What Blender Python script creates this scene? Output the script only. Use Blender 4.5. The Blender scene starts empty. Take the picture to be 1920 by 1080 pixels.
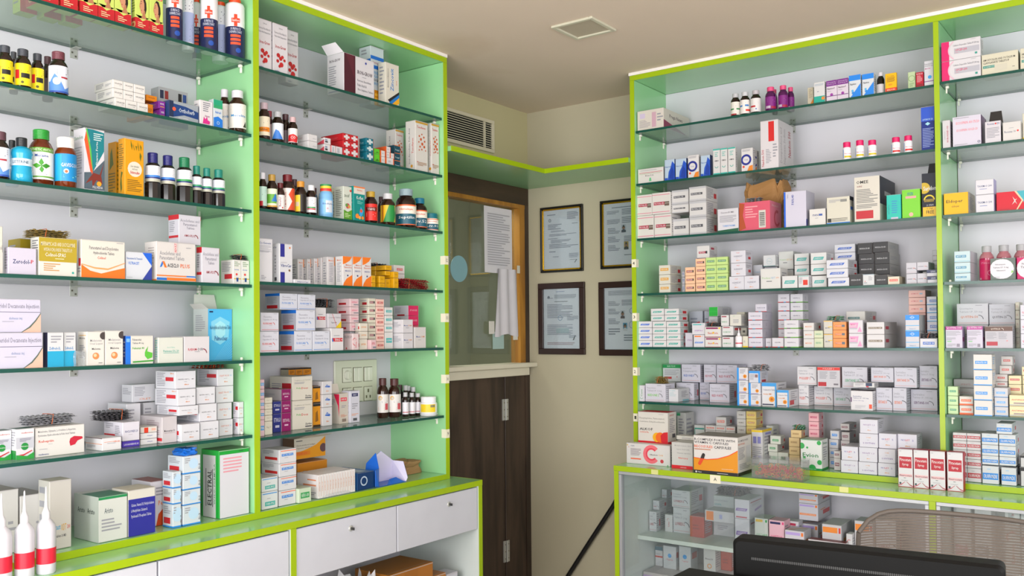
import bpy, bmesh, math, random
from mathutils import Vector, Matrix
random.seed(7)
SC = bpy.context.scene
COL = SC.collection
R = math.radians
# ------------------------------------------------------------------ camera
FOC, PCY = 1683.387, 590.77
CAMLOC = Vector((-4.3557, -3.0820, 1.5))
fwd = Vector((0.80513516, 0.59280428, 0.01845156)); rgt = Vector((0.59301218, -0.80514636, -0.00871149))
upv = rgt.cross(fwd).normalized(); rgt = fwd.cross(upv).normalized()
cd = bpy.data.cameras.new('camera'); cam = bpy.data.objects.new('camera', cd); COL.objects.link(cam)
cd.sensor_width = 36.0; cd.lens = FOC * 36.0 / 1920.0; cd.shift_y = (PCY - 540.0) / 1920.0
cd.clip_start = 0.05
cam.matrix_world = Matrix((( rgt.x, upv.x, -fwd.x, CAMLOC.x), (rgt.y, upv.y, -fwd.y, CAMLOC.y), (rgt.z, upv.z, -fwd.z, CAMLOC.z), (0, 0, 0, 1)))
SC.camera = cam
# ------------------------------------------------------------------ world light, lamp added for assumed front daylight, added side fill, exposure
wd = bpy.data.worlds.new('world'); SC.world = wd; wd.use_nodes = True
bg = wd.node_tree.nodes['Background']; bg.inputs[0].default_value = (0.93, 0.95, 1.0, 1); bg.inputs[1].default_value = 1.45
def area(name, loc, target, sx, sy, power, col):
    ld = bpy.data.lights.new(name, 'AREA'); ld.shape = 'RECTANGLE'; ld.size = sx; ld.size_y = sy; ld.energy = power; ld.color = col
    o = bpy.data.objects.new(name, ld); COL.objects.link(o); o.location = loc
    o.rotation_euler = (Vector(target) - Vector(loc)).to_track_quat('-Z', 'Y').to_euler(); return o
area('assumed_daylight_lamp', (-5.4, -5.6, 1.7), (-1.2, -1.2, 1.3), 3.4, 2.4, 195, (1.0, 0.985, 0.965))  # unseen lamp added for daylight assumed behind the camera; no shop front is built
area('side_fill_light', (-5.9, -1.9, 1.5), (0, -1.7, 1.0), 2.2, 2.0, 120, (1.0, 0.985, 0.97))  # unseen fill lamp added to brighten the end wall racks, not a window
SC.view_settings.view_transform = 'Standard'; SC.view_settings.look = 'None'
SC.view_settings.gamma = 1.0; SC.view_settings.use_curve_mapping = False
SC.view_settings.exposure = -0.05
# ------------------------------------------------------------------ materials
def lin(h):
    h = h.lstrip('#')
    if len(h) == 3: h = ''.join(x * 2 for x in h)
    v = [int(h[i:i + 2], 16) / 255 for i in (0, 2, 4)]
    return tuple((x / 12.92 if x <= 0.04045 else ((x + 0.055) / 1.055) ** 2.4) for x in v) + (1,)
MATS = {}
def M(hexc, rough=0.45, metal=0.0, var=0.05, scale=9.0, name=None, spec=0.5, coat=0.0):
    key = (hexc, rough, metal, var, scale, coat)
    if key in MATS: return MATS[key]
    m = bpy.data.materials.new(name or 'paint_' + hexc.strip('#')); m.use_nodes = True
    nt = m.node_tree; b = nt.nodes['Principled BSDF']
    b.inputs['Roughness'].default_value = rough; b.inputs['Metallic'].default_value = metal
    b.inputs['Specular IOR Level'].default_value = spec; b.inputs['Coat Weight'].default_value = coat
    c = lin(hexc)
    if var:
        tc = nt.nodes.new('ShaderNodeTexCoord'); nz = nt.nodes.new('ShaderNodeTexNoise'); nz.inputs['Scale'].default_value = scale
        nz.inputs['Detail'].default_value = 3
        cr = nt.nodes.new('ShaderNodeMix'); cr.data_type = 'RGBA'
        cr.inputs[6].default_value = tuple(x * (1 - var) for x in c[:3]) + (1,); cr.inputs[7].default_value = tuple(min(1, x * (1 + var)) for x in c[:3]) + (1,)
        nt.links.new(tc.outputs['Object'], nz.inputs['Vector']); nt.links.new(nz.outputs[0], cr.inputs[0]); nt.links.new(cr.outputs[2], b.inputs['Base Color'])
    else: b.inputs['Base Color'].default_value = c
    MATS[key] = m; return m
def clear(name, tint, rough=0.02, gloss=None, extra=0.0, extracol='#ffffff', ior=1.5):
    """thin clear sheet: what is behind shows through, with a fresnel reflection (and a little diffuse when extra > 0)"""
    m = bpy.data.materials.new(name); m.use_nodes = True; nt = m.node_tree; nt.nodes.clear()
    out = nt.nodes.new('ShaderNodeOutputMaterial'); tr = nt.nodes.new('ShaderNodeBsdfTransparent'); tr.inputs[0].default_value = tuple(tint) + (1,)
    gl = nt.nodes.new('ShaderNodeBsdfGlossy'); gl.inputs['Roughness'].default_value = rough
    fr = nt.nodes.new('ShaderNodeFresnel'); ge = nt.nodes.new('ShaderNodeNewGeometry'); mr = nt.nodes.new('ShaderNodeMapRange'); mr.inputs['To Min'].default_value = ior; mr.inputs['To Max'].default_value = 1 / ior
    nt.links.new(ge.outputs['Backfacing'], mr.inputs[0]); nt.links.new(mr.outputs[0], fr.inputs[0])
    mx = nt.nodes.new('ShaderNodeMixShader'); nt.links.new(fr.outputs[0], mx.inputs[0]); nt.links.new(tr.outputs[0], mx.inputs[1]); nt.links.new(gl.outputs[0], mx.inputs[2])
    last = mx
    if extra:
        df = nt.nodes.new('ShaderNodeBsdfDiffuse'); df.inputs[0].default_value = lin(extracol)
        m2 = nt.nodes.new('ShaderNodeMixShader'); m2.inputs[0].default_value = extra
        nt.links.new(mx.outputs[0], m2.inputs[1]); nt.links.new(df.outputs[0], m2.inputs[2]); last = m2
    nt.links.new(last.outputs[0], out.inputs[0]); return m
GLASS = clear('shelf_glass', (0.89, 0.95, 0.92), 0.02, extra=0.10, extracol='#a3b8ae')
PANE = clear('window_pane_glass', (0.86, 0.90, 0.88), 0.01)
CASEGLASS = clear('showcase_glass', (0.93, 0.95, 0.95), 0.01, extra=0.05, extracol='#b8c4c6')
PLASTIC = clear('clear_plastic', (0.93, 0.935, 0.94), 0.12, extra=0.05, extracol='#dfe3e6')
FILM = clear('plastic_film', (0.93, 0.94, 0.95), 0.08, extra=0.10, extracol='#e8ecee')
GEDGE = M('#06473c', 0.25, var=0.1, name='glass_edge_green')
LIME = M('#99b405', 0.34, var=0.05, scale=4, name='lime_edge_band')
MINT = M('#93cd96', 0.22, var=0.04, scale=3, name='mint_laminate', coat=0.3)
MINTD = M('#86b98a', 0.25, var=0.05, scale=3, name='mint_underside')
BACK = M('#cfccd5', 0.35, var=0.03, scale=2, name='white_back_panel')
STEEL = M('#b9bab6', 0.4, 0.35, name='steel')
ALU = M('#b4b7bc', 0.35, 0.5, name='brushed_aluminium')
WHITEP = M('#e6e4d8', 0.4, name='white_plastic')
# ------------------------------------------------------------------ mesh helpers
class MB:
    def __init__(s): s.v = []; s.f = []; s.mi = []; s.m = []; s.sm = []
    def mid(s, m):
        if m not in s.m: s.m.append(m)
        return s.m.index(m)
    def face(s, pts, m, smooth=False):
        n = len(s.v); s.v += [tuple(p) for p in pts]; s.f.append(tuple(range(n, n + len(pts)))); s.mi.append(s.mid(m)); s.sm.append(smooth)
    def add(s, pts, faces, m, smooth=False):
        n = len(s.v); s.v += [tuple(p) for p in pts]; k = s.mid(m)
        for f in faces: s.f.append(tuple(i + n for i in f)); s.mi.append(k); s.sm.append(smooth)
    def box(s, lo, hi, m, c=0.0, rot=None, top=True):
        """box with chamfered edges; rot=(Matrix) applied about the origin of the box coordinates"""
        x0, y0, z0 = lo; x1, y1, z1 = hi
        c = min(c, (x1 - x0) * .3, (y1 - y0) * .3, (z1 - z0) * .3)
        P = []; idx = {}
        if c <= 0:
            P = [(x, y, z) for x in (x0, x1) for y in (y0, y1) for z in (z0, z1)]
            F = [(0, 1, 3, 2), (4, 6, 7, 5), (0, 4, 5, 1), (2, 3, 7, 6), (0, 2, 6, 4), (1, 5, 7, 3)]
            if not top: F = F[:-1]
        else:
            for i in (0, 1):
                for j in (0, 1):
                    for k in (0, 1):
                        X = (x0, x1)[i]; Y = (y0, y1)[j]; Z = (z0, z1)[k]; sx = (1, -1)[i] * c; sy = (1, -1)[j] * c; sz = (1, -1)[k] * c
                        idx[(i, j, k)] = len(P); P += [(X, Y + sy, Z + sz), (X + sx, Y, Z + sz), (X + sx, Y + sy, Z)]
            g = lambda i, j, k, a: idx[(i, j, k)] + a
            F = []
            F += [(g(0,0,0,0), g(0,0,1,0), g(0,1,1,0), g(0,1,0,0)), (g(1,0,0,0), g(1,1,0,0), g(1,1,1,0), g(1,0,1,0))]
            F += [(g(0,0,0,1), g(1,0,0,1), g(1,0,1,1), g(0,0,1,1)), (g(0,1,0,1), g(0,1,1,1), g(1,1,1,1), g(1,1,0,1))]
            F += [(g(0,0,0,2), g(0,1,0,2), g(1,1,0,2), g(1,0,0,2)), (g(0,0,1,2), g(1,0,1,2), g(1,1,1,2), g(0,1,1,2))]
            for j in (0, 1):
                for k in (0, 1): F.append((g(0,j,k,1), g(1,j,k,1), g(1,j,k,2), g(0,j,k,2)))
            for i in (0, 1):
                for k in (0, 1): F.append((g(i,0,k,0), g(i,1,k,0), g(i,1,k,2), g(i,0,k,2)))
                for j in (0, 1): F.append((g(i,j,0,0), g(i,j,1,0), g(i,j,1,1), g(i,j,0,1)))
            for i in (0, 1):
                for j in (0, 1):
                    for k in (0, 1): F.append((g(i,j,k,0), g(i,j,k,1), g(i,j,k,2)))
        if rot is not None: P = [tuple(rot @ Vector(p)) for p in P]
        s.add(P, F, m)
    def lathe(s, prof, m, n=20, org=(0, 0, 0), smooth=True, facets=None, captop=True, capbot=True, axis=None):
        ox, oy, oz = org; P = []; k = facets or n
        for (r_, z) in prof:
            for i in range(k):
                a = 2 * math.pi * i / k + (math.pi / k if facets else 0); P.append((ox + r_ * math.cos(a), oy + r_ * math.sin(a), oz + z))
        F = [(j * k + i, j * k + (i + 1) % k, (j + 1) * k + (i + 1) % k, (j + 1) * k + i) for j in range(len(prof) - 1) for i in range(k)]
        if axis is not None: P = [tuple(axis @ Vector(p)) for p in P]
        s.add(P, F, m, smooth and not facets)
        if captop: s.add([P[(len(prof) - 1) * k + i] for i in range(k)], [tuple(range(k))], m)
        if capbot: s.add([P[i] for i in range(k)], [tuple(range(k))[::-1]], m)
    def tube(s, pts, r_, m, n=8):
        pts = [Vector(p) for p in pts]; P = []
        for i, p in enumerate(pts):
            d = (pts[min(i + 1, len(pts) - 1)] - pts[max(i - 1, 0)]).normalized()
            a = d.cross(Vector((0, 0, 1)));  a = a if a.length > .05 else d.cross(Vector((1, 0, 0))); a.normalize(); b = d.cross(a)
            for k in range(n):
                t_ = 2 * math.pi * k / n; P.append(tuple(p + a * (r_ * math.cos(t_)) + b * (r_ * math.sin(t_))))
        F = [(j * n + i, j * n + (i + 1) % n, (j + 1) * n + (i + 1) % n, (j + 1) * n + i) for j in range(len(pts) - 1) for i in range(n)]
        s.add(P, F, m, True); s.add(P[:n], [tuple(range(n))[::-1]], m); s.add(P[-n:], [tuple(range(n))], m)
    def mesh(s, name):
        me = bpy.data.meshes.new(name); me.from_pydata(s.v, [], s.f)
        for m in s.m: me.materials.append(m)
        me.polygons.foreach_set('material_index', s.mi); me.polygons.foreach_set('use_smooth', s.sm); me.update(); return me
    def build(s, name, parent=None, loc=None):
        o = bpy.data.objects.new(name, s.mesh(name)); COL.objects.link(o)
        if parent is not None: o.parent = parent
        if loc is not None: o.location = loc
        return o
def empty(name, loc, rz=0.0):
    o = bpy.data.objects.new(name, None); COL.objects.link(o); o.location = loc; o.rotation_euler = (0, 0, rz); o.empty_display_size = .03; return o
def tag(o, label=None, cat=None, group=None, kind=None):
    if label: o['label'] = label
    if cat: o['category'] = cat
    if group: o['group'] = group
    if kind: o['kind'] = kind
    return o
# ------------------------------------------------------------------ print on faces
def dim(hx):
    if len(hx) == 4: hx = '#' + ''.join(x * 2 for x in hx[1:])
    v = [int(hx[i:i + 2], 16) for i in (1, 3, 5)]
    k_ = .875 if min(v) > 195 else .95
    return '#%02x%02x%02x' % tuple(int(x * k_) for x in v)
TXT = {}
def textmesh(s_):
    if s_ in TXT: return TXT[s_]
    cu = bpy.data.curves.new('t', 'FONT'); cu.body = s_; cu.resolution_u = 1; cu.offset = 0.012
    o = bpy.data.objects.new('t', cu); COL.objects.link(o)
    dg = bpy.context.evaluated_depsgraph_get(); dg.update(); me = o.evaluated_get(dg).to_mesh()
    V = [(v.co.x, v.co.y) for v in me.vertices]; F = [tuple(p_.vertices) for p_ in me.polygons]
    bpy.data.objects.remove(o); bpy.data.curves.remove(cu)
    if not V: V = [(0, 0)]; F = []
    x0 = min(v[0] for v in V); x1 = max(v[0] for v in V); y0 = min(v[1] for v in V); y1 = max(v[1] for v in V)
    V = [((x - x0) / max(x1 - x0, 1e-6), (y - y0) / max(y1 - y0, 1e-6)) for x, y in V]
    TXT[s_] = (V, F); return TXT[s_]
def r(a, b, c_, d, col): return ('r', a, b, c_, d, col)
def t(s_, a, b, c_, d, col='#2c2c34'): return ('t', s_, a, b, c_, d, col)
def tv(s_, a, b, c_, d, col='#2c2c34'): return ('v', s_, a, b, c_, d, col)
def l(a, b, c_, d, n, col='#9a9aa4'): return ('l', a, b, c_, d, n, col)
def p(pts, col): return ('p', pts, col)
def c(u, v, rad, col): return ('c', u, v, rad, col)
def o(u, v, r1, r2, col, a0=0, a1=360): return ('o', u, v, r1, r2, col, a0, a1)
def clipx(P, x0, keep):
    out = []
    for i in range(len(P)):
        a, b = P[i - 1], P[i]; ia = (a[0] - x0) * keep >= 0; ib = (b[0] - x0) * keep >= 0
        if ia != ib: k = (x0 - a[0]) / (b[0] - a[0]); out.append((x0, a[1] + (b[1] - a[1]) * k))
        if ib: out.append(b)
    return out
def bent(mb, P, fmap, e, mt, n=18):
    for i in range(-2, n + 2):
        Q = clipx(clipx(P, i / n, 1), (i + 1) / n, -1)
        if len(Q) >= 3: mb.face([fmap(x, y, e) for x, y in Q], mt)
def paint(mb, prims, fmap, W, H, k0=0, sub=1):
    """prims in 0..1 face coordinates; fmap(u, v, lift) -> point; each print lies a hair above the one before"""
    K = lambda x: min(1.0, max(0.0, x))
    if sub == 1:
        fm0 = fmap; fmap = lambda u, v, e: fm0(K(u), K(v), e)
    for n, q in enumerate(prims):
        e = 0.00018 * (n + 1 + k0); kd = q[0]
        mt = M(dim(q[-1] if kd != 'o' else q[5]), 0.4, var=0)
        if kd == 'r':
            _, a, b, c_, d, _c = q
            for i in range(sub):
                u0 = a + (c_ - a) * i / sub; u1 = a + (c_ - a) * (i + 1) / sub
                mb.face([fmap(u0, b, e), fmap(u1, b, e), fmap(u1, d, e), fmap(u0, d, e)], mt)
        elif kd in 'tv':
            _, s_, a, b, c_, d, _c = q; V, F = textmesh(s_)
            if kd == 't': P = [fmap(a + (c_ - a) * x, b + (d - b) * y, e) for x, y in V]
            else: P = [fmap(c_ - (c_ - a) * y, b + (d - b) * x, e) for x, y in V]
            mb.add(P, F, mt)
        elif kd == 'l':
            _, a, b, c_, d, k, _c = q; rr = random.Random(k * 13 + int(a * 100)); hh = (d - b) / k
            for i in range(k):
                y1 = d - i * hh; e1 = a + (c_ - a) * (1 if i < k - 1 and rr.random() < .6 else rr.uniform(.55, .95)); x = a
                mb.face([fmap(x, y1 - hh * .45, e), fmap(e1, y1 - hh * .45, e), fmap(e1, y1, e), fmap(x, y1, e)], mt)
        elif kd == 'p' and sub > 1: bent(mb, q[1], fmap, e, mt)
        elif kd == 'c' and sub > 1: bent(mb, [(q[1] + q[3] * H / W * math.cos(i * math.pi / 8), q[2] + q[3] * math.sin(i * math.pi / 8)) for i in range(16)], fmap, e, mt)
        elif kd == 'p': mb.face([fmap(x, y, e) for x, y in q[1]], mt)
        elif kd == 'c':
            _, u, v, rad, _c = q; mb.face([fmap(u + rad * H / W * math.cos(i * math.pi / 8), v + rad * math.sin(i * math.pi / 8), e) for i in range(16)], mt)
        elif kd == 'o':
            _, u, v, r1, r2, _c, a0, a1 = q; N = 18
            for i in range(N):
                t0 = R(a0 + (a1 - a0) * i / N); t1 = R(a0 + (a1 - a0) * (i + 1) / N); k = H / W
                mb.face([fmap(u + r1 * k * math.cos(t0), v + r1 * math.sin(t0), e), fmap(u + r2 * k * math.cos(t0), v + r2 * math.sin(t0), e), fmap(u + r2 * k * math.cos(t1), v + r2 * math.sin(t1), e), fmap(u + r1 * k * math.cos(t1), v + r1 * math.sin(t1), e)], mt)
# ------------------------------------------------------------------ the room (corner at the origin; side wall y = 0, end wall x = 0)
def struct(name, mb, loc=None): return tag(mb.build(name, None, loc), kind='structure')
def plaster(name, hexc, stain, amt=0.5, scale=1.6):
    m = M(hexc, 0.8, var=0.04, scale=2.2, name=name, spec=0.2).copy(); m.name = name; nt = m.node_tree; b = nt.nodes['Principled BSDF']
    prev = b.inputs['Base Color'].links[0].from_socket
    tc = nt.nodes.new('ShaderNodeTexCoord'); nz = nt.nodes.new('ShaderNodeTexNoise'); nz.inputs['Scale'].default_value = scale; nz.inputs['Detail'].default_value = 8
    rp = nt.nodes.new('ShaderNodeValToRGB'); rp.color_ramp.elements[0].position = .63; rp.color_ramp.elements[0].color = (0, 0, 0, 1); rp.color_ramp.elements[1].position = .8; rp.color_ramp.elements[1].color = (amt, amt, amt, 1)
    mx = nt.nodes.new('ShaderNodeMix'); mx.data_type = 'RGBA'; mx.inputs[7].default_value = lin(stain)
    nt.links.new(tc.outputs['Object'], nz.inputs['Vector']); nt.links.new(nz.outputs[0], rp.inputs[0]); nt.links.new(rp.outputs[0], mx.inputs[0]); nt.links.new(prev, mx.inputs[6]); nt.links.new(mx.outputs[2], b.inputs['Base Color'])
    nz2 = nt.nodes.new('ShaderNodeTexNoise'); nz2.inputs['Scale'].default_value = 60; bp = nt.nodes.new('ShaderNodeBump'); bp.inputs['Strength'].default_value = .06
    nt.links.new(tc.outputs['Object'], nz2.inputs['Vector']); nt.links.new(nz2.outputs[0], bp.inputs['Height']); nt.links.new(bp.outputs[0], b.inputs['Normal'])
    return m
CEILM = plaster('ceiling_paint', '#dccbbb', '#a98a63', .35, 1.1)
WALLC = plaster('cream_wall_paint', '#bbb48e', '#9c9168', .35)
WALLG = plaster('greyed_cream_wall_paint', '#b3ac95', '#968b6e', .35)
def wood(name, c1, c2, rough=.5, sc=(1.0, 22.0, 22.0)):
    m = bpy.data.materials.new(name); m.use_nodes = True; nt = m.node_tree; b = nt.nodes['Principled BSDF']; b.inputs['Roughness'].default_value = rough
    tc = nt.nodes.new('ShaderNodeTexCoord'); mp = nt.nodes.new('ShaderNodeMapping'); mp.inputs['Scale'].default_value = sc
    nz = nt.nodes.new('ShaderNodeTexNoise'); nz.inputs['Scale'].default_value = 1.4; nz.inputs['Detail'].default_value = 6; nz.inputs['Distortion'].default_value = .7
    rp = nt.nodes.new('ShaderNodeValToRGB'); rp.color_ramp.elements[0].position = .35; rp.color_ramp.elements[0].color = lin(c1); rp.color_ramp.elements[1].position = .65; rp.color_ramp.elements[1].color = lin(c2)
    nt.links.new(tc.outputs['Object'], mp.inputs[0]); nt.links.new(mp.outputs[0], nz.inputs['Vector']); nt.links.new(nz.outputs[0], rp.inputs[0]); nt.links.new(rp.outputs[0], b.inputs['Base Color']); return m
DARKW = wood('dark_wood_laminate', '#2a1f1a', '#4a3a30', .5, (9, 9, 1.1))
ORW = wood('varnished_wood', '#8a5a1c', '#b07a2c', .4, (10, 10, 1.5))
DARKH = wood('dark_wood_laminate_horizontal', '#33261c', '#4a382a', .5, (1.2, 9, 9))
H = 2.8
mb = MB(); mb.box((-6.6, -6.6, -.06), (0, 0, 0), M('#d6d0c6', .35, name='floor_tile', scale=2)); struct('floor', mb)
mb = MB(); mb.box((-6.6, -6.6, H), (.1, .1, H + .08), CEILM); struct('ceiling', mb)
mb = MB(); mb.box((0, -6.6, 0), (.12, 0, H), WALLG); struct('wall_right', mb)
# side wall with the glazed hatch opening (x -0.80..-0.085, z 1.29..2.245)
mb = MB(); mb.box((-6.6, 0, 0), (-.95, .12, H), WALLC); mb.box((-.95, 0, 2.347), (.12, .12, H), WALLC); struct('wall_left', mb)
# ledge round the corner, mint underside, lime edge
LZ, LD = 2.346, .386
def lshape(z0, z1, d, x1, y1, m): # L plan: arms along both walls
    b_ = MB(); P = [(0, 0), (0, -y1), (-d, -y1), (-d, -d), (-x1, -d), (-x1, 0)]
    b_.face([(x, y, z1) for x, y in P][::-1], m); b_.face([(x, y, z0) for x, y in P], m)
    for i in range(6):
        a, q = P[i], P[(i + 1) % 6]; b_.face([(a[0], a[1], z0), (a[0], a[1], z1), (q[0], q[1], z1), (q[0], q[1], z0)], m)
    return b_
led = empty('corner_ledge', (0, 0, LZ)); tag(led, 'mint green corner ledge with a lime edge, above the hatch and framed papers', 'ledge')
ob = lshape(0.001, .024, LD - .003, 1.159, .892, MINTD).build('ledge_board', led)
mb = MB(); mb.box((-1.159, -LD, 0), (-LD + .003, -LD + .003, .025), LIME); mb.box((-LD, -.892, 0), (-LD + .003, -LD + .003, .025), LIME); mb.build('edge_band', led)
# ---- hatch / door assembly in the side wall
dr = tag(empty('door_1', (0, 0, 0)), kind='structure')
mb = MB(); mb.box((-.95, -.004, 2.245), (-.002, .10, 2.346), DARKH); mb.box((-.045, -.004, 0), (-.002, .10, 2.245), DARKW); mb.build('door_frame', dr)
mb = MB(); mb.box((-.95, -.008, 2.222), (-.045, .06, 2.245), ORW); mb.box((-.098, -.008, 1.31), (-.048, .06, 2.222), ORW); mb.build('door_frame_beading', dr)
mb = MB(); mb.box((-.95, .004, .01), (-.246, .05, 1.245), DARKW, .002); mb.build('door_panel', dr)
mb = MB(); mb.box((-.243, .0, .01), (-.046, .05, 1.262), DARKW, .002); mb.build('door_post', dr)
for hz in (1.055, .25):
    mb = MB(); mb.box((-.268, -.003, hz - .06), (-.25, .004, hz + .06), STEEL); mb.box((-.238, -.006, hz - .06), (-.22, 0, hz + .06), STEEL)
    mb.tube([(-.244, -.006, hz - .06), (-.244, -.006, hz + .06)], .005, STEEL)
    for dz in (-.04, 0, .04):
        for hx in (-.259, -.229): mb.lathe([(.003, 0), (.003, .001)], M('#6c5a40', .4), 8, axis=Matrix.Translation((hx, -.0062, hz + dz)) @ Matrix.Rotation(R(90), 4, 'X'))
    mb.build('hinge', dr)
sl = tag(empty('trim_1', (0, 0, 0)), kind='structure')
CREAMW = M('#d8d2c0', .45, var=.06, name='cream_sill')
mb = MB(); mb.box((-.95, -.062, 1.292), (.0 - .002, .07, 1.318), CREAMW, .004); mb.box((-.95, -.035, 1.245), (-.046, .07, 1.291), CREAMW, .003); mb.build('hatch_sill', sl)
# glass with the things stuck to it
wn = tag(empty('window_1', (0, 0, 0)), kind='structure')
mb = MB(); mb.box((-.95, .030, 1.319), (-.10, .035, 2.221), PANE); mb.build('window_glass', wn)
mb = MB(); mb.box((-.95, .022, 1.319), (-.702, .045, 2.221), M('#9a9183', .6)); mb.build('window_mullion', wn)
def thing(mb_, name, loc, label, cat, group=None, parent=None, rz=0):
    q = mb_.build(name, parent, loc); q.rotation_euler = (0, 0, rz); return tag(q, label, cat, group)
# room beyond the glass
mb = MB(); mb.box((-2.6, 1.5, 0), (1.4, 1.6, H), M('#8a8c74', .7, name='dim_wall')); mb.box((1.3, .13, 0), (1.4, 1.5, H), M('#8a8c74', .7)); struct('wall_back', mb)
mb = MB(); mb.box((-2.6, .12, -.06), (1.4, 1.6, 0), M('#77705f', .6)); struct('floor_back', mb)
mb = MB(); mb.box((-2.6, .12, H), (1.4, 1.6, H + .08), CEILM); struct('ceiling_back', mb)
bd = tag(empty('door_2', (.34, 1.49, 0)), kind='structure')
DOORM = M('#8d917f', .5, name='panelled_door_paint')
mb = MB(); mb.box((-.5, -.03, .01), (.5, 0, 2.35), DOORM, .003)
for (x0, x1) in ((-.42, -.05), (.05, .42)):
    for (z0, z1) in ((.2, .95), (1.12, 1.72), (1.86, 2.25)):
        for k_ in range(2):
            g_ = .035 * k_; mb.box((x0 + g_, -.034 - .008 * k_, z0 + g_), (x1 - g_, -.029, z1 - g_), M('#858a78' if k_ == 0 else '#959a88', .5), .004)
mb.build('door_leaf', bd)
ld_ = bpy.data.lights.new('back_room_fill', 'AREA'); ld_.size = .6; ld_.energy = 28; ld_.color = (1.0, .97, .88); lo_ = bpy.data.objects.new('back_room_fill', ld_); COL.objects.link(lo_); lo_.location = (-.9, .75, 2.75)  # unseen fill lamp added to lift the dark room behind the glass
# papers on the glass
def paper_sheet(w, h, m, curl=.01, nx=6, nz=10, seed=0):
    rr = random.Random(seed); b_ = MB(); P = []
    for j in range(nz + 1):
        for i in range(nx + 1): P.append((w * i / nx, -curl * (math.sin(i * 1.9 + seed) * .35 + .35) * (1 - j / nz), h * j / nz))
    n_ = len(P); P += [(x, y - .0006, z) for x, y, z in P]
    F = []
    for j in range(nz):
        for i in range(nx):
            a = j * (nx + 1) + i; F += [(a, a + nx + 1, a + nx + 2, a + 1), (n_ + a, n_ + a + 1, n_ + a + nx + 2, n_ + a + nx + 1)]
    b_.add(P, F, m, True); return b_
PAPER = M('#d9d6dc', .7, var=.02, name='paper')
b_ = paper_sheet(.262, .375, PAPER, .004, seed=1); 
paint(b_, [l(.1, .1, .9, .9, 22, '#c6c4cc')], lambda u, v, e: (.262 * u, -.005 - e, .375 * v), .262, .375)
thing(b_, 'notice_paper', (-.398, .022, 1.835), 'large white notice sheet taped to the hatch glass', 'paper')
# hanging cloth
b_ = MB(); P = []; nx, nz = 16, 14
for j in range(nz + 1):
    v = j / nz
    for i in range(nx + 1):
        u = i / nx; x = -.325 + (.215 - .03 * v) * u + .03 * v; z = 1.475 + .385 * v - (.012 * math.cos(u * 6) if j == 0 else 0) + (.03 * (u - .5) ** 2 if j == 0 else 0)
        P.append((x, .008 - .006 * math.sin(u * 15 + v * 2), z))
n_ = len(P); P += [(x, y - .004, z) for x, y, z in P]
F = []
for j in range(nz):
    for i in range(nx):
        a = j * (nx + 1) + i; F += [(a, a + nx + 1, a + nx + 2, a + 1), (n_ + a, n_ + a + 1, n_ + a + nx + 2, n_ + a + nx + 1)]
b_.add(P, F, M('#cfcbd2', .8, name='white_cloth'), True)
cl = thing(b_, 'hanging_cloth', (0, 0, 0), 'white cloth hanging over the hatch glass below the notice sheet', 'cloth')
b_ = MB(); b_.box((-.372, .010, 1.488), (-.325, .0125, 1.56), M('#d6d2cc', .7), rot=None); thing(b_, 'paper_scrap', (0, 0, 0), 'small curled white paper scrap beside the hanging cloth', 'paper')
b_ = MB(); b_.box((-.322, .024, 1.402), (-.218, .0255, 1.50), M('#a3bdb9', .7)); thing(b_, 'paper_note', (0, 0, 0), 'pale blue paper note stuck under the hanging cloth', 'paper')
b_ = MB(); b_.box((-.16, .0, 1.452), (-.115, .0012, 1.475), M('#d8d4cc', .7)); thing(b_, 'paper_scrap', (0, 0, 0), 'tiny white paper strip under the hanging cloth by the wooden beading', 'paper')
b_ = MB(); b_.box((-.128, -.012, 1.84), (-.104, -.0085, 1.885), M('#cfcabb', .6)); thing(b_, 'tape_strip', (0, 0, 0), 'pale tape strip stuck on the wooden beading beside the notice sheet', 'tape')
b_ = MB(); b_.lathe([(.072, 0), (.072, .0012)], M('#7fa9b3', .35, name='pale_blue_sticker'), 32, axis=Matrix.Translation((-.612, .0285, 1.843)) @ Matrix.Rotation(R(90), 4, 'X')); thing(b_, 'round_sticker', (0, 0, 0), 'round pale blue sticker on the hatch glass', 'sticker')
# ---- louvred vent high in the side wall
vt = empty('air_vent', (-.60, 0, 2.60)); tag(vt, 'cream louvred air vent high on the wall above the ledge', 'vent')
VF = M('#cfc8b0', .5, name='cream_vent')
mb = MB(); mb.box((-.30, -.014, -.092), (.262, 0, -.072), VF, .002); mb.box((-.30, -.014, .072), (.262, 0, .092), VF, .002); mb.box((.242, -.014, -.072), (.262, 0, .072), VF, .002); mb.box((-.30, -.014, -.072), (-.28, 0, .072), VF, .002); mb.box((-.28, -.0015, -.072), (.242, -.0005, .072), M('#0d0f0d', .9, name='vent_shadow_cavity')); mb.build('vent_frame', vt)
mb = MB(); mb.box((.17, -.014, -.072), (.178, -.002, .072), VF); mb.build('vent_bar', vt)
for k_ in range(11):
    z = -.063 + .126 * k_ / 10; mb = MB(); mb.box((-.28, -.003, -.0017), (.242, .003, .0017), VF, rot=None)
    q = mb.build('vent_slat', vt, (0, -.008, z)); q.rotation_euler = (R(14), 0, 0)
# plaster patch and rail beside the vent
# ---- recessed square ceiling fitting
cf = empty('ceiling_light', (-1.09, -1.073, H)); tag(cf, 'square recessed ceiling fitting, unlit, with a raised cream rim', 'light')
mb = MB(); CF = M('#c9c6b2', .45, name='ceiling_fitting_rim')
for s_ in (-1, 1):
    mb.box((-.102, s_ * .093 - .009, -.010), (.102, s_ * .093 + .009, 0), CF, .002); mb.box((s_ * .093 - .009, -.084, -.010), (s_ * .093 + .009, .084, 0), CF, .002)
mb.build('rim', cf)
mb = MB(); mb.box((-.084, -.084, -.004), (.084, .084, 0), M('#b5aa98', .5, name='dull_diffuser')); mb.build('diffuser', cf)
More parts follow.
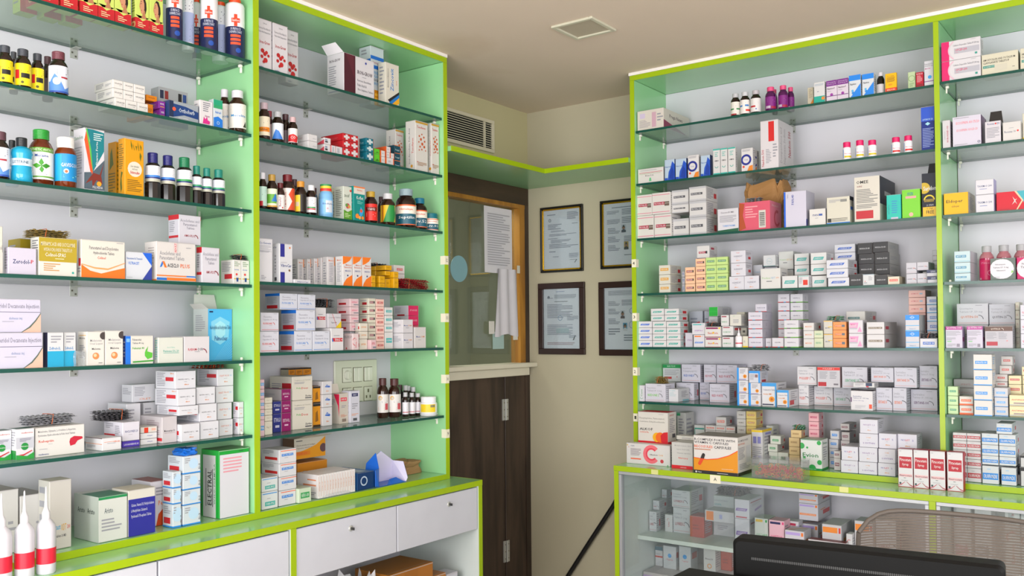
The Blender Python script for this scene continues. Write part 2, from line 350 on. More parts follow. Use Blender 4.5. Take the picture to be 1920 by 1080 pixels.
# ---- drain hose on the end wall
mb = MB(); mb.tube([(-.03, -.86, .99), (-.03, -.70, .74), (-.03, -.579, .5365), (-.03, -.43, .325), (-.03, -.277, .104), (-.03, -.255, .05), (-.04, -.22, .012)], .0125, M('#0c0c0e', .4, name='black_rubber'), 10)
thing(mb, 'rubber_hose', (0, 0, 0), 'black rubber hose running diagonally down the wall below the certificates', 'hose')
# ---- framed certificates on the end wall
def frame(y0, y1, z0, z1, fw, fm, inner, label, prints, photos):
    w = y1 - y0; h = z1 - z0; f = empty('picture_frame', (-.001, -y0, z0)); tag(f, label, 'framed certificate', 'framed certificates on the end wall')
    # local: along = -y
    B = lambda a0, a1, d0, d1, q0, q1, m, k_=.002: mbx.box((-d1, -a1, q0), (-d0, -a0, q1), m, k_)
    mbx = MB(); B(0, w, 0, .018, 0, fw, fm); B(0, w, 0, .018, h - fw, h, fm); B(0, fw, 0, .018, fw, h - fw, fm); B(w - fw, w, 0, .018, fw, h - fw, fm); mbx.build('frame_moulding', f)
    if inner:
        g = .008; mbx = MB(); gm = M('#c79a1e', .25, .8, name='gold_slip'); a0 = fw; a1 = w - fw
        B(a0, a1, 0, .014, fw, fw + g, gm, .001); B(a0, a1, 0, .014, h - fw - g, h - fw, gm, .001); B(a0, a0 + g, 0, .014, fw, h - fw, gm, .001); B(a1 - g, a1, 0, .014, fw, h - fw, gm, .001); mbx.build('gold_slip', f); fw += g
    pw = w - 2 * fw; ph = h - 2 * fw
    mbx = MB(); B(fw, w - fw, .001, .006, fw, h - fw, M('#c9ccd6', .6, var=.02, name='certificate_paper'), 0)
    fm_ = lambda u, v, e: (-.0062 - e, -(fw + pw * u), fw + ph * v)
    paint(mbx, prints, fm_, pw, ph)
    mbx.build('certificate', f)
    for (u, v, bgc, shirt) in photos:
        mp_ = MB(); uw = .11; vh = .13
        paint(mp_, [r(u, v, u + uw, v + vh, bgc), p([(u, v), (u + uw, v), (u + uw, v + .03), (u + uw * .68, v + .05), (u + uw * .32, v + .05), (u, v + .03)], shirt), c(u + uw / 2, v + .078, .028, '#8a5a40'), p([(u + uw * .28, v + .085), (u + uw * .72, v + .085), (u + uw * .68, v + .112), (u + uw * .5, v + .12), (u + uw * .32, v + .112)], '#17120f')], fm_, pw, ph, k0=len(prints)); mp_.build('portrait_photo', f)
    mbx = MB(); B(fw, w - fw, .0095, .0115, fw, h - fw, CASEGLASS, 0); mbx.build('frame_glass', f)
BLK = M('#121110', .3, name='black_frame'); MAH = M('#2a1512', .35, name='mahogany_frame')
GR = '#7d8292'
frame(.098, .388, 1.842, 2.224, .012, BLK, True, 'black and gold frame nearest the room corner, letter with a round crest', [c(.17, .83, .028, '#5b6070'), c(.17, .83, .02, '#c9ccd6'), l(.1, .9, .35, .93, 1, GR), l(.65, .82, .95, .95, 6, GR), r(.78, .75, .94, .757, '#30303a'), l(.12, .66, .5, .76, 4, GR), l(.2, .62, .7, .65, 2, GR), l(.15, .55, .9, .59, 2, GR), l(.12, .5, .5, .52, 1, GR), l(.2, .43, .75, .49, 3, GR), l(.15, .34, .95, .42, 3, GR), l(.15, .27, .45, .3, 1, GR), l(.7, .17, .95, .25, 4, GR), l(.25, .19, .45, .21, 1, GR), r(.72, .14, .9, .145, '#222'), p([(.84, .09), (.86, .09), (.92, .145), (.9, .145)], '#222')], [])
frame(.505, .80, 1.845, 2.226, .012, BLK, True, 'black and gold frame beside the certificate-side rack, page with two portrait photos', [l(.2, .91, .9, .94, 1, GR), l(.08, .82, .38, .88, 3, GR), l(.45, .8, .95, .9, 4, GR), l(.08, .66, .4, .74, 4, GR), l(.45, .66, .95, .77, 4, GR), l(.1, .5, .4, .6, 4, GR), l(.1, .36, .4, .46, 4, GR), l(.1, .22, .4, .32, 4, GR), l(.5, .36, .95, .46, 4, GR), l(.5, .14, .9, .16, 1, '#33343e')], [(.44, .52, '#b9c0cc', '#3c4455'), (.5, .24, '#a98d2e', '#1c1c22')])
frame(.078, .396, 1.366, 1.780, .034, MAH, False, 'mahogany frame nearest the room corner, licence with a round stamp', [c(.14, .86, .025, '#5b6070'), l(.35, .94, .65, .955, 1, '#4a5a9a'), l(.3, .83, .9, .9, 4, GR), l(.1, .83, .28, .85, 1, GR), l(.3, .77, .95, .79, 1, '#555'), l(.1, .5, .8, .74, 10, GR), o(.46, .51, .035, .045, '#6c86a8'), l(.65, .46, .95, .54, 4, GR), l(.1, .22, .8, .4, 9, GR), r(.35, .26, .7, .34, '#9fb3bc'), l(.7, .17, .9, .22, 3, GR), p([(.8, .14), (.83, .14), (.88, .22), (.86, .22)], '#222'), l(.1, .05, .85, .1, 2, '#a08088')], [])
frame(.49, .80, 1.362, 1.772, .034, MAH, False, 'mahogany frame beside the certificate-side rack, page with two portrait photos', [l(.1, .87, .9, .95, 5, GR), l(.1, .7, .4, .78, 4, GR), l(.45, .7, .95, .8, 4, GR), l(.1, .56, .4, .66, 4, GR), l(.1, .4, .4, .5, 4, GR), l(.1, .22, .4, .34, 3, GR), o(.72, .62, .04, .05, '#8795b0'), o(.72, .4, .05, .06, '#8795b0'), l(.5, .12, .9, .24, 3, GR)], [(.42, .5, '#b7bcc8', '#4a3440'), (.48, .3, '#3f8fb5', '#d8d8e0')])
# ------------------------------------------------------------------ racks
DEP = .364; BZL = .8428; BZR = .8737
FR = {'L': lambda a, b, z: (a, -b, z), 'R': lambda a, b, z: (-b, -a, z)}
def abox(mb_, w, a0, a1, b0, b1, z0, z1, m, k_=0.0):
    if w == 'L': mb_.box((a0, -b1, z0), (a1, -b0, z1), m, k_)
    else: mb_.box((-b1, -a1, z0), (-b0, -a0, z1), m, k_)
SHZ = dict(A=[2.5115, 2.2384, 1.9573, 1.6815, 1.404, 1.1297], B=[2.4996, 2.2321, 1.9687, 1.6946, 1.4291, 1.1149], R=[2.5047, 2.2381, 1.9615, 1.6858, 1.4169, 1.1446], S=[2.5107, 2.2367, 1.9618, 1.6877, 1.4169, 1.147])
RK = {'A': 'leftmost rack', 'B': 'door-side rack', 'R': 'certificate-side rack', 'S': 'rightmost rack', 'Q': 'glass showcase', 'L': 'floor cupboard'}
ORD = ['top', 'second', 'third', 'fourth', 'fifth', 'sixth', 'bottom']
def rack(key, w, a0, a1, zb, sides, brk, clips, label):
    T = .024; root = empty('wall_rack', FR[w]((a0 + a1) / 2, 0, zb)); tag(root, label, 'shelving unit', 'open wall racks with glass shelves')
    def part(name, fn):
        b_ = MB(); fn(b_); q = b_.build(name, root); q.matrix_parent_inverse = Matrix.Identity(4)
        q.location = -Vector(root.location); return q
    TL = .003; zt = H - .016
    part('back_panel', lambda b_: abox(b_, w, a0 + T / 2, a1 - T / 2, .002, .010, zb, zt - T, BACK))
    part('top_panel', lambda b_: (abox(b_, w, a0, a1, .002, DEP - TL, zt - T + .001, zt, MINT), abox(b_, w, a0, a1, DEP - TL, DEP, zt - T, zt + .0005, LIME)))
    part('ceiling_filler', lambda b_: abox(b_, w, a0 - (0 if key != 'R' else .004), a1, .002, DEP + .004, zt + .001, H - .0005, M('#e9e4df', .6, name='white_filler')))
    part('bottom_panel', lambda b_: (abox(b_, w, a0, a1, .002, DEP - TL, zb - T + .0012, zb, MINT), abox(b_, w, a0, a1, DEP - TL, DEP, zb - T + .0012, zb + .0005, LIME)))
    for s_ in sides:
        x0, x1 = (a0, a0 + T) if s_ < 0 else (a1 - T, a1)
        part('side_panel', lambda b_: (abox(b_, w, x0, x1, .002, DEP - TL, zb + .0006, zt - T - .0006, MINT), abox(b_, w, x0, x1, DEP - TL, DEP, zb + .0006, zt - T - .0006, LIME)))
    for z in SHZ[key]:
        def br(b_):
            g = brk; abox(b_, w, g - .014, g + .014, .010, .0125, z - .046, z + .026, STEEL, .001); abox(b_, w, g - .010, g + .010, .0125, .045, z - .0145, z - .0115, STEEL)
            for dz, dg in ((-.038, .006), (-.026, -.006), (.016, .006), (.02, -.007)): abox(b_, w, g + dg - .003, g + dg + .003, .0125, .0140, z + dz - .003, z + dz + .003, M('#6d6a62', .4, .6))
        part('shelf_bracket', br)
        for s_ in clips:
            for bb in (.05, .31):
                x = a1 - T if s_ > 0 else a0 + T
                def cp(b_):
                    P = []; s2 = -1 if s_ > 0 else 1
                    abox(b_, w, min(x, x + s2 * .012), max(x, x + s2 * .012), bb - .007, bb + .007, z - .022, z - .0116, WHITEP, .002)
                    abox(b_, w, min(x, x + s2 * .006), max(x, x + s2 * .006), bb - .005, bb + .005, z - .042, z - .022, WHITEP, .002)
                    abox(b_, w, min(x, x + s2 * .009), max(x, x + s2 * .009), bb - .004, bb + .004, z + .0005, z + .010, WHITEP, .002)
                part('shelf_clip', cp)
    return root
rA = rack('A', 'L', -4.30, -2.249, BZL, (-1,), -2.75, (1,), 'leftmost rack, open shelving with mint sides and lime edge bands')
rB = rack('B', 'L', -2.249, -1.1615, BZL, (1,), -1.71, (1,), 'door-side rack, mint and lime shelving between the leftmost rack and the door')
rR = rack('R', 'R', .8935, 2.3177, BZR, (-1,), 1.60, (-1,), 'certificate-side rack, mint and lime shelving to the side of the framed certificates')
rS = rack('S', 'R', 2.3177, 3.9, BZR, (1,), 3.2, (-1,), 'rightmost rack, mint and lime shelving cut off by the frame edge')
# shared uprights between neighbouring racks (belong to the first of the two)
for root, w, x0, x1, zb in ((rA, 'L', -2.261, -2.237, BZL), (rR, 'R', 2.3077, 2.3277, BZR)):
    b_ = MB(); abox(b_, w, x0, x1, .011, DEP - .003, zb + .0006, H - .041, MINT); abox(b_, w, x0, x1, DEP - .003, DEP + .0005, zb + .0006, H - .041, LIME)
    q = b_.build('side_panel', root); q.location = -Vector(root.location)
# number stickers on the uprights
STK = M('#e4dfc9', .6, name='sticker_paper')
def sticker(root, w, a, z, txt, dirn, hw=.0115):
    b_ = MB(); abox(b_, w, a - hw, a + hw, DEP + .0002, DEP + .0009, z - .02, z + .02, STK)
    x0, x1 = (a - hw - .0012, a - hw) if dirn < 0 else (a + hw, a + hw + .0012)
    abox(b_, w, min(x0, x1), max(x0, x1), DEP - .028, DEP + .0009, z - .02, z + .02, STK)
    paint(b_, [t(txt, .25, .3, .75, .7, '#55554f')], lambda u, v, e: FR[w](a - hw + 2 * hw * u, DEP + .001 + e, z - .02 + .04 * v), .023, .04)
    q = b_.build('number_sticker', root); q.location = -Vector(root.location)
for py_, s_ in ((1.835, '12'), (1.567, '11'), (1.283, '10'), (1.03, '9')): sticker(rB, 'L', -1.1735, py_, s_, -1)
for py_, s_ in ((1.838, '4'), (1.568, '3'), (1.295, '2'), (1.065, '1')): sticker(rR, 'R', .9055, py_, s_, 1, .0115)
# glass shelves
def gshelf(w, a0, a1, z, label):
    b_ = MB(); d0, d1 = .013, DEP - .012; T = .0112
    cs = [(a0, d0), (a1, d0), (a1, d1), (a0, d1)]
    b_.face([FR[w](a, b, z) for a, b in cs], GLASS); b_.face([FR[w](a, b, z - T) for a, b in cs][::-1], GLASS)
    for i in range(4):
        (a, b), (a2, b2) = cs[i], cs[(i + 1) % 4]; b_.face([FR[w](a, b, z - T), FR[w](a2, b2, z - T), FR[w](a2, b2, z), FR[w](a, b, z)], GEDGE)
    q = b_.build('glass_shelf'); tag(q, label, 'glass shelf', 'clear glass shelves of the wall racks')
for key, w, a0, a1 in (('A', 'L', -4.272, -2.263), ('B', 'L', -2.235, -1.187), ('R', 'R', .919, 2.306), ('S', 'R', 2.3295, 3.874)):
    for i, z in enumerate(SHZ[key]): gshelf(w, a0, a1, z, 'clear glass shelf with dark green edge, %s in the %s' % (('topmost', 'second from top', 'third from top', 'fourth from top', 'fifth from top', 'lowest')[i], RK[key]))
# ------------------------------------------------------------------ switchboard on the back of the door-side rack
sw = empty('switch_board', (-1.422, -.010, 1.277)); tag(sw, 'cream electric switch board on the back panel behind syrup bottles', 'switch board')
IV = M('#dfe0cc', .35, name='ivory_plastic'); IV2 = M('#e6e6d6', .3, name='ivory_switch'); LINE = M('#6f6f55', .6, name='module_gap')
mb = MB(); mb.box((-.135, -.012, -.098), (.135, 0, .098), IV, .004); mb.build('face_plate', sw)
for j in range(2):
    for i in range(3):
        cx = -.062 + .067 * i; cz = .030 - .092 * j; mb = MB(); mb.box((cx - .028, -.0135, cz - .034), (cx + .028, -.0121, cz + .034), LINE); 
        nm = 'switch_module'
        if (i, j) == (0, 0):
            nm = 'fan_regulator'; mb.box((cx - .026, -.015, cz - .032), (cx + .026, -.0136, cz + .032), IV2); mb.lathe([(.022, 0), (.02, .010), (.018, .012)], IV2, 20, axis=Matrix.Translation((cx, -.015, cz)) @ Matrix.Rotation(R(90), 4, 'X')); mb.box((cx - .004, -.030, cz - .02), (cx + .004, -.026, cz + .02), IV, .001)
        elif (i, j) == (2, 1):
            nm = 'power_socket'; mb.box((cx - .026, -.015, cz - .032), (cx + .026, -.0136, cz + .032), IV2)
            for dx, dz, rr_ in ((0, .014, .005), (-.012, -.014, .004), (.012, -.014, .004)): mb.box((cx + dx - rr_, -.0153, cz + dz - rr_ * 1.6), (cx + dx + rr_, -.0149, cz + dz + rr_ * 1.6), LINE)
        else:
            for s_ in (-1, 1):
                q0 = cx + (-.026 if s_ < 0 else .0007); mb.box((q0, -.019, cz - .032), (q0 + .0253, -.0136, cz + .032), IV2, .0015)
        mb.build(nm, sw)
# ------------------------------------------------------------------ counters below
def lower(w, a0, a1, dz, zc, divs, label, name, doors):
    T = .024; root = empty(name, FR[w]((a0 + a1) / 2, 0, 0)); 
    def part(nm, fn):
        b_ = MB(); fn(b_); q = b_.build(nm, root); q.location = -Vector(root.location); return q
    TL = .003
    part('counter_top', lambda b_: (abox(b_, w, a0, a1, .002, dz - TL, zc - T, zc, MINT), abox(b_, w, a0, a1, dz - TL, dz, zc - T, zc + .0005, LIME), abox(b_, w, *( (a1, a1 + .002) if w == 'L' else (a0 - .002, a0)), .002, dz, zc - T, zc + .0005, LIME)))
    part('back_panel', lambda b_: abox(b_, w, a0 + .001, a1 - .001, .002, .010, .03, zc - T - .001, BACK))
    part('base_panel', lambda b_: abox(b_, w, a0 + T, a1 - T, .011, dz - .03, .06, .08, M('#dfe2e6', .4)))
    part('plinth', lambda b_: abox(b_, w, a0, a1, .011, dz - .05, 0, .058, M('#3a3a3c', .6)))
    for x in divs:
        part('side_panel', lambda b_: (abox(b_, w, x - T / 2, x + T / 2, .011, dz - TL, .0585, zc - T - .0006, M('#cfd8d6', .4)), abox(b_, w, x - T / 2, x + T / 2, dz - TL, dz, .0585, zc - T - .0006, LIME)))
    tag(root, label, 'cabinet'); return root, part
CW = M('#c6c8d2', .3, name='white_cupboard_door')
cl_, prt = lower('L', -4.30, -1.1035, .5085, .8191, (-4.288, -2.2025, -1.1155), 'lime edged base cabinet with white drawer and doors under the leftmost racks', 'base_cabinet', None)
def drawer(x0, x1, z0, z1, lock):
    dw = prt('drawer', lambda b_: (abox(b_, 'L', x0, x1, .485, .503, z0, z1, CW, .002)))
    b_ = MB(); b_.lathe([(.011, 0), (.011, .004), (.007, .005)], STEEL, 16, axis=Matrix.Translation((lock, -.503, z1 - .045)) @ Matrix.Rotation(R(90), 4, 'X')); b_.box((lock - .002, -.524, z1 - .05), (lock + .002, -.508, z1 - .04), M('#2b2b2b', .4)); q = b_.build('key_lock', dw)
drawer(-1.658, -1.134, .60, .789, -1.335); drawer(-2.185, -1.664, .60, .789, -1.92)
for x0, x1 in ((-2.735, -2.220), (-3.26, -2.741), (-3.78, -3.266), (-4.27, -3.786)):
    prt('door', lambda b_: abox(b_, 'L', x0, x1, .485, .503, .085, .789, CW, .002))
tag(cl_, None)
# glazed showcase
sc_, prt2 = lower('R', .8965, 3.9, .5686, .8497, (.9085, 2.315, 3.888), 'lime edged glass showcase cabinet under the racks, full of cartons', 'glass_showcase', None)
prt2('display_shelf', lambda b_: abox(b_, 'R', .921, 2.302, .011, .385, .465, .485, M('#cdd8d2', .4, name='pale_laminate'), .001))
prt2('display_shelf', lambda b_: abox(b_, 'R', 2.328, 3.875, .011, .385, .465, .485, M('#cdd8d2', .4)))
prt2('display_shelf', lambda b_: abox(b_, 'R', .921, 2.302, .011, .385, .13, .15, M('#cdd8d2', .4)))
for x0, x1 in ((.9215, 2.302), (2.3285, 3.875)):
    prt2('sliding_track', lambda b_: (abox(b_, 'R', x0, x1, .538, .5686, .811, .825, ALU, .001), abox(b_, 'R', x0, x0 + .014, .538, .5686, .085, .810, ALU, .001), abox(b_, 'R', x1 - .014, x1, .538, .5686, .085, .810, ALU, .001)))
for x0, x1, bb in ((.936, 1.633, .548), (2.343, 3.10, .548)):
    prt2('sliding_glass_door', lambda b_: abox(b_, 'R', x0, x1, bb, bb + .004, .09, .810, CASEGLASS))
b_ = MB(); abox(b_, 'R', 1.392, 1.442, .5687, .5695, .812, .849, STK); paint(b_, [t('A', .35, .3, .65, .7, '#55554f')], lambda u, v, e: FR['R'](1.392 + .05 * u, .5696 + e, .812 + .037 * v), .05, .037)
q = b_.build('number_sticker', sc_); q.location = -Vector(sc_.location)
for a_, z_ in ((1.115, .836), (1.98, .838)):
    b_ = MB(); abox(b_, 'R', a_ - .018, a_ + .018, .5687, .5692, z_ - .01, z_ + .012, M('#cfd08a', .6)); q = b_.build('torn_sticker', sc_); q.location = -Vector(sc_.location)
# ------------------------------------------------------------------ carton and bottle designs
RED = '#c8202c'; W = '#ebe9ee'; CR = '#e9e4d6'; GY = '#9b9ba6'; DK = '#33343e'; BL = '#1f6fd0'; TL = '#2aa79b'; OR = '#ee7a28'; NV = '#1b2c6b'; PK = '#f0c9cf'; MG = '#d81b67'; GN = '#2f9c4a'
D = {}
SIDE = [l(.1, .12, .62, .88, 7), r(.68, .25, .9, .6, RED)]
PLN = [l(.12, .15, .8, .85, 7)]
def Z(key, look, body, F, S=None, T=None, nm='medicine_carton', **kw): D[key] = dict(look=look, body=body, F=F, S=PLN if S is None else S, T=T or [], nm=nm, kw=kw, kind='c')
def bar(key, look, body, colr, txt, S=SIDE, extra=(), y=(.36, .64), x=(.14, .86), tc='#f4f4f6'): Z(key, look, body, [r(x[0], y[0], x[1], y[1], colr), t(txt, x[0] + .06, y[0] + .07, x[1] - .06, y[1] - .07, tc)] + list(extra), S, fam='strip_pack_carton')
def slant(key, look, body, colr, txt, S=SIDE): Z(key, look, body, [p([(.14, .36), (.78, .36), (.86, .62), (.22, .62)], colr), t(txt, .24, .42, .76, .56, '#f2f4f6')], S, fam='strip_pack_carton')
def gen(key, look, a, b, brand, colr, body=W, S=SIDE, lin_='#c79a9a'): Z(key, look, body, [t(a, .08, .70, .52, .81, '#9c9ca8'), t(b, .08, .54, .82, .66, '#9c9ca8'), t(brand, .12, .30, .68, .43, colr), o(.70, .26, .17, .20, '#54545e', 0, 95), r(.05, .08, .95, .10, lin_), l(.6, .86, .92, .92, 1)], S)
def txt(key, look, body, s_, colr, S=SIDE, extra=(), box=(.15, .42, .85, .62)): Z(key, look, body, [t(s_, *box, colr), l(.3, .24, .7, .34, 2)] + list(extra), S)
hair = [p([(.30, .60), (.36, .74), (.50, .82), (.66, .80), (.78, .68), (.80, .54), (.72, .42), (.60, .44), (.5, .6)], '#241712'), p([(.5, .50), (.68, .50), (.70, .40), (.80, .30), (.40, .30), (.50, .38)], '#b87c58'), p([(.28, .60), (.33, .70), (.42, .765), (.54, .755), (.63, .66), (.64, .54), (.56, .44), (.46, .40), (.38, .43), (.36, .49), (.31, .52)], '#cf9370'), p([(.34, .62), (.44, .645), (.44, .655), (.34, .635)], '#3c2218'), p([(.36, .665), (.45, .70), (.45, .712), (.36, .68)], '#2a1812'), p([(.37, .49), (.46, .495), (.44, .475), (.38, .475)], '#b83a3c'), p([(.28, .60), (.33, .56), (.31, .52), (.27, .56)], '#c08058')]
Z('neck', 'lime carton with a smiling woman in profile', '#cddc6e', [r(0, 0, 1, .30, RED), p([(0, .30), (1, .30), (1, .34), (.5, .24), (0, .36)], '#cddc6e')] + hair + [r(.12, .88, .88, .98, '#1c3b8c'), r(.14, .84, .9, .90, '#d9202c'), t('No Kas', .2, .85, .84, .895, '#fff'), l(.15, .07, .7, .2, 3, '#f1d0a0')], [r(0, 0, 1, .3, RED), o(.35, .14, .05, .07, '#e8d890'), o(.6, .14, .05, .07, '#e8d890'), l(.1, .4, .9, .9, 8, '#8a9a3a')], [r(0, 0, 1, .3, '#c94048')])
Z('neckb', 'pale lime carton behind the women cartons', '#cddc6e', [r(0, 0, 1, .3, RED), l(.1, .5, .9, .9, 4, '#8a9a3a')])
Z('cipla', 'tiny white carton with black wordmark', '#efece8', [t('CIPLADINE', .14, .5, .88, .64, '#33333b'), l(.6, .3, .9, .4, 1)], [l(.1, .2, .5, .8, 5, '#8a8a92'), l(.6, .3, .9, .6, 3)])
Z('yoliv', 'small orange carton', '#e88a1c', [t('YOLIV', .2, .45, .8, .7, '#7a3a10')], PLN)
Z('purps', 'small purple carton', '#7a2590', [t('MMR', .2, .5, .8, .75, '#e8d8f0'), r(.2, .2, .8, .3, '#d0a030')], PLN)
Z('ortho', 'flat grey carton with blue wave, joint picture', '#9aa3ab', [p([(.12, .85), (.55, .8), (1, .62), (1, .22), (.5, .3), (.12, .1)], '#123a78'), p([(0, 1), (.14, 1), (.14, .1), (0, .1)], '#15284e'), c(.16, .55, .11, '#e05a3a'), t('Orthoherb', .32, .42, .86, .66, '#dce6f0'), l(.3, .08, .9, .14, 1, '#e6e6ea')], [r(0, 0, 1, 1, '#22406e')])
Z('orthob', 'grey display carton with four tiny pictures', '#a4a8ac', [r(.04, .7, .16, .92, '#202a4a'), r(.2, .7, .32, .92, '#8a2a2a'), r(.66, .7, .78, .92, '#1a1a20'), r(.82, .7, .94, .92, '#2a4a8a'), p([(0, .4), (.5, .48), (1, .2), (1, 0), (0, 0)], '#1c4c90')])
Z('pinkeye', 'white eye drop carton with magenta splash', '#efebee', [l(.25, .52, .8, .92, 5, '#7a7a86'), t('Itimist', .4, .34, .75, .42, '#8a2a70'), p([(.22, .06), (.3, .34), (.42, .24), (.55, .36), (.6, .22), (.78, .18), (.74, .06)], '#d8288a')])
Z('greye', 'blue and green carton with wave', '#dfe9ee', [r(0, .8, 1, 1, '#1fa27a'), r(0, .68, 1, .8, '#2f9f6a'), p([(0, .34), (.5, .4), (1, .3), (1, 0), (0, 0)], '#1f78d8'), o(.5, .17, .04, .055, '#d8ecfa'), t('Refresh', .2, .5, .8, .58, '#1f78d8')])
Z('elcar', 'tall white carton with teal swoosh and nerve cell', '#e6e3ea', [p([(.12, 1), (.98, .96), (.98, .66), (.42, .3), (.3, .5), (.28, .8)], '#0f7c86'), p([(0, .8), (.12, .98), (.4, .3), (.3, .3), (.06, .7)], '#e25a2a'), p([(.08, .98), (.14, 1), (.34, .66), (.42, .32), (.36, .32), (.26, .66)], '#57b84a'), p([(0, .28), (.4, .3), (1, .52), (1, .02), (0, .02)], '#4d5d6a'), p([(.25, .2), (.45, .29), (.75, .27), (.98, .48), (.82, .26), (.9, .12), (.6, .18), (.4, .05), (.38, .17), (.05, .1)], '#7a2a20'), p([(.08, .7), (.2, .7), (.42, .3), (.36, .26)], '#d8532a'), l(.45, .8, .92, .93, 4, '#e0f0f0'), tv('Elcarno Forte', .56, .42, .66, .80, '#eef6f6'), c(.72, .12, .04, '#e0a02a'), t('PILLVEDIA', .4, .04, .9, .08, '#e8e8ee')], [t('ElcarnoForte', .1, .82, .9, .88, '#5a8a6a'), r(0, .02, 1, .7, '#d8d6dc'), l(.1, .2, .8, .7, 12, '#9a9aa0')])
Z('stimu', 'tall golden carton with a green branch, white disc', '#dc9a14', [c(.52, .47, .135, '#f0ead8'), t('Liver stimulant', .3, .5, .74, .54, '#8a8a80'), t('and tonic', .38, .455, .66, .49, '#8a8a80'), t('Stimuliv', .27, .385, .77, .435, '#c82028'), l(.12, .06, .88, .28, 7, '#8a6410')] + [p([(.3 + .12 * i, .97 - .05 * (i % 3)), (.38 + .12 * i, .88 - .07 * (i % 2)), (.36 + .12 * i, .80), (.31 + .12 * i, .88)], '#5c6a18') for i in range(5)] + [p([(.78, .78), (.86, .72), (.80, .62), (.76, .70)], '#5c6a18')], [l(.15, .45, .8, .9, 12, '#7a6414'), p([(.4, .05), (.6, .12), (.5, .3), (.7, .4), (.45, .42), (.3, .2)], '#5c6a18')])
Z('stimub', 'golden carton behind the branch carton', '#d09010', [l(.1, .1, .9, .9, 10, '#7a6414')], [p([(.2, .5), (.7, .6), (.5, .9), (.3, .8)], '#5c6a18'), l(.1, .1, .9, .45, 7, '#7a6414')])
Z('crm', 'cream carton cut by the frame edge', CR, [t('col', .8, .5, .97, .6, '#8a8a90'), r(0, 0, 1, .45, '#e0dcd4')])
Z('zero', 'white carton with navy and red wordmark', '#dcd6ea', [t('Zerodol-', .16, .40, .78, .56, '#1d2a66'), t('P', .8, .42, .9, .56, '#c62834')], PLN)
Z('olive', 'olive carton tucked at the back', '#a89320', [t('MEFE', .2, .3, .8, .5, '#e8e0b0')])
Z('colspas', 'carton with olive upper half, white lower half', '#eceae2', [r(0, .37, 1, 1, '#b39c28'), t('MEFENAMIC ACID AND DICYCLOMINE', .05, .78, .95, .88, '#efe9c8'), t('HYDROCHLORIDE TABLETS I.P.', .13, .64, .88, .73, '#efe9c8'), t('Colinol-SPAS', .16, .5, .7, .6, '#fbf8e8'), l(.42, .42, .82, .46, 1, '#e8e0b0'), l(.12, .1, .55, .32, 4, '#c8945a'), c(.89, .1, .03, TL)], [l(.2, .55, .9, .92, 6, '#6a6a70')])
Z('colwave', 'cream carton with sweeping orange waves', '#efeadf', [t('Paracetamol and Dicyclomine', .18, .72, .85, .84, '#66666c'), t('Hydrochloride Tablets', .27, .6, .75, .7, '#66666c'), t('Colinol', .36, .50, .55, .57, '#d8502a'), p([(0, 0), (1, 0), (1, .30), (.75, .22), (.45, .12), (.2, .18), (0, .34)], '#ee7420'), p([(0, .34), (.3, .24), (.6, .22), (1, .42), (1, .44), (.6, .26), (.3, .28), (0, .36)], '#f0a060'), l(.8, .93, .97, .96, 1)], [r(.3, .3, .9, .5, RED), l(.1, .1, .9, .25, 2)])
Z('ultra', 'white carton with blue corner arrow', '#e4e8f2', [p([(.62, 1), (1, 1), (1, .52)], '#1b62d8'), p([(.62, 0), (1, 0), (1, .52)], '#2c3f9c'), t('Paracetamol & Tramadol', .02, .72, .62, .8, '#5a7ab8'), t('ULTRACET', .08, .54, .5, .64, '#3a7ad8'), l(.02, .06, .25, .09, 1)])
Z('aceclo', 'large white carton with orange and blue base stripes', '#e9e4e2', [t('Aceclofenac and', .08, .66, .6, .76, '#8f8f96'), t('Paracetamol Tablets', .08, .54, .7, .64, '#8f8f96'), p([(.08, .34), (.14, .50), (.19, .50), (.13, .36)], BL), p([(.19, .50), (.14, .50), (.2, .34), (.26, .34)], OR), t('ACECLO', .27, .35, .56, .45, '#33333a'), t('PLUS', .6, .35, .84, .45, '#e86a20'), r(0, .12, .75, .15, OR), r(.75, .12, 1, .15, BL), r(0, .02, .25, .08, BL), r(.25, .02, 1, .09, OR), r(.43, .72, .51, .98, '#f4dada'), tv('ADULT', .445, .74, .495, .97, '#c83038'), l(.74, .85, .95, .88, 1)], [l(.3, .4, .8, .85, 7, '#a8a0a0'), r(0, .0, 1, .04, OR)])
Z('amop', 'white carton with grey heading and red end band', '#e4e2ec', [t('Aceclofenac and', .07, .76, .93, .86, '#8f8f9c'), t('Paracetamol', .2, .63, .82, .73, '#8f8f9c'), t('Tablets', .34, .52, .7, .6, '#8f8f9c'), t('AMO-PLUS', .24, .26, .74, .34, '#a82838'), o(.72, .22, .1, .13, '#8a3038', 0, 90)], [r(0, .84, 1, 1, RED), l(.1, .4, .6, .78, 6), r(.05, .22, .95, .3, RED)])
Z('smallrx', 'small white carton with yellow and blue mark', '#ecebe6', [l(.15, .7, .85, .92, 3, '#8aa08a'), t('Dexorange', .15, .56, .7, .62, '#3a6ac0'), c(.42, .4, .05, '#d84040'), r(.1, .2, .95, .24, '#d0b030'), p([(.4, .1), (.6, .1), (.65, .26), (.35, .26)], '#2a4a8a')], [r(.3, .22, .9, .42, RED), l(.1, .5, .8, .9, 6)])
Z('halo', 'long lilac injection carton with peach corner curve', '#dcd8ee', [r(0, .60, 1, .615, '#55506a'), t('Haloperidol Decanoate Injection', .12, .68, .97, .86, '#8d8a9c'), t('dolteus inj', .46, .36, .68, .46, '#8a9ac0'), p([(.68, 0), (1, 0), (1, .56), (.92, .34), (.82, .14)], '#e8b8a4'), p([(.66, 0), (.68, 0), (.82, .14), (.92, .34), (1, .56), (1, .6), (.9, .36), (.8, .17)], '#5a6a60'), l(.35, .3, .6, .33, 1)], [l(.1, .1, .9, .9, 5)])
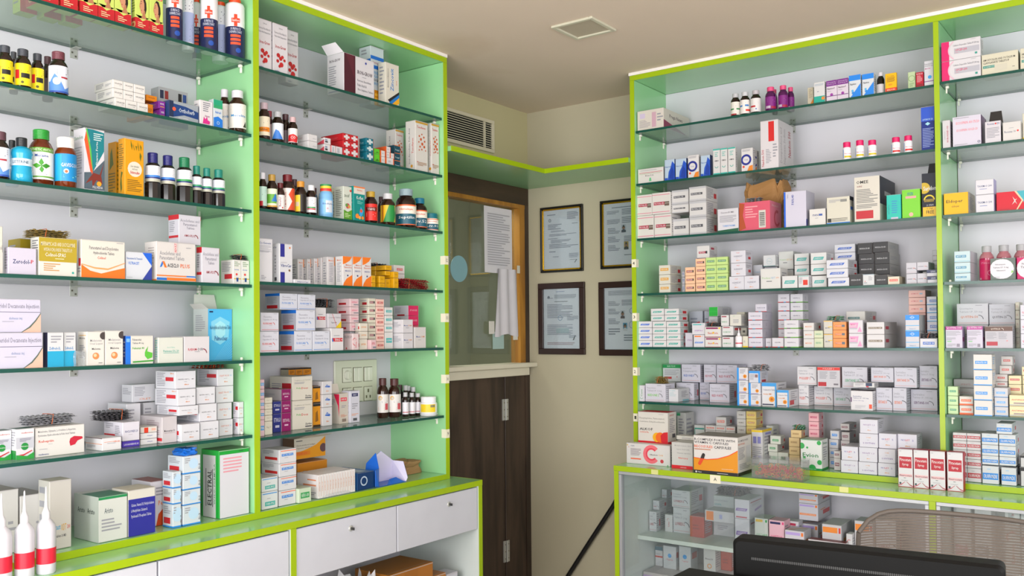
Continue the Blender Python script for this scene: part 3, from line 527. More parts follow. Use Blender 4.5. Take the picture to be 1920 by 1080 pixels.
Z('zsl', 'white and cyan carton in crumpled film', '#e4e6ea', [r(0, 0, 1, .46, '#1fa4cf'), t('Zolfresh-SL', .1, .5, .8, .58, '#2a80c0'), l(.2, .66, .85, .9, 3)], [r(0, 0, 1, 1, '#2b2a48')])
Z('melo', 'white oral liquid carton with cherub disc', '#efebe4', [t('Melatonin', .18, .70, .85, .77, '#9a9aa0'), t('Oral Liquid', .16, .6, .88, .67, '#9a9aa0'), t('Meloma', .28, .46, .76, .52, '#5a5a60'), c(.5, .28, .10, '#d88a50'), c(.46, .30, .05, '#f0c8a0'), l(.65, .05, .9, .08, 1, DK), c(.93, .87, .11, '#453c3c')], [t('Meloma', .2, .78, .8, .84, '#6a6a70'), r(.2, .88, .9, .9, '#e0b060'), l(.2, .2, .8, .6, 8)])
Z('febu', 'white carton with blue spine and green swirl', '#eceae0', [r(0, 0, .18, 1, '#1c74e0'), r(.03, .78, .15, .9, '#7ab4f4'), t('Febuxostat', .24, .82, .56, .9, '#77777f'), t('Tablets 40 mg', .24, .69, .64, .77, '#77777f'), t('Febustat 40', .24, .52, .66, .6, '#4aa83a'), p([(.72, .5), (.8, .62), (.76, .44), (.96, .38), (.95, .22), (.78, .16), (.68, .28), (.68, .4)], '#5cbc3c'), p([(.25, .05), (1, .08), (1, .13), (.25, .1)], '#3e9c34')], [r(0, 0, 1, 1, '#1a3c8c'), l(.2, .2, .8, .8, 5)])
Z('pant', 'pale green white carton with teal underlined wordmark', '#e6eae0', [t('20 x 10 Tablets', .35, .58, .66, .63, '#6ac0b0'), t('Pantosec DL 20', .2, .42, .82, .51, '#3aa898'), r(.2, .38, .82, .395, '#3aa898')], [l(.2, .1, .8, .9, 9, '#7ac0b8')])
Z('rabam', 'glossy white carton with red wordmark and arc', '#e6e2e6', [t('RABAM-', .15, .44, .52, .54, '#c03048'), t('DSR', .54, .44, .74, .54, '#5a5a66'), o(.74, .34, .14, .18, '#8a4050', 0, 90), l(.4, .38, .66, .4, 1, DK)])
Z('pulmo', 'big sky blue tablet carton with open flaps', '#4fb2ec', [p([(.15, .4), (.5, .3), (.85, .42), (.9, .75), (.5, .85), (.12, .75)], '#86cdf0'), p([(.3, .5), (.5, .42), (.7, .5), (.72, .7), (.5, .77), (.28, .7)], '#a6dcf2'), r(.05, .93, .2, .96, '#14285c'), t('Acebrophylline and Acetylcysteine Tablets', .07, .58, .94, .68, '#2a5c80'), t('Pulmoclear', .26, .38, .80, .47, '#24508c')] + [p([(.25 + i * .06, 0), (.26 + i * .06, 0), (1, .5 - i * .055), (1, .51 - i * .055)], '#8cd0f2') for i in range(9)], [r(0, 0, 1, .4, '#9ccee6'), r(0, .4, 1, 1, '#cfd8d6'), l(.15, .55, .8, .88, 8)], open_=1, flaps='LRB')
Z('ribo', 'white and green carton with green oval seal', '#e9e8ee', [r(0, .62, 1, .98, '#eef0f2'), r(0, .36, 1, .72, '#cfd0dc'), t('medisource', .3, .84, .92, .89, '#c83040'), l(.2, .56, .85, .68, 3, '#7a7a8a'), o(.48, .42, .0, .12, '#1f8a3c'), t('Aliremop', .25, .39, .72, .45, '#e8f4e8'), p([(0, 0), (1, 0), (1, .22), (.6, .1), (0, .16)], '#2a9a40'), p([(.1, .16), (.4, .12), (.9, .26), (.85, .28), (.4, .17)], '#c82838')], [r(0, 0, 1, .3, '#1f8a3c'), l(.1, .4, .9, .9, 6)], [r(0, 0, 1, 1, '#2f5c4a')])
Z('rehep', 'wide white carton with a red liver drawing', '#eceae6', [t('Metadoxine, Silymarin, L-Ornithine L-Aspartate,', .05, .80, .82, .9, '#77777f'), t('Pyridoxine Hydrochloride & Folic Acid Tablets', .05, .67, .8, .76, '#77777f'), t('Reheptin', .06, .46, .36, .57, '#d8503a'), l(.25, .4, .36, .42, 1), p([(.68, .42), (.7, .54), (.78, .61), (.95, .57), (.96, .50), (.85, .44), (.8, .32), (.70, .28)], '#c41e38'), l(.07, .24, .25, .27, 1), t('medisource', .06, .06, .26, .12, '#3a4a8a')], [l(.1, .1, .9, .9, 8)])
Z('lowbox', 'low white carton with orange pinstripe', '#ecebee', [r(.1, .66, .75, .69, '#e08050'), t('UTICARE', .6, .6, .92, .72, '#e0602a'), l(.25, .5, .8, .58, 1)], [r(0, .5, 1, .54, '#e08030'), r(.0, .95, 1, 1, '#4a1c20'), l(.1, .15, .6, .4, 3)])
Z('likh', 'purple and white carton, capitals on the end', '#4a35a8', [t('LIKHANERVE-M', .08, .32, .92, .62, '#e4e0f6')], [l(.1, .1, .9, .9, 3)])
Z('ralx', 'white carton topped by a strip bundle', '#e6e3ee', [t('RACLONEX 20', .15, .44, .9, .56, '#2c3a7a'), l(.35, .3, .65, .34, 1)], [r(.02, .04, .6, .34, RED), l(.6, .3, .95, .8, 5), l(.1, .6, .5, .9, 3)])
Z('minib', 'flat white carton with tiny blue mark', '#e9e8ec', [t('Alfagabi', .38, .4, .72, .62, '#3a4a9a')])
Z('minir', 'flat white carton with red end patch', '#e6e0da', [r(.2, 0, .45, .9, '#d8381e'), r(.65, .3, .9, .7, '#e8b0a0')])
Z('metos', 'tall grey white carton, dark wordmark', '#d6cfd4', [t('Metosartan 50', .14, .42, .86, .5, '#3a3038'), r(.14, .37, .86, .38, '#8a6a70')], [l(.4, .2, .9, .85, 9, '#a09098'), r(.8, .08, 1, .2, RED)])
NX = [t('NEXPRO-RD', .14, .5, .6, .57, '#55555e'), o(.62, .5, .05, .062, '#55555e', -30, 120), t('40', .78, .5, .9, .57, '#55555e'), l(.42, .36, .66, .4, 1), t('dino', .42, .2, .66, .28, '#e8862a')]
Z('nexw', 'glossy white bulging carton, orange maker mark', '#e9e8f0', NX, [l(.08, .1, .5, .9, 8), r(.55, .38, .9, .62, RED), l(.55, .05, .9, .32, 3)])
Z('nexr', 'glossy white carton with red side box', '#e9e8f0', NX, [l(.08, .1, .5, .9, 8), r(.52, .44, .92, .66, RED), t('dino', .75, .84, .95, .92, '#e8862a')])
Z('cilet', 'glossy white carton with pale red capitals', '#e9e7f0', [t('CILET PLUS', .12, .56, .72, .66, '#d07058'), t('20', .76, .57, .88, .66, '#7aa8d8'), l(.4, .42, .66, .46, 1), t('dino', .4, .22, .64, .3, '#e8862a')], [l(.1, .2, .6, .9, 7), r(.5, .5, .95, .72, RED)])
Z('whb', 'white carton turned to show fine print', '#dfdfe6', [l(.1, .3, .55, .85, 6), t('CILET', .3, .12, .8, .22, '#e0906a')], [l(.1, .4, .9, .8, 4)])
Z('greyw', 'shrink wrapped grey white carton block', '#d6d2cc', [t('Jaykast', .06, .26, .5, .36, '#3a9ac8'), t('ODT', .52, .26, .76, .36, '#d0a040'), t('200', .8, .28, .94, .34, '#d06050'), t('tablets 20 MD', .3, .17, .76, .21, '#66666c')], [l(.1, .1, .9, .9, 4)], [r(0, 0, 1, 1, '#b8b2a6')])
Z('grlow', 'low grey topped carton at the back', '#dcdad8', [l(.6, .3, .95, .5, 2)], None, [r(0, 0, 1, 1, '#8d8378')])
Z('aris', 'long white carton with green lid stripe', '#e4e6e2', [t('Aristo', .2, .62, .5, .74, '#55606a'), r(0, .93, 1, 1, '#1f8a50'), l(.1, .2, .8, .5, 4)], [r(0, 0, 1, 1, '#cfd8d0'), t('Aristo', .15, .6, .45, .72, '#33413a'), t('Aristo', .55, .6, .85, .72, '#33413a')], [r(0, 0, 1, .7, '#2c7a58')])
Z('calc', 'calcium carton with royal blue panel and torn lid', '#e8e4da', [r(0, .0, 1, .8, '#2a2a96'), t('Calcium, Vitamin D3, Methylcobalamin', .1, .62, .95, .7, '#d8d8f0'), t('L-Methylfolate Calcium &', .1, .5, .7, .58, '#d8d8f0'), t('Pyridoxal-5 Phosphate Tablets', .1, .38, .85, .46, '#d8d8f0')], None, [r(0, 0, 1, 1, '#d8d0bc')])
Z('peg', 'white carton with red brown lid edge, orange wordmark', '#e6e3ec', [t('Peg', .45, .42, .8, .56, '#e07038'), l(.3, .64, .95, .86, 3), p([(.3, 0), (1, 0), (1, .3), (.7, .36), (.45, .26)], '#c84a20')], None, [r(0, 0, 1, 1, '#a8605a')])
Z('bluw', 'small white carton with blue base line', '#dfe8f2', [r(0, 0, 1, .07, '#2a8ae0'), c(.6, .55, .3, '#bcd8f0'), l(.1, .55, .4, .88, 3), tv('D-3', .88, .2, .97, .5, '#33333c')], [r(0, 0, 1, .07, '#2a8ae0'), r(.12, .16, .75, .42, RED), l(.1, .55, .8, .9, 4)])
Z('electral', 'tall green and white sachet carton with handwritten note', '#1fa03a', [r(.03, -.0, .99, .93, '#e9e7f2'), l(.14, .64, .75, .88, 5, '#e39aa8'), l(.66, .95, .9, .965, 1, DK)], [r(.1, 0, .82, .92, '#dfe3e2'), tv('ELECTRAL', .36, .18, .60, .70, '#20282a'), r(.26, .16, .29, .72, '#20282a'), r(.64, .16, .67, .72, '#20282a'), tv('W.H.O. FORMULA', .72, .2, .8, .8, '#3aa060')], [r(0, 0, 1, 1, '#5a7a5a')])
# ---- door-side rack
RB = [c(.35, .36, .045, '#b41e22'), c(.5, .30, .04, '#b41e22'), c(.62, .34, .035, '#c02428'), c(.3, .24, .035, '#b41e22'), c(.55, .18, .05, '#c02428'), c(.42, .14, .03, '#b41e22'), c(.75, .28, .03, '#b41e22')]
Z('irong', 'tall white carton with red blood cells', '#e8e4ea', [t('200ml', .4, .9, .65, .93, '#66666e'), t('Ferrous Ascorbate &', .1, .79, .9, .84, '#85858d'), t('Folic Acid Suspension', .1, .71, .9, .76, '#85858d'), t('Iron-Grow', .16, .5, .86, .57, '#b03038')] + RB + [t('nalim', .12, .02, .4, .05, '#2a3a8a')], [l(.1, .1, .9, .9, 10)], [r(0, 0, 1, 1, '#c09090')])
Z('irontab', 'wide white carton with maroon panel', '#ece8ee', [r(.02, 0, .38, 1, '#4a1526'), p([(.06, 1), (.32, 1), (.36, .4)], '#5c1c2e'), t('IRON-GROW', .44, .56, .94, .66, '#44343c'), l(.6, .48, .8, .51, 1), t('Ferrous Ascorbate,', .44, .36, .9, .43, '#85858d'), t('Folic Acid &', .44, .25, .74, .32, '#85858d'), t('Zinc Sulphate Tablets', .44, .13, .96, .2, '#85858d'), c(.72, .88, .03, '#2a3a9a')], [t('IRON-GROW', .15, .8, .8, .87, '#44343c'), l(.1, .2, .55, .7, 9), r(.1, .05, .9, .07, '#2a3a8a')], flaps='L')
Z('pine', 'tall blue banded carton with pineapple picture', '#dde6ec', [r(0, .78, 1, .84, BL), t('Aristozyme', .15, .70, .8, .75, '#c06a70'), r(0, .62, 1, .68, BL), t('PINEAPPLE', .25, .53, .95, .58, '#5aa0d8'), t('FLAVOURED', .25, .47, .95, .51, '#5aa0d8'), t('DIGESTIVE', .25, .41, .95, .45, '#55555c'), t('ENZYMES', .25, .35, .8, .39, '#5aa0d8'), r(.25, 0, 1, .26, '#d88a14')] + [c(.35 + .15 * (i % 5), .04 + .07 * (i // 5), .028, '#f0b83c') for i in range(15)], [r(0, .72, 1, .78, BL), r(0, .55, 1, .6, BL), l(.2, .84, .8, .95, 2)])
Z('zinco', 'cream carton with vertical blue lettering, striped corner', '#ece6d8', [tv('Zincovit', .36, .34, .6, .88, '#1878c8'), tv('syrup', .78, .5, .86, .62, '#e08048'), tv('Multivitamin & Multimineral', .14, .4, .22, .85, '#8a8a86'), p([(.15, .1), (1, .36), (1, .28), (.3, .05)], '#1a1a22'), p([(.25, .05), (1, .3), (1, .22), (.4, 0)], '#1878c8'), p([(.4, 0), (1, .22), (1, .08), (.7, 0)], '#f0b020')], [l(.2, .2, .8, .9, 8)])
Z('wlong', 'long white tube carton', '#e9e6e8', [l(.5, .3, .9, .45, 2)], [l(.1, .3, .5, .6, 2, '#c0a0a8')])
Z('wpink', 'white carton with pink side wedge', '#e9e6ea', [r(.15, .55, .5, .75, '#7a8aa8'), r(.15, .25, .55, .48, '#33343e')], [p([(0, 0), (1, 0), (1, .7), (0, .2)], '#d0485a')])
Z('wbar', 'small white carton with grey barcode', '#e8e5ea', [r(.2, .2, .55, .8, '#b0b0ba')], [r(0, 0, 1, 1, '#d88a90')])
CRS = lambda k: [r(.36, .12, .66, .88, k), r(.12, .36, .9, .66, k)]
Z('rcross', 'red carton with white cross', '#c01c26', CRS('#ece6ea'), [l(.3, .2, .9, .5, 2, '#d04a50')], [r(0, 0, 1, 1, '#b02028')])
Z('tcross', 'teal carton with white cross', '#0f6c80', CRS('#d8e6ea'), [t('Povi', .1, .2, .6, .5, '#8ac0d0'), r(.0, .0, .08, 1, '#e86a20')])
Z('greenb', 'small bright green carton', '#5cc22c', [p([(.2, .2), (.9, .2), (.6, .5)], '#3a7a20')], [r(0, 0, 1, 1, '#2aa04a')])
Z('orgw', 'tiny white carton with orange edge', '#e8e4e4', [r(0, 0, .1, 1, '#e8601c'), r(.9, 0, 1, 1, '#e8601c'), l(.3, .3, .7, .6, 2)], [r(0, 0, 1, 1, '#d8581c')])
Z('dteal', 'dark teal carton with pale lettering', '#124a5c', [t('Powgel', .15, .2, .8, .5, '#c0d8e0'), r(0, .92, 1, 1, '#e8762a')], [l(.2, .2, .6, .6, 2, '#3a7a90')])
Z('tonof', 'tall white carton with scattered orange blood cells', '#ece7e2', [r(0, .95, 1, .985, '#c89a2c'), t('Tonoferon', .12, .85, .8, .9, '#c8342c'), l(.6, .93, .9, .94, 1)] + [c(x_, y_, s_, '#cc5a2c') for x_, y_, s_ in ((.3, .7, .02), (.5, .74, .016), (.66, .69, .02), (.42, .64, .028), (.72, .61, .02), (.25, .58, .016), (.52, .55, .03), (.34, .49, .02), (.68, .5, .026), (.48, .44, .018), (.78, .43, .014), (.26, .42, .014))] + [l(.12, .1, .85, .18, 3, '#b08a6a'), c(.12, .18, .012, '#c83030')], [tv('Iron Ascorbate, Folic Acid', .3, .15, .48, .85, '#77777d'), c(.6, .1, .03, '#d89a2c'), tv('Tonoferon', .62, .35, .8, .65, '#c8342c')], [r(0, 0, 1, 1, '#c8b48a')])
Z('zecuf', 'white and green cough syrup carton, wordmark on top', '#e4e8dc', [t('zecuf', .1, .68, .7, .78, '#33503a'), c(.85, .88, .04, '#d04a3a'), c(.5, .42, .08, '#c84a5a'), c(.36, .44, .05, '#6a9a4a'), c(.66, .4, .05, '#e0a04a'), p([(0, .3), (.5, .24), (1, .32), (1, 0), (0, 0)], '#5c9a2c'), l(.15, .06, .8, .2, 3, '#c8e0a0')], [l(.2, .1, .8, .9, 14, '#8a8f86')])
Z('zecufb', 'green edged carton behind the cough syrup carton', '#cfd8c0', [l(.2, .1, .8, .9, 9)], [l(.2, .1, .8, .9, 9)])
Z('koflet', 'teal carton with orange top and honeycombs', '#0f8a84', [r(0, .78, 1, 1, '#ece6dc'), r(0, .955, 1, 1, '#ee7a28'), t('Himalaya', .28, .86, .76, .91, '#d8502c'), t('Koflet', .24, .62, .84, .72, '#e8f0ee'), l(.3, .48, .8, .58, 3, '#7ac8c0'), p([(.45, .2), (.6, .42), (.85, .3), (.75, .18), (.6, .12)], '#3aa0e0'), c(.64, .3, .05, '#e05a3a'), c(.28, .14, .07, '#f08a30'), c(.5, .1, .05, '#f0a850'), c(.76, .1, .05, '#f08a30')])
Z('cogen', 'tall plain white carton, blue heading cut off', '#e9e7ee', [t('Co-Genesis', .2, .87, .9, .92, '#33508a'), l(.1, .66, .9, .84, 6, '#b0b0ba'), r(.05, .7, .95, .704, '#55606a'), l(.3, .04, .6, .15, 3)], [l(.1, .1, .9, .9, 9)])
Z('vibro', 'white carton with two navy bars', '#e9e8ee', [r(.08, .66, .4, 1, '#2c2c8c'), r(.08, 0, .4, .27, '#2c2c8c'), t('VibroCar', .1, .40, .9, .48, '#33478c'), c(.75, .32, .03, '#7a5a3a'), l(.1, .5, .6, .52, 1), c(.78, .9, .025, '#e08040')], [t('oCar', .05, .88, .6, .93, '#33478c'), l(.3, .2, .5, .7, 6), r(.25, .05, .6, .14, '#55555c')])
Z('vibro2', 'white carton lying flat at the shelf edge', '#e4e3ea', [t('VibroCar', .15, .2, .85, .6, '#55608a')])
Z('orthin', 'white carton side with orange top corner', '#e6e2e4', [t('Mixture A', .2, .84, .8, .9, '#d8703a'), l(.25, .12, .7, .78, 12), r(.88, .7, 1, 1, '#ee8a3c')], [l(.2, .1, .8, .8, 8)], nm='medicine_carton')
Z('orsw', 'white carton with two orange curves', '#ece8ea', [p([(0, 1), (1, 1), (.75, .86), (.3, .76), (0, .72)], '#ee7a20'), p([(0, 0), (1, 0), (1, .38), (.4, .25), (.1, .1)], '#ee7a20'), t('Mixture A', .3, .68, .9, .73, '#e06a40'), t('Fluorose & Iron', .15, .60, .95, .65, '#e06a40'), t('NIRACAT-N', .22, .48, .8, .53, '#5a6aa8'), c(.5, .35, .03, '#33407c')], [l(.2, .12, .75, .78, 12), t('Mixture A', .2, .84, .8, .9, '#d8703a')])
Z('yelb', 'small mustard yellow carton', '#d9a30f', [t('DOLO', .25, .45, .75, .65, '#8a6410')], [l(.2, .2, .8, .8, 4, '#b8860c')])
Z('wredb', 'white carton with red end label behind yellow ones', '#e8e4e2', [r(.25, .35, .8, .65, '#d05050'), t('HISTIN', .3, .4, .75, .6, '#f0e0e0')], [l(.2, .2, .8, .8, 4)])
FB = lambda a, k, g='#c0c0cc': [t('Fluoxetine', .15, .72, .6, .82, '#9c9cab'), t(a, .12, .56, .9, .66, '#9c9cab'), t('FLUDECARE', .12, .36, .62, .46, k), o(.66, .34, .10, .13, k, 0, 90), l(.45, .27, .65, .3, 1), r(.04, .07, .96, .09, k), l(.7, .9, .95, .94, 1)]
Z('fluR', 'white capsule carton with red wordmark', '#e2e2ee', FB('Capsules I.P. 40 mg', '#d84a40'))
Z('fluS', 'blue capped capsule carton with red warning box', '#e2e4f0', FB('Capsules I.P. 20 mg', '#3a88d8'), [r(0, 0, 1, 1, '#a8aab6'), r(0, .84, 1, 1, '#1c66c0'), l(.1, .35, .8, .78, 7, '#8a8a98'), r(.12, .08, .85, .28, '#a81c28')])
Z('fluB', 'white capsule carton with blue wordmark', '#e2e4f0', FB('Capsules I.P. 20 mg', '#3a88d8'))
Z('red4', 'white carton with red and blue strip label', '#e9e6ea', [r(.08, .40, .92, .56, '#c82834'), p([(.08, .4), (.2, .4), (.12, .56), (.08, .56)], '#2a6ac0'), t('TENACE', .28, .43, .72, .53, '#f4eef0'), c(.84, .48, .03, '#f4eef0'), l(.2, .62, .8, .68, 1)])
Z('yelc', 'white carton with yellow corner triangle', '#dedbe2', [p([(.55, 0), (1, 0), (1, .5)], '#e8c81c'), t('Losartan Tablets', .05, .68, .95, .78, '#8a8a94'), t('Tigeto-M', .22, .3, .62, .42, '#55606a'), p([(.3, .98), (.33, .98), (.66, .1), (.63, .1)], '#d86060')])
Z('boxz', 'plain white carton, mostly hidden', '#dcdce2', [l(.2, .3, .7, .6, 3)])
Z('eleesf', 'pale pink carton with vertical red wordmark', '#efdadc', [tv('Eleesp 10', .4, .15, .7, .7, '#d04a54'), o(.4, .5, .2, .24, '#d04a54', 90, 270)], [t('ELEESF', .1, .72, .9, .86, '#8a8a8c'), c(.3, .1, .06, '#d04a54')])
bar('pinkst', 'pale pink carton with grey underline', '#f0d2d6', '#e9b8c2', 'LIPITIN-20', [r(.15, .25, .7, .5, '#b0242e')], [r(.4, .18, .95, .32, '#8a8a94')], tc='#c8405c', y=(.42, .7))
bar('creamst', 'cream carton with grey red bar', '#ece6d4', '#a05058', 'REVAT', [r(.3, .2, .8, .5, '#b0242e'), l(.1, .6, .8, .8, 2)], [r(.7, .36, .86, .64, '#33343e')])
bar('orngst', 'cream carton with orange wordmark', '#efe9dc', '#efe3d4', 'LIPITER', tc='#e08a30')
Z('pinklow', 'low pale pink carton at the front', '#f0ccd2', [t('LIPIDIL', .2, .5, .8, .75, '#c8405c'), r(.4, .12, .95, .3, '#8a8a94')], [l(.2, .2, .7, .8, 4, '#c08a94')])
bar('pkred', 'peach pink carton with red label', '#efc6bc', '#c85048', 'OLMIN-20')
bar('tealst', 'white carton with teal label', '#eae9e6', '#39b0b0', 'OLMIN-40')
Z('magen', 'white carton with magenta end panel', '#d81a5e', [t('ST-GOSSE', .15, .45, .85, .62, '#f4c8d8')], [r(0, 0, 1, 1, '#dcdae0'), l(.1, .2, .5, .8, 6), r(.25, .0, .75, .14, '#b0242e')])
Z('mecow', 'white carton with blue orange wordmark', '#e6e3e8', [t('Mecola', .12, .5, .5, .6, '#3a50a0'), t('COM', .52, .5, .85, .6, '#e0862a'), l(.3, .32, .7, .42, 2)], [l(.45, .4, .9, .8, 5), r(.08, .08, .25, .28, '#77777d'), r(.1, .7, .3, .85, '#a0a0a6')])
Z('mecot', 'narrow white carton with side seam', '#e6e2e0', [t('Mecola', .15, .5, .5, .58, '#3a50a0'), t('COM', .52, .5, .85, .58, '#e0862a'), l(.3, .36, .75, .4, 1)])
bar('lilac', 'lilac pink carton with blue spot', '#eccbd6', '#4a9ad8', 'PEN', x=(.1, .9), S=[])
Z('crmst', 'narrow cream carton with faint grey lettering', '#ece7d6', [t('Neg 10', .2, .45, .8, .65, '#a09a88')])
Z('navyst', 'small navy carton with white lettering', '#28307e', [t('ETTHOL-D', .1, .55, .9, .78, '#e0e0f4'), r(.25, .25, .75, .38, '#d0d0ea')])
Z('magst', 'small plum carton with white lettering', '#8c1c62', [t('EXTOVOL', .15, .5, .85, .68, '#f0d8ea'), r(.3, .3, .7, .38, '#e0b8d4')], [r(0, 0, 1, 1, '#cfc9cc'), l(.1, .3, .7, .6, 3)])
Z('zydus', 'big cream carton with green red wordmark', '#ebe5d8', [t('Troglitazone and Gemistat', .1, .8, .9, .86, '#96968c'), l(.1, .66, .6, .76, 2), t('Poly', .2, .46, .42, .54, '#4aa84a'), t('Docs', .44, .46, .76, .54, '#d04a3a'), t('Zydus', .62, .12, .94, .2, '#33333a'), r(.62, .06, .94, .1, '#55555c')], [r(.55, .5, .95, .72, '#b0242e'), l(.1, .2, .5, .7, 6)])
Z('oranb', 'black and orange carton on top of the cream ones', '#d8861c', [r(0, .8, 1, 1, '#1c1a1a'), l(.2, .2, .8, .6, 3, '#7a4a10')], [r(0, 0, 1, 1, '#b0a890'), r(0, .8, 1, 1, '#1c1a1a')])
Z('blkor', 'black topped carton with amber panel', '#d8901c', [r(0, .88, 1, 1, '#1c1a1a'), r(0, 0, 1, .08, '#3a2a14'), p([(.3, .2), (.7, .25), (.6, .7), (.35, .6)], '#8a5a14')])
Z('zolf', 'small white carton with blue crest', '#e6e4e8', [p([(.25, .55), (.45, .75), (.8, .6), (.75, .5)], '#3a68c0'), t('Zolf', .35, .6, .65, .72, '#dfe8f4'), t('dino', .38, .2, .66, .3, '#e8862a')], [l(.2, .3, .8, .7, 3)])
Z('inopen', 'tall beige carton with open flap and red crest', '#d8cfc4', [r(.15, .74, .85, .86, '#e0304a'), t('DIME-MB', .22, .77, .78, .83, '#f4e8e8'), l(.25, .5, .75, .6, 2), l(.15, .2, .85, .3, 3, '#d08a70'), r(.3, .06, .75, .16, '#8a7a70')], [p([(.35, .98), (1, .98), (1, .2), (.85, .6)], '#e0204c'), l(.1, .6, .5, .8, 3)], open_=1, flaps='BR')
Z('supra', 'white carton with navy pill shaped logo', '#e2e0ee', [r(.18, .82, .82, .92, '#1c1f5c'), t('NARD-T', .3, .845, .72, .895, '#e8e8f6'), l(.2, .4, .8, .6, 3), l(.15, .2, .85, .28, 2, '#e0a080'), r(.3, .06, .7, .14, '#55555c')])
Z('dear', 'white carton with blue top line and teal label', '#e9ecee', [r(.03, .86, .94, .91, '#2a8ad8'), r(.18, .18, .82, .42, '#30a8a0'), t('DIAR-MN2', .24, .23, .78, .37, '#e6f6f4'), l(.3, .55, .7, .62, 1)])
Z('ceyt', 'white carton with orange line and blue label', '#e9e7ee', [r(.1, .86, .98, .91, '#ee6420'), r(.15, .5, .82, .68, '#2f80d8'), t('SET-XL-PEPQ', .19, .53, .78, .65, '#e4eefa'), l(.3, .34, .66, .4, 1)], [r(.2, .24, .9, .44, '#cc3030'), l(.1, .6, .7, .9, 3)])
Z('greenw', 'flat pale green carton at the front edge', '#dcead0', [r(.15, .3, .85, .7, '#3aa05a'), t('NEFRO-GM', .22, .38, .78, .62, '#e6f4e6')], [l(.2, .3, .7, .6, 2)])
Z('orlow', 'orange carton under the open softgel carton', '#e09028', [l(.1, .3, .6, .6, 2, '#b86a14')])
Z('chole', 'orange softgel carton with torn open end', '#ece4d4', [p([(0, 0), (1, 0), (1, .98), (.7, .62), (.5, .5), (.3, .4), (0, .3)], '#f0a01c'), c(.93, .42, .22, '#6a4a50'), l(.06, .82, .3, .9, 1, DK), t('Cholecalciferol Softgel', .06, .6, .66, .7, '#8a8076'), t('Capsules 60000 IU', .06, .48, .58, .56, '#8a8076'), r(0, .16, .5, .36, '#ee8a24'), t('HYDAY-D3', .04, .2, .4, .32, '#e85a30')], [r(0, 0, 1, 1, '#7a5a40')], open_=1, flaps='F')
# ---- certificate-side rack
Z('prega', 'long cream test kit carton with plum stripe', '#ece4da', [l(.08, .1, .5, .5, 6, '#a8a0a8'), r(.1, .6, .3, .85, '#cfc0dc'), r(.56, .1, .72, .85, '#cfa8b8'), l(.76, .3, .98, .75, 3)], [t('Prega News', .22, .55, .72, .78, '#54404c'), p([(0, .02), (.9, .02), (0, .42)], '#8c2450')])
Z('crorg', 'narrow cream carton with orange foot', '#e6dcc4', [p([(0, 0), (1, 0), (1, .4), (.4, .1)], '#e08a2c'), l(.2, .4, .8, .9, 8, '#a89a80')])
Z('tealw', 'white carton with teal lower wave', '#e8e9e8', [r(0, 0, 1, .32, '#1fa896'), c(.85, .2, .08, '#e08a3a'), l(.3, .5, .6, .55, 1, '#3a3a80'), l(.1, .8, .9, .9, 2, '#a0b0c0')])
Z('nasp', 'white drops carton with purple top and drop', '#ecdfee', [r(0, .72, 1, 1, '#7c2a8c'), t('Xylometazoline', .08, .86, .92, .93, '#e4cfe8'), t('Nasal Drops IP', .08, .77, .92, .84, '#e4cfe8'), t('Nasivion-P', .1, .56, .8, .64, '#3a3038'), c(.5, .3, .07, '#9a3aa0'), r(0, .22, 1, .25, '#6c2478'), l(.1, .44, .5, .48, 1)])
Z('nasb', 'white drops carton with blue top and corner', '#e8edf4', [r(0, .75, 1, 1, '#1f86e8'), p([(1, .6), (1, 0), (.1, 0)], '#1f86e8'), t('Nasivion', .1, .55, .6, .64, '#33333c'), c(.3, .3, .05, '#5ab4e8'), c(.35, .2, .06, '#2f8ae0')])
Z('yelr', 'golden yellow carton with red foot band', '#f0b810', [r(0, 0, 1, .2, '#e03a1c'), t('For Coughing', .2, .8, .8, .86, '#6a4a10'), l(.15, .5, .88, .76, 4, '#8a6410'), t('ALEX', .3, .34, .62, .42, '#e06a20'), t('REXLOCIN', .15, .06, .85, .14, '#f4e0c0')], [r(0, 0, 1, .2, '#e03a1c')])
Z('lgre', 'narrow pale green ornament carton', '#bcd0a4', [o(.5, .6, .15, .18, '#7a9a6a'), l(.2, .1, .8, .35, 4, '#7a9a6a')])
Z('redb', 'crimson carton with fine white print', '#ba1c34', [t('FLORA-SB', .1, .82, .9, .92, '#f0d8dc'), l(.15, .3, .85, .76, 8, '#e0a0a8'), r(.1, .05, .9, .2, '#8c1020')])
Z('whbl', 'white drops carton with blue dot by the upright', '#e4e4ec', [t('Paracetamol &', .05, .84, .9, .9, '#77777f'), t('Chlorphen Syp', .05, .76, .95, .82, '#77777f'), t('MAXTRA', .1, .66, .7, .71, '#c0508a'), c(.6, .34, .07, '#3aa0e0'), r(0, .16, 1, .19, '#7a3a8c')])
Z('brivo', 'white carton with red rule and green emblem', '#ebe7e4', [r(.06, .7, .96, .73, '#c03040'), r(.06, .62, .9, .64, '#8aa05a'), t('Bevac 5 A', .3, .46, .62, .55, '#44343c'), p([(.44, .1), (.54, .1), (.52, .34), (.46, .34)], '#6ac08a'), l(.1, .82, .8, .88, 1)])
Z('nasiv', 'blue nasal spray carton with blue silhouette', '#c4d8ee', [p([(.3, 0), (1, 0), (1, .75), (.75, .9), (.6, .6), (.4, .4)], '#1c50c0'), p([(.45, .1), (.7, .65), (.95, .4), (.9, 0)], '#0f3aa0'), t('Naprowin', .06, .6, .7, .68, '#2a50a0'), r(0, 0, .3, .12, '#1c50c0')], [r(0, 0, 1, 1, '#16306c')])
Z('ringb', 'white carton with thick blue ring', '#ece8ea', [o(.42, .5, .15, .24, '#1c2a8c'), t('Corex', .26, .47, .58, .53, '#5a6ac0'), l(.1, .84, .8, .94, 2), p([(.5, 0), (1, 0), (1, .25), (.7, .22)], '#e8862a'), c(.2, .2, .05, '#e04a2a')], [l(.2, .2, .8, .9, 9)])
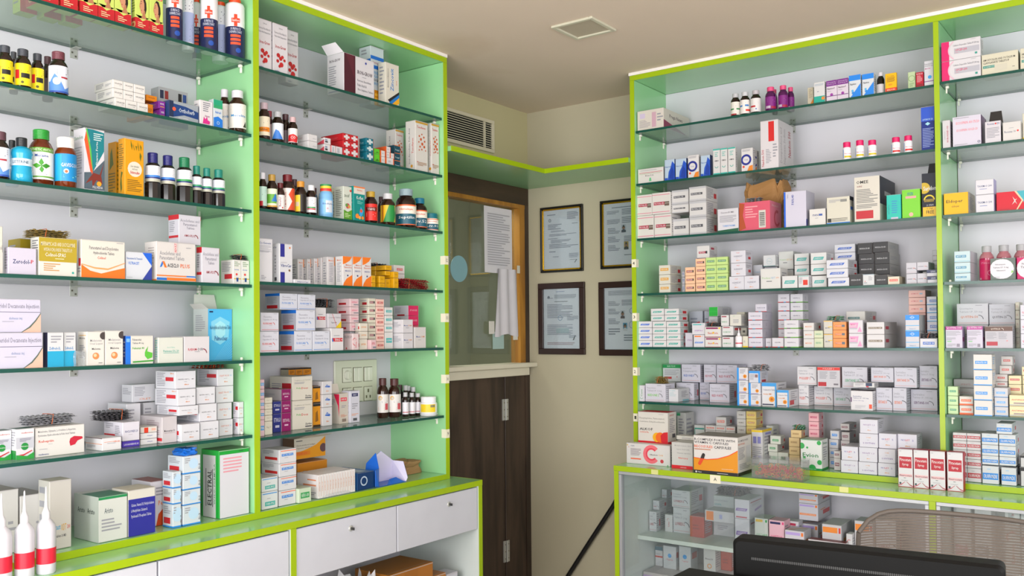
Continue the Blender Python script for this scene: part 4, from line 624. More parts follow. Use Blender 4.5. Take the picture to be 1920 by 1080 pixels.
Z('tealt', 'slim white carton with teal cap band', '#e8e6e6', [r(0, .94, 1, 1, '#2fb0a4'), r(0, 0, 1, .06, '#2fb0a4'), l(.25, .66, .75, .86, 3, '#7ab8b0'), t('OMVA', .2, .5, .8, .56, '#33333a'), o(.5, .32, .05, .07, '#2fa898', 180, 360)], [l(.2, .2, .8, .8, 9)])
Z('naxdom', 'tall white carton with red bar, vertical lettering', '#eae4e8', [r(.46, .56, .78, .97, '#d01c1c'), tv('Naxdom 500', .06, .05, .2, .4, '#b03040'), l(.3, .1, .6, .4, 9), l(.7, .2, .95, .5, 5)], [tv('Domperidone and', .12, .12, .28, .85, '#a8a0a8'), tv('Naproxen Sodium', .34, .12, .5, .85, '#a8a0a8'), tv('Naxdom 500', .64, .3, .82, .85, '#b03040')])
Z('bluet', 'tall royal blue carton with silver crest', '#142c84', [r(0, .66, 1, .98, '#1c50c8'), t('OPTIMUM GR', .1, .68, .9, .72, '#b0d0f0'), p([(.3, .6), (.5, .64), (.7, .6), (.5, .56)], '#a0d8e8'), l(.1, .05, .95, .5, 12, '#8a9ad0')])
PV = lambda k: [r(.02, .88, .98, .91, '#d87a94'), r(.02, .08, .98, .11, '#d87a94'), r(.1, .42, .7, .56, k), t('PROVAL-ER', .13, .45, .67, .53, '#f4e8ec'), r(.7, .36, .96, .56, '#6a5a50'), r(.7, .46, .96, .5, '#a09a90')]
Z('provr', 'white carton with pink rules and crimson label', '#ece8e4', PV('#b02444'))
Z('provg', 'white carton with grey rules and grey label', '#e6e4e4', [r(.0, .86, 1, 1, '#bdbdc2'), r(0, 0, 1, .12, '#bdbdc2'), r(.1, .42, .8, .58, '#55555c'), t('PROVAL-CR', .13, .45, .7, .55, '#e4e4e8')], SIDE)
Z('clon', 'white carton with dark green base line', '#e9e6ee', [t('Clonozet-SR 4MD', .15, .8, .8, .87, '#66606a'), l(.1, .4, .9, .7, 6), t('TORRENT PHARMA', .25, .22, .85, .3, '#5a9ae0'), p([(0, 0), (1, 0), (1, .14), (0, .08)], '#1c5c40')])
Z('tornp', 'torn pink carton with barcode, battered open top', '#d85a70', [p([(0, 0), (.22, .08), (.12, .55), (.18, .95), (0, 1)], '#b04a20'), l(.2, .4, .6, .85, 5, '#f0a0a8'), r(.64, .06, .86, .68, '#e4e0d8')] + [r(.67, .12 + i * .035, .83, .12 + i * .035 + .012 + .008 * (i % 2), '#33302e') for i in range(14)], [r(0, 0, 1, 1, '#e0708a'), o(.6, .42, .2, .3, '#c02444', 60, 330), t('Anxiol', .15, .82, .7, .9, '#f4c8cc')], [r(.05, .1, .95, .95, '#8a4048')], open_=1, flaps='')
Z('panb', 'big white carton with blue left edge', '#e2def0', [r(0, 0, .08, 1, '#1c64d8'), tv('PAN-40', .34, .62, .46, .9, '#2c3f9c'), tv('Tablets', .14, .8, .2, .92, '#8a8aa0')], [r(.0, 0, .15, .2, '#2c3f9c')])
Z('pans', 'small white carton with navy three letter mark', '#efece8', [t('PAN', .22, .55, .56, .68, '#26357c'), r(.6, .56, .82, .68, '#3a5aa8'), l(.36, .38, .7, .44, 1)])
Z('creamb', 'cream carton with black box and blue base', '#e9e4d4', [l(.1, .78, .6, .9, 3), r(.6, .8, .88, .9, '#8a8a86'), r(.04, .06, .2, .2, '#2a2a28'), l(.22, .06, .9, .2, 3, '#77756a'), r(0, 0, 1, .04, '#2a80e0')], [r(.2, .5, .8, .62, '#2a6ad0'), r(0, .85, 1, 1, '#1c2438')], flaps='')
Z('omee', 'tall cream carton with red box, dark side', '#eae4d8', [t('OMEE', .08, .85, .56, .92, '#15151c'), t('omi', .1, .77, .3, .82, '#8a4a4a'), l(.08, .4, .92, .72, 9, '#7a7a78'), l(.08, .28, .9, .38, 3, '#7a7a78'), r(.06, .06, .74, .24, '#c01c2c')], [r(0, .38, 1, 1, '#1c2438'), r(.3, .6, .7, .7, '#c8ccd0'), r(0, 0, 1, .38, '#cfe0cc')], open_=1, flaps='')
Z('tealbx', 'turquoise carton with barcode foot', '#2fc0b0', [l(.35, .2, .75, .75, 6, '#2a8ac0'), r(.3, 0, .8, .08, '#c8c0d8'), tv('VITAPIC', .1, .2, .22, .6, '#1f8a90')])
Z('greenbx', 'bright green carton with pink seals', '#7ed038', [t('HIGIN', .3, .78, .62, .9, '#1f7a90'), r(.2, .68, .78, .76, '#e8a0a0'), c(.5, .12, .07, '#e8b0a0')])
Z('sarid', 'dark navy carton with yellow free-strip patch, open', '#1c2030', [c(.15, .66, .13, '#c8a818'), t('Saridon', .1, .60, .98, .70, '#eeeef2'), o(.5, .38, .09, .12, '#e8c81c', 0, 180), r(.15, .34, .82, .4, '#a88a14'), t('FAST PAIN', .2, .35, .78, .39, '#1c2030'), t('21 STRIPS', .3, .24, .8, .28, '#c8c8d0'), r(.05, 0, .98, .22, '#e8b818'), t('+1 STRIP', .3, .16, .75, .2, '#3a3010'), t('FREE', .28, .06, .82, .14, '#3a3010')], [r(0, 0, 1, .22, '#e8b818')], open_=1, flaps='B')
bar('yellb', 'cream carton with mustard label', '#e9e6da', '#e0a428', 'PEROVAL', y=(.4, .68))
Z('smb', 'sliver of white carton behind the mustard label stacks', '#dcdce6', [l(.2, .3, .8, .7, 2, '#5a7ac0')])
bar('peach', 'peach carton with brown red label', '#f0c4a0', '#b05a4a', 'PETRIL-BETA', SIDE, [r(.78, .36, .9, .64, '#44342c')])
Z('whp', 'white carton with crimson label on the peach stack', '#eceaea', [r(.15, .4, .7, .56, '#b02444'), t('PETRIL', .2, .43, .66, .53, '#f4e8ec'), r(.7, .38, .84, .58, '#33343e'), r(0, .02, 1, .06, '#2a2a6c')], [r(.2, .7, .6, .86, '#b02444'), l(.1, .2, .9, .6, 4)])
bar('gren', 'pale green carton with dark green label', '#c2dc8c', '#5a9a5a', 'LESURIDE', [l(.1, .2, .8, .8, 4, '#8aa86a')])
Z('letro', 'white carton with wavy grey signature', '#e8e7f2', [t('OLEANZ-RT', .2, .48, .8, .6, '#66667c'), l(.36, .36, .6, .4, 1), t('dino', .36, .16, .62, .25, '#e8862a'), t('OLZ', .38, .78, .6, .85, '#e0604a')], [r(.4, .3, .75, .5, RED), l(.1, .6, .8, .85, 3)])
Z('grfar', 'grey white carton set back by the wall', '#d4d6de', [t('Praxpax', .2, .3, .8, .45, '#8ab0c8')])
Z('jard', 'broad white carton with green and orange name', '#eae8e6', [t('Predace', .08, .48, .5, .58, '#9ac08a'), t('ODT', .52, .48, .74, .58, '#8ab0d0'), t('200', .78, .49, .93, .57, '#e0a080'), l(.3, .32, .8, .38, 1, DK)], [l(.2, .2, .8, .8, 5)])
Z('jard2', 'white carton with green and orange name, set back', '#e2e4e2', [t('Praxpax', .08, .48, .5, .58, '#9ac08a'), t('ODT', .52, .48, .74, .58, '#d0b060'), t('200', .78, .49, .93, .57, '#e08a70'), l(.3, .32, .8, .38, 1, DK)])
Z('roundw', 'white carton with pale round emblem', '#e4e6e8', [o(.5, .45, .24, .27, '#a8c4cc'), t('Prax', .35, .4, .66, .5, '#8ab0b8'), r(0, 0, 1, .05, '#3a7a80')])
slant('tealbar', 'white carton with slanted teal label', '#e8e8ea', '#2fa8a4', 'LONAZEP-MD 0.5')
Z('redmk', 'white carton turned, red box on its face', '#e8e6ea', [r(.46, .2, .9, .62, '#d8301c'), l(.1, .3, .4, .8, 5), r(0, .9, 1, .95, '#7ac0b8')])
slant('bluebar', 'white carton with slanted blue label', '#e6e7f0', '#1c5ac0', 'LORAZEPAM 1MG')
Z('darkb', 'charcoal carton with small white name', '#3d3d40', [t('MAXDA-CR 450', .14, .42, .86, .56, '#d8d8dc')], [r(0, 0, 1, 1, '#b8b4b4'), l(.1, .3, .7, .7, 3)])
Z('whopen', 'white leaflet carton leaning open among charcoal ones', '#e4e6ea', [l(.5, .4, .85, .8, 5), c(.2, .36, .04, '#c83040'), l(.1, .16, .4, .24, 1, DK), r(0, .94, 1, 1, '#9ab0c0')])
bar('redpan', 'cream carton with orange red label', '#e8e0cc', '#e0502c', 'LITHOSUN', [r(0, 0, 1, 1, '#bdb29c')], y=(.38, .66))
Z('linw', 'lavender white carton with red wordmark and arc', '#d9d7e2', [t('LINARES', .12, .42, .6, .52, '#44404c'), t('TMG', .64, .42, .88, .52, '#e0603a'), o(.82, .32, .12, .15, '#44404c', 0, 90), r(.05, .1, .95, .12, '#c0a0a8')])
Z('linw2', 'navy topped white carton by the upright', '#d4d4dc', [r(0, .5, 1, 1, '#263058'), t('LINAR', .4, .62, .85, .85, '#c8ccdc')])
slant('blul', 'white carton with slanted royal blue label', '#eceaf0', '#2f6cd8', 'ARIPRA-10')
slant('tell', 'white carton with slanted green teal label', '#ebeaec', '#2fa89c', 'RESTINA-CR')
slant('tellr', 'white teal labelled carton with red side square', '#ebeaec', '#2fa89c', 'RESTINA-CR')
D['tell']['S'] = D['tellr']['S'] = [l(.1, .2, .4, .8, 4, '#7ac0c0'), r(.45, .2, .85, .62, RED)]
Z('gb', 'grey blue carton standing behind the teal labelled stacks', '#b8bcc8', [l(.1, .3, .6, .8, 5, '#8a90a0'), o(.8, .5, .16, .2, '#c04050', 90, 270)])
Z('greentop', 'carton with vivid green end panel', '#e4e4e6', [r(.02, .04, .98, .96, '#22b83c'), r(.02, .48, .98, .52, '#3acc54')], [l(.4, .2, .9, .8, 4)])
Z('purw', 'white carton with faint purple wordmark', '#dcd8e6', [t('ATTENTROL', .3, .42, .95, .54, '#8a5a9c')])
Z('orbl', 'white carton with orange top line and blue name', '#e8e6ee', [r(.1, .82, .7, .92, '#ee7a28'), c(.84, .87, .035, '#f09a58'), p([(.1, .32), (.84, .32), (.92, .44), (.18, .44)], '#4a80d8'), t('ATTENTROL', .2, .34, .82, .42, '#e4ecf8')])
Z('tepur', 'white carton with teal top line and purple name', '#e8e6ee', [r(.08, .82, .75, .9, '#2fb0b0'), c(.86, .86, .04, '#5ac0c0'), t('AXEPTA-S', .2, .28, .85, .4, '#a05ab0')])
Z('neuro', 'white carton with maroon top bar, orange red name', '#ebe8e6', [r(.08, .78, .84, .93, '#8c1c58'), r(.88, .78, .98, .93, '#ecc41c'), t('Neuro Forte', .2, .3, .84, .5, '#c8442c'), c(.54, .42, .09, '#ecb81c'), r(0, 0, 1, .05, '#a02448')], [r(.4, .35, .8, .65, RED)])
Z('grtel', 'white carton with maroon line and green name', '#e9e8ea', [r(.1, .8, .7, .9, '#a03a50'), t('AROMAGOLD', .1, .3, .8, .44, '#5aa87a')], [r(.2, .55, .9, .8, RED)])
Z('plainw', 'plain white carton, small green print', '#e6e4dc', [l(.3, .2, .8, .55, 4), l(.3, .8, .6, .86, 1, '#7ab08a')])
Z('yelf', 'white carton with yellow foot', '#ece7d4', [r(0, 0, 1, .12, '#ecc81c'), l(.2, .4, .6, .6, 2)])
Z('sideb', 'cream carton end with small dark square', '#dfdccc', [r(.3, .35, .75, .65, '#55524a')])
Z('vilst', 'lilac white carton with dark name and red base', '#e4e0ee', [t('VILFERON-N', .15, .45, .75, .57, '#55506c'), c(.82, .5, .06, '#7a7494'), r(0, 0, 1, .07, '#c83a48'), r(.3, 0, .5, .07, '#2f9ac8')], [r(0, 0, 1, 1, '#c9c5d4'), o(.4, .5, .14, .17, '#77708a')])
Z('rest', 'white carton with grey script and red base', '#e6e3ec', [t('NEXIUM-L', .25, .46, .78, .58, '#66606c'), r(0, 0, 1, .08, '#c8343c'), r(.5, 0, .7, .08, '#3a9ad0')], [l(.2, .3, .8, .7, 2)])
Z('restg', 'white carton with dark script and lime base', '#e6e4ec', [t('NEXPRO-L', .22, .46, .8, .58, '#44405c'), r(0, 0, 1, .08, '#6ab82c'), r(.2, 0, .45, .08, '#55505c')], [r(0, 0, 1, .1, '#6ab82c'), o(.5, .5, .14, .18, '#8a869a')])
bar('smor', 'small white carton with orange wordmark', '#e9e6e6', '#e9ded8', 'MODOGO', tc='#e0682c')
bar('smgr', 'small sage carton with green wordmark', '#d0d6b8', '#c0ccac', 'NEURO', tc='#3a9a7a')
Z('yelin', 'grey white carton with yellow line and dark name', '#dedad0', [t('MADOPAR', .2, .4, .68, .5, '#44507c'), r(.5, .5, .98, .56, '#e8c02c'), r(0, .94, 1, 1, '#e8b83c')], [r(0, 0, 1, 1, '#cfc8bc')])
bar('ornst', 'orange peach carton with pale name', '#ee9a5c', '#e07a40', 'MODFIL', S=[], extra=[r(.68, .36, .9, .64, '#5a6a78')], tc='#f8e4d0')
bar('modf', 'wide white carton with teal grey label, set back', '#e4e2de', '#4a7a7c', 'MODFIL-200', x=(.1, .72), y=(.3, .5))
Z('pinkw', 'white carton with pink slanted panel', '#eae6ee', [p([(.06, .32), (.62, .32), (.7, .8), (.06, .8)], '#e89ac4'), r(.08, .5, .55, .66, '#f4c8dc'), r(.06, .3, .6, .42, '#c8c4d0'), p([(.62, .1), (.95, .1), (.8, .5)], '#e89ac4'), t('MOOD', .16, .6, .46, .7, '#d05a98')])
Z('divol', 'broad white carton with striped name label', '#e8e6ea', [r(.1, .44, .88, .6, '#7a6a5a'), t('DIVAOL-GR', .14, .47, .84, .57, '#ece6dc')], [r(0, 0, 1, 1, '#c9c7ca'), r(.1, .4, .35, .65, '#b0344a')])
Z('bltop', 'white carton with bright blue top, oval logo', '#dddce4', [r(0, .68, 1, 1, '#1c8cf0'), o(.5, .84, .07, .09, '#d0e8fa'), t('INTAS', .32, .81, .68, .87, '#d0e8fa'), r(0, .32, 1, .36, '#5ab0e8'), r(0, 0, 1, .06, '#5ab0e8'), t('Risciper 0.5', .3, .1, .74, .18, '#6aa0d0')], [r(0, 0, 1, 1, '#c4c2c8')])
Z('atmox', 'dusty pink carton with red capitals', '#dcb0a8', [t('ATMOX', .15, .42, .6, .6, '#c04a5c'), r(.66, .4, .84, .6, '#8aa8c0')])
bar('atmb', 'white carton with blue capitals label by the upright', '#dddce8', '#3a64b0', 'ATMOX', x=(.3, 1.0), y=(.3, .62), extra=[r(0, 0, 1, .08, '#5ab0e8')])
Z('atmw', 'low white carton with blue capitals, foil strips on top', '#e6e6ee', [r(.18, .35, .84, .65, '#2f64c0'), t('ATMOX 18', .22, .4, .8, .6, '#f0f4fa'), r(0, .06, 1, .1, '#5ab0e8')])
Z('cens', 'narrow white carton with sideways green name', '#e4e2ec', [tv('Cens', .35, .3, .65, .75, '#3a8a4a'), o(.5, .25, .08, .1, '#2c8a5c', 180, 350)])
gen('risg', 'white carton with lime wordmark and arc', 'Risperidone', 'Tablets I.P. 2 mg', 'RISDONE 2', '#6ac82c', '#e2e0ee')
gen('risb', 'lavender carton with blue wordmark and arc', 'Risperidone &', 'Trihexyphenidyl HCl', 'RISDONE-F', '#3a6ab8', '#dcdaea')
gen('risr', 'lavender carton with red grey wordmark and arc', 'Risperidone &', 'Trihexyphenidyl HCl', 'RISD FORTE', '#b84050', '#dcdaea')
Z('tpw', 'small white carton with pale teal print', '#e8eaee', [t('PROTHIADEN', .12, .84, .7, .9, '#4ab0b8'), l(.1, .4, .8, .75, 4, '#b0c8cc')], [l(.3, .3, .9, .8, 5), r(.4, .02, .95, .14, '#7ac0d0')])
Z('grtopb', 'white carton with green header bar', '#dfdfe6', [r(0, .78, 1, 1, '#128a48'), t('RISD PLUS', .25, .84, .7, .93, '#d0ecd8'), l(.1, .35, .9, .7, 6), r(.1, .15, .5, .28, '#c04040'), c(.8, .28, .03, '#c04040')])
SUN = lambda u, v, rr_: [c(u, v, rr_, '#e8941c'), c(u, v, rr_ * .45, '#b8600c')]
Z('sunf', 'white carton with blue spine and sunflower', '#e8e9f0', [r(0, 0, .18, 1, '#2f96e8'), l(.28, .5, .8, .86, 3)] + SUN(.74, .32, .15) + [r(.2, .06, .85, .1, '#5a3a9a')])
Z('sunfb', 'blue topped carton with sunflower range print', '#dfe2ee', [r(0, .8, 1, 1, '#2f96e8'), r(.85, 0, 1, 1, '#2f96e8'), l(.1, .2, .5, .7, 5), r(.55, .45, .8, .7, '#8a6a6a')], [l(.2, .3, .8, .8, 4), r(.2, .05, .7, .25, '#b02c3c')])
Z('sunfl', 'tall blue topped carton with large sunflower', '#e8e9ee', [r(0, .84, 1, 1, '#3a9ae0'), t('Ondansetron Tablet', .1, .66, .9, .73, '#7a7a8c'), t('Ondem 8MD', .1, .48, .7, .55, '#e08a2c'), r(.04, .05, .8, .1, '#28284c'), r(.9, 0, 1, 1, '#3a9ae0')] + SUN(.68, .3, .12), [l(.2, .3, .8, .9, 5), r(.1, .12, .5, .38, RED)], [r(0, 0, 1, 1, '#c8c4be')])
gen('pulw', 'white carton with orange red wordmark and arc', 'Zolpidem Tartrate', 'Tablets I.P. 5 mg', 'PULSLEEP 5', '#e0503a')
Z('pulr', 'white carton with red header and red block', '#dcdae2', [r(.0, .84, 1, .98, '#e0342c'), t('PULSLEEP 5', .25, .88, .75, .94, '#f6dcd8'), l(.1, .4, .45, .76, 6), l(.55, .4, .85, .76, 5), r(.04, .06, .4, .26, '#b81c28'), r(.72, .12, .92, .2, '#77707a')], [r(0, 0, 1, 1, '#c0a8ac')])
gen('sertg', 'white carton with green wordmark and arc', 'Sertraline', 'Tablets I.P. 25 mg', 'SERTANE 25', '#3aa06a', '#dfdeea')
gen('serto', 'lavender carton with orange wordmark and arc', 'Sertraline', 'Tablets I.P. 50 mg', 'SERTANE 50', '#e0703a', '#d9d8e6')
gen('sertp', 'lavender carton with plum wordmark and arc', 'Sertraline', 'Tablets I.P. 100 mg', 'SERTANE-100', '#5a2a60', '#d6d5e4')
Z('serw', 'cream white carton with navy print, orange square', '#eceaee', [t('Sertraline', .1, .68, .5, .75, '#3a4a80'), t('Tablets I.P. 100 mg', .1, .58, .82, .65, '#3a4a80'), t('Serta 100 mg', .1, .46, .6, .52, '#7a7aa8'), r(0, .42, .05, .66, '#5a2a60'), r(.84, .1, .97, .32, '#e8502c'), l(.2, .08, .7, .26, 3, '#c8c8d0')], None, [r(0, 0, 1, 1, '#3a1c20')])
Z('sert', 'small white carton with navy patch lying on top', '#e2e0e4', [r(.6, .3, .9, .95, '#26385c'), r(.62, .05, .74, .3, '#c83040'), l(.1, .3, .5, .8, 3)])
Z('chest', 'wide white carton with big pink letter C', '#ede9e8', [o(.58, .52, .22, .45, '#ee6f7c', 40, 320), o(.58, .52, .24, .3, '#e23a50', 40, 320), t('Cheston', .54, .47, .72, .54, '#44343c'), t('Cold', .74, .47, .84, .54, '#e8a04a'), l(.1, .38, .34, .74, 6, '#9a8a94'), t('Cipla', .1, .84, .19, .9, '#3a4a80'), r(.1, .22, .34, .28, '#ee6a4a'), c(.82, .22, .09, '#c8404c'), c(.03, .9, .03, '#e8c03c'), c(.06, .8, .02, '#e06a3c'), c(.95, .04, .03, '#5ab86a')], [l(.2, .2, .8, .8, 5)])
Z('alkof', 'white carton with red base and coloured profiles', '#ece7e0', [r(0, 0, 1, .09, '#d01c2c'), t('Phenylephrine, Paracetamol,', .05, .76, .9, .83, '#96928e'), t('Cetirizine Dihydrochloride', .05, .66, .9, .72, '#96928e'), t('ALKOF', .06, .42, .5, .5, '#26262c'), t('Cold & Flu', .07, .34, .36, .39, '#e05a3a'), c(.64, .22, .15, '#f0b01c'), c(.75, .22, .16, '#ee6a20'), p([(.78, .08), (1, .08), (1, .4), (.86, .38), (.76, .28)], '#d01c2c'), l(.7, .92, .92, .94, 1)], [r(0, 0, 1, .09, '#d01c2c'), t('ALKOF', .2, .88, .7, .93, '#c83a30'), l(.2, .35, .8, .8, 8), r(.5, .2, .85, .32, '#55555c')], [r(0, 0, 1, 1, '#c82838')])
Z('nero', 'white grey carton with red base line', '#dedcda', [t('Methylcobalamin, Alpha', .15, .84, .95, .9, '#9a9a9e'), t('Lipoic Acid with', .25, .7, .85, .76, '#9a9a9e'), t('Vitamin capsules', .25, .56, .9, .62, '#9a9a9e'), t('Nurojoy', .33, .36, .78, .44, '#e8503c'), r(0, 0, 1, .13, '#d8202c'), t('CAPSULES', .4, .03, .7, .08, '#f4d0d0')])
Z('greb2', 'white carton with green corner behind the flu carton', '#dcdcda', [l(.2, .3, .8, .85, 8), r(.3, .05, .9, .2, '#c02c3c'), r(0, .92, .4, 1, '#3a9a6a')])
Z('becos', 'big white and orange capsule carton, two tone capsule', '#eeeae6', [p([(0, .09), (1, .09), (1, .66), (.8, .52), (.55, .42), (.3, .38), (0, .41)], '#e0920c'), p([(0, .40), (.3, .365), (.55, .405), (.8, .505), (1, .645), (1, .67), (.8, .53), (.55, .43), (.3, .39), (0, .42)], '#e8501c'), r(0, 0, 1, .09, '#17161a'), t('B-COMPLEX FORTE WITH', .02, .87, .94, .93, '#33313a'), t('VITAMIN C CAPSULES', .02, .79, .8, .85, '#33313a'), t('BECOSULES', .02, .68, .44, .75, '#e2602c'), t('CAPSULES', .47, .68, .86, .75, '#33313a'), l(.02, .60, .42, .65, 1, '#c07a5a'), p([(.1, .26), (.18, .26), (.25, .42), (.17, .42)], '#e0481c'), c(.14, .26, .04, '#e0481c'), p([(.16, .40), (.24, .40), (.27, .5), (.19, .5)], '#2a2020'), c(.23, .5, .04, '#2a2020'), l(.64, .15, .94, .17, 1, '#f8e8d0'), l(.54, .02, .96, .05, 1, '#d0d0d4'), c(.06, .045, .025, '#e8e8ea'), t('Pfizer', .1, .03, .19, .06, '#e8e8ea')], [t('B-COMPLEX FORTE', .05, .87, .75, .92, '#66636c'), t('BECOSULES', .05, .79, .5, .83, '#e2602c'), l(.05, .4, .5, .72, 9), r(.6, .3, .95, .74, '#dcdce0'), r(0, 0, 1, .09, '#17161a'), l(.1, .14, .9, .3, 4)], [r(0, 0, 1, 1, '#8a8478')])
Z('yelwt', 'white carton with yellow top stripe behind the capsule carton', '#e6e4e8', [r(0, .93, 1, 1, '#ecc81c'), r(.15, .6, .45, .8, '#8a8ac8'), r(.55, .6, .85, .8, '#8a8ac8'), l(.1, .1, .9, .5, 7)], [r(0, .93, 1, 1, '#ecc81c'), l(.2, .2, .8, .8, 6), r(.3, .84, .9, .9, '#8a8ac8')])
bar('redl', 'white carton with salmon label near the back', '#e0dbd8', '#e08070', 'TELMA')
bar('blkl', 'white carton with black label near the back', '#dfdbd6', '#dfd7d0', 'TELMAX', tc='#33343e')
bar('yell', 'yellow cream carton with amber label', '#e8cd7c', '#d89a3c', 'TELMA-AM')
Z('tealf', 'white carton with teal frame line at the back', '#e0e2de', [r(.05, .85, .95, .9, '#3a9a8c'), r(.05, .1, .1, .9, '#3a9a8c')])
bar('grnl', 'white carton with small green label', '#dfe2d8', '#3a9a5c', 'ALPRAX', x=(.22, .8), y=(.34, .6))
bar('tanl', 'tan carton with brown label', '#dcc08e', '#cdae7a', 'NICARDIA', x=(.14, .8), tc='#7a4a2c')
bar('pkl', 'pink carton with rose label', '#ecb4bc', '#e08a9c', 'MET XL-25', tc='#b02c50')
Z('evion', 'white carton with green dots and green base', '#e9ecea', [r(0, 0, 1, .07, '#128a3c'), t('Evion', .1, .42, .84, .56, '#1c7a3c'), c(.05, .78, .1, '#2aa04a'), c(.32, .73, .035, '#2aa04a'), c(.88, .9, .07, '#2aa04a'), c(.55, .07, .12, '#2aa04a'), c(.9, .27, .08, '#2aa04a'), c(.18, .38, .05, '#2aa04a'), t('Soft Gelatin Caps', .3, .02, .75, .05, '#d0ecd8'), p([(0, 1), (1, 1), (1, .975), (0, .975)], '#128a3c')], [r(0, 0, 1, .07, '#128a3c'), t('Evion', .2, .84, .8, .92, '#1c7a3c'), l(.2, .3, .8, .75, 6)], [r(0, 0, 1, 1, '#a8c0ac')])
bar('blbar', 'white carton with bright blue oval label', '#d6d6dc', '#1c84d8', 'STAM', x=(.2, .8))
bar('marb', 'grey white carton with maroon label', '#d2cccc', '#7a3a48', 'STORVAS', x=(.14, .8))
NU = lambda s_, up=0: [t(s_, .24, .56, .82, .67, '#6a62a8'), t('LET', .4, .56, .64, .67, '#d84a5c'), l(.44, .42, .6, .46, 1), t('dino', .4, .2, .66, .29, '#e8962a')]
Z('nul13', 'glossy white carton reading two tone name, dose one', '#e6e5f2', [t('NULET 1.3', .2, .56, .84, .66, '#8a62a0'), l(.44, .42, .6, .46, 1), t('dino', .42, .2, .62, .27, '#e8962a')], [l(.2, .3, .8, .8, 4)])
Z('nul2', 'glossy white carton reading two tone name, dose two', '#e6e5f2', [t('NU', .18, .56, .38, .67, '#6a62a8'), t('LET', .39, .56, .64, .67, '#d0485c'), t('2', .76, .56, .84, .67, '#6a62a8'), l(.42, .42, .62, .46, 1), t('dino', .38, .2, .66, .29, '#e8962a')], [l(.2, .3, .8, .8, 4)])
Z('nulu', 'glossy white carton standing upside down', '#e6e5f2', [p([(.26, .3), (.82, .3), (.82, .38), (.26, .38)], '#e6e5f2'), t('2 ISVTNN', .2, .26, .84, .37, '#7a5aa0'), t('ouip', .38, .68, .64, .76, '#e8962a'), l(.42, .5, .62, .54, 1)], [l(.2, .3, .8, .8, 4)])
Z('pira', 'white syrup carton with crimson square', '#ecebef', [r(.08, .50, .92, .80, '#b4142c'), t('Piracetam', .13, .68, .87, .76, '#f2e8ea'), t('Syrup', .28, .55, .72, .63, '#f2e8ea'), r(.08, .27, .95, .34, '#eab8bc'), t('Neurocetam', .1, .28, .93, .33, '#55555e'), l(.38, .22, .6, .245, 1, DK), l(.2, .16, .8, .18, 1), r(.08, .07, .2, .12, '#2f4a4a'), p([(0, .02), (.25, .06), (.48, .14), (.48, .15), (.24, .08), (0, .04)], '#c8485c'), p([(1, .02), (.8, .05), (.56, .14), (.56, .15), (.8, .07), (1, .04)], '#b4142c'), r(0, 0, 1, .012, '#b4142c'), l(.1, .93, .25, .95, 1)], [r(0, 0, 1, 1, '#b4142c')], [r(0, 0, 1, 1, '#b03a4c')])
# ---- rightmost rack
Z('opcef', 'wide white carton with hot pink end', '#ece8ee', [r(0, 0, .2, 1, '#e0186c'), c(.46, .5, .52, '#ece8ee'), o(.46, .5, .50, .53, '#f0a0c0', 120, 240), o(.46, .5, .46, .47, '#d0a0b4', 125, 235), t('Cefixime Dispersible Tablets IP 200 mg', .3, .66, .96, .78, '#8a8a94'), r(.33, .3, .97, .58, '#cac8d4'), t('OPCEF-200', .36, .42, .66, .54, '#d81c5c'), l(.36, .34, .5, .37, 1, '#e06a8c'), p([(.86, .14), (.92, .14), (.92, .24), (.86, .24)], '#3a9a8c'), l(.75, .9, .94, .93, 1)])
Z('amoxy', 'cream antibiotic carton with black capitals', '#e9e3cc', [t('AMOXYCILLIN AND POTASSIUM', .04, .66, .92, .76, '#33312c'), t('CLAVULANATE TABLETS IP', .04, .52, .76, .62, '#33312c'), r(.04, .32, .38, .44, '#1f8a7c'), t('AUGMENTIN', .06, .35, .36, .41, '#d8ece4'), r(.36, .14, .7, .44, '#e2dcc8'), l(.84, .2, .95, .24, 1, DK)])
Z('nuro', 'grey white carton with sideways crimson name', '#e2dce4', [tv('NUROKIND-OD', .55, .2, .78, .8, '#b01c44'), tv('tablets', .25, .3, .35, .6, '#8a8a94')])
Z('notew', 'big carton with red handwriting on the paper face', '#e6e0f2', [t('ECOSPRIN AV-75/20', .12, .74, .94, .83, '#e8808c'), t('ECOSPRIN GOLD-20', .14, .5, .88, .58, '#e8808c'), o(.92, .1, .025, .04, '#333a5c'), l(.05, .92, .9, .96, 1), l(.05, .03, .8, .07, 1)], [r(0, 0, 1, 1, '#6a4a74')], open_=1, flaps='')
Z('rosv', 'white carton with dark open lid', '#e6e2ea', [t('Rosuvas', .15, .84, .6, .93, '#4a4a80'), c(.68, .88, .04, '#d84040'), t('20', .76, .84, .92, .93, '#4a4a80'), l(.1, .2, .9, .7, 7)], [r(0, 0, 1, 1, '#3a3436')], [r(0, 0, 1, 1, '#26221f')], open_=1, flaps='B')
Z('rosl', 'low cream white carton with grey blue name', '#eae6e4', [t('Rosuvas 10', .1, .42, .72, .54, '#55607c'), c(.84, .5, .05, '#d84040'), l(.35, .64, .7, .68, 1)])
Z('eldo', 'golden yellow carton with dark name', '#e6b414', [t('Eldoper', .1, .50, .78, .68, '#3a2c0c'), t('eldopar', .32, .3, .64, .42, '#8a6410')], [r(0, 0, 1, 1, '#cfc4b4'), l(.2, .2, .8, .8, 8)])
Z('taxo', 'small white carton with navy dose name', '#eae8f0', [t('TAXIM-O 200', .1, .5, .9, .62, '#33407c'), l(.22, .32, .75, .38, 1, '#5a6ab0')], [r(0, 0, 1, 1, '#a8a4d8')])
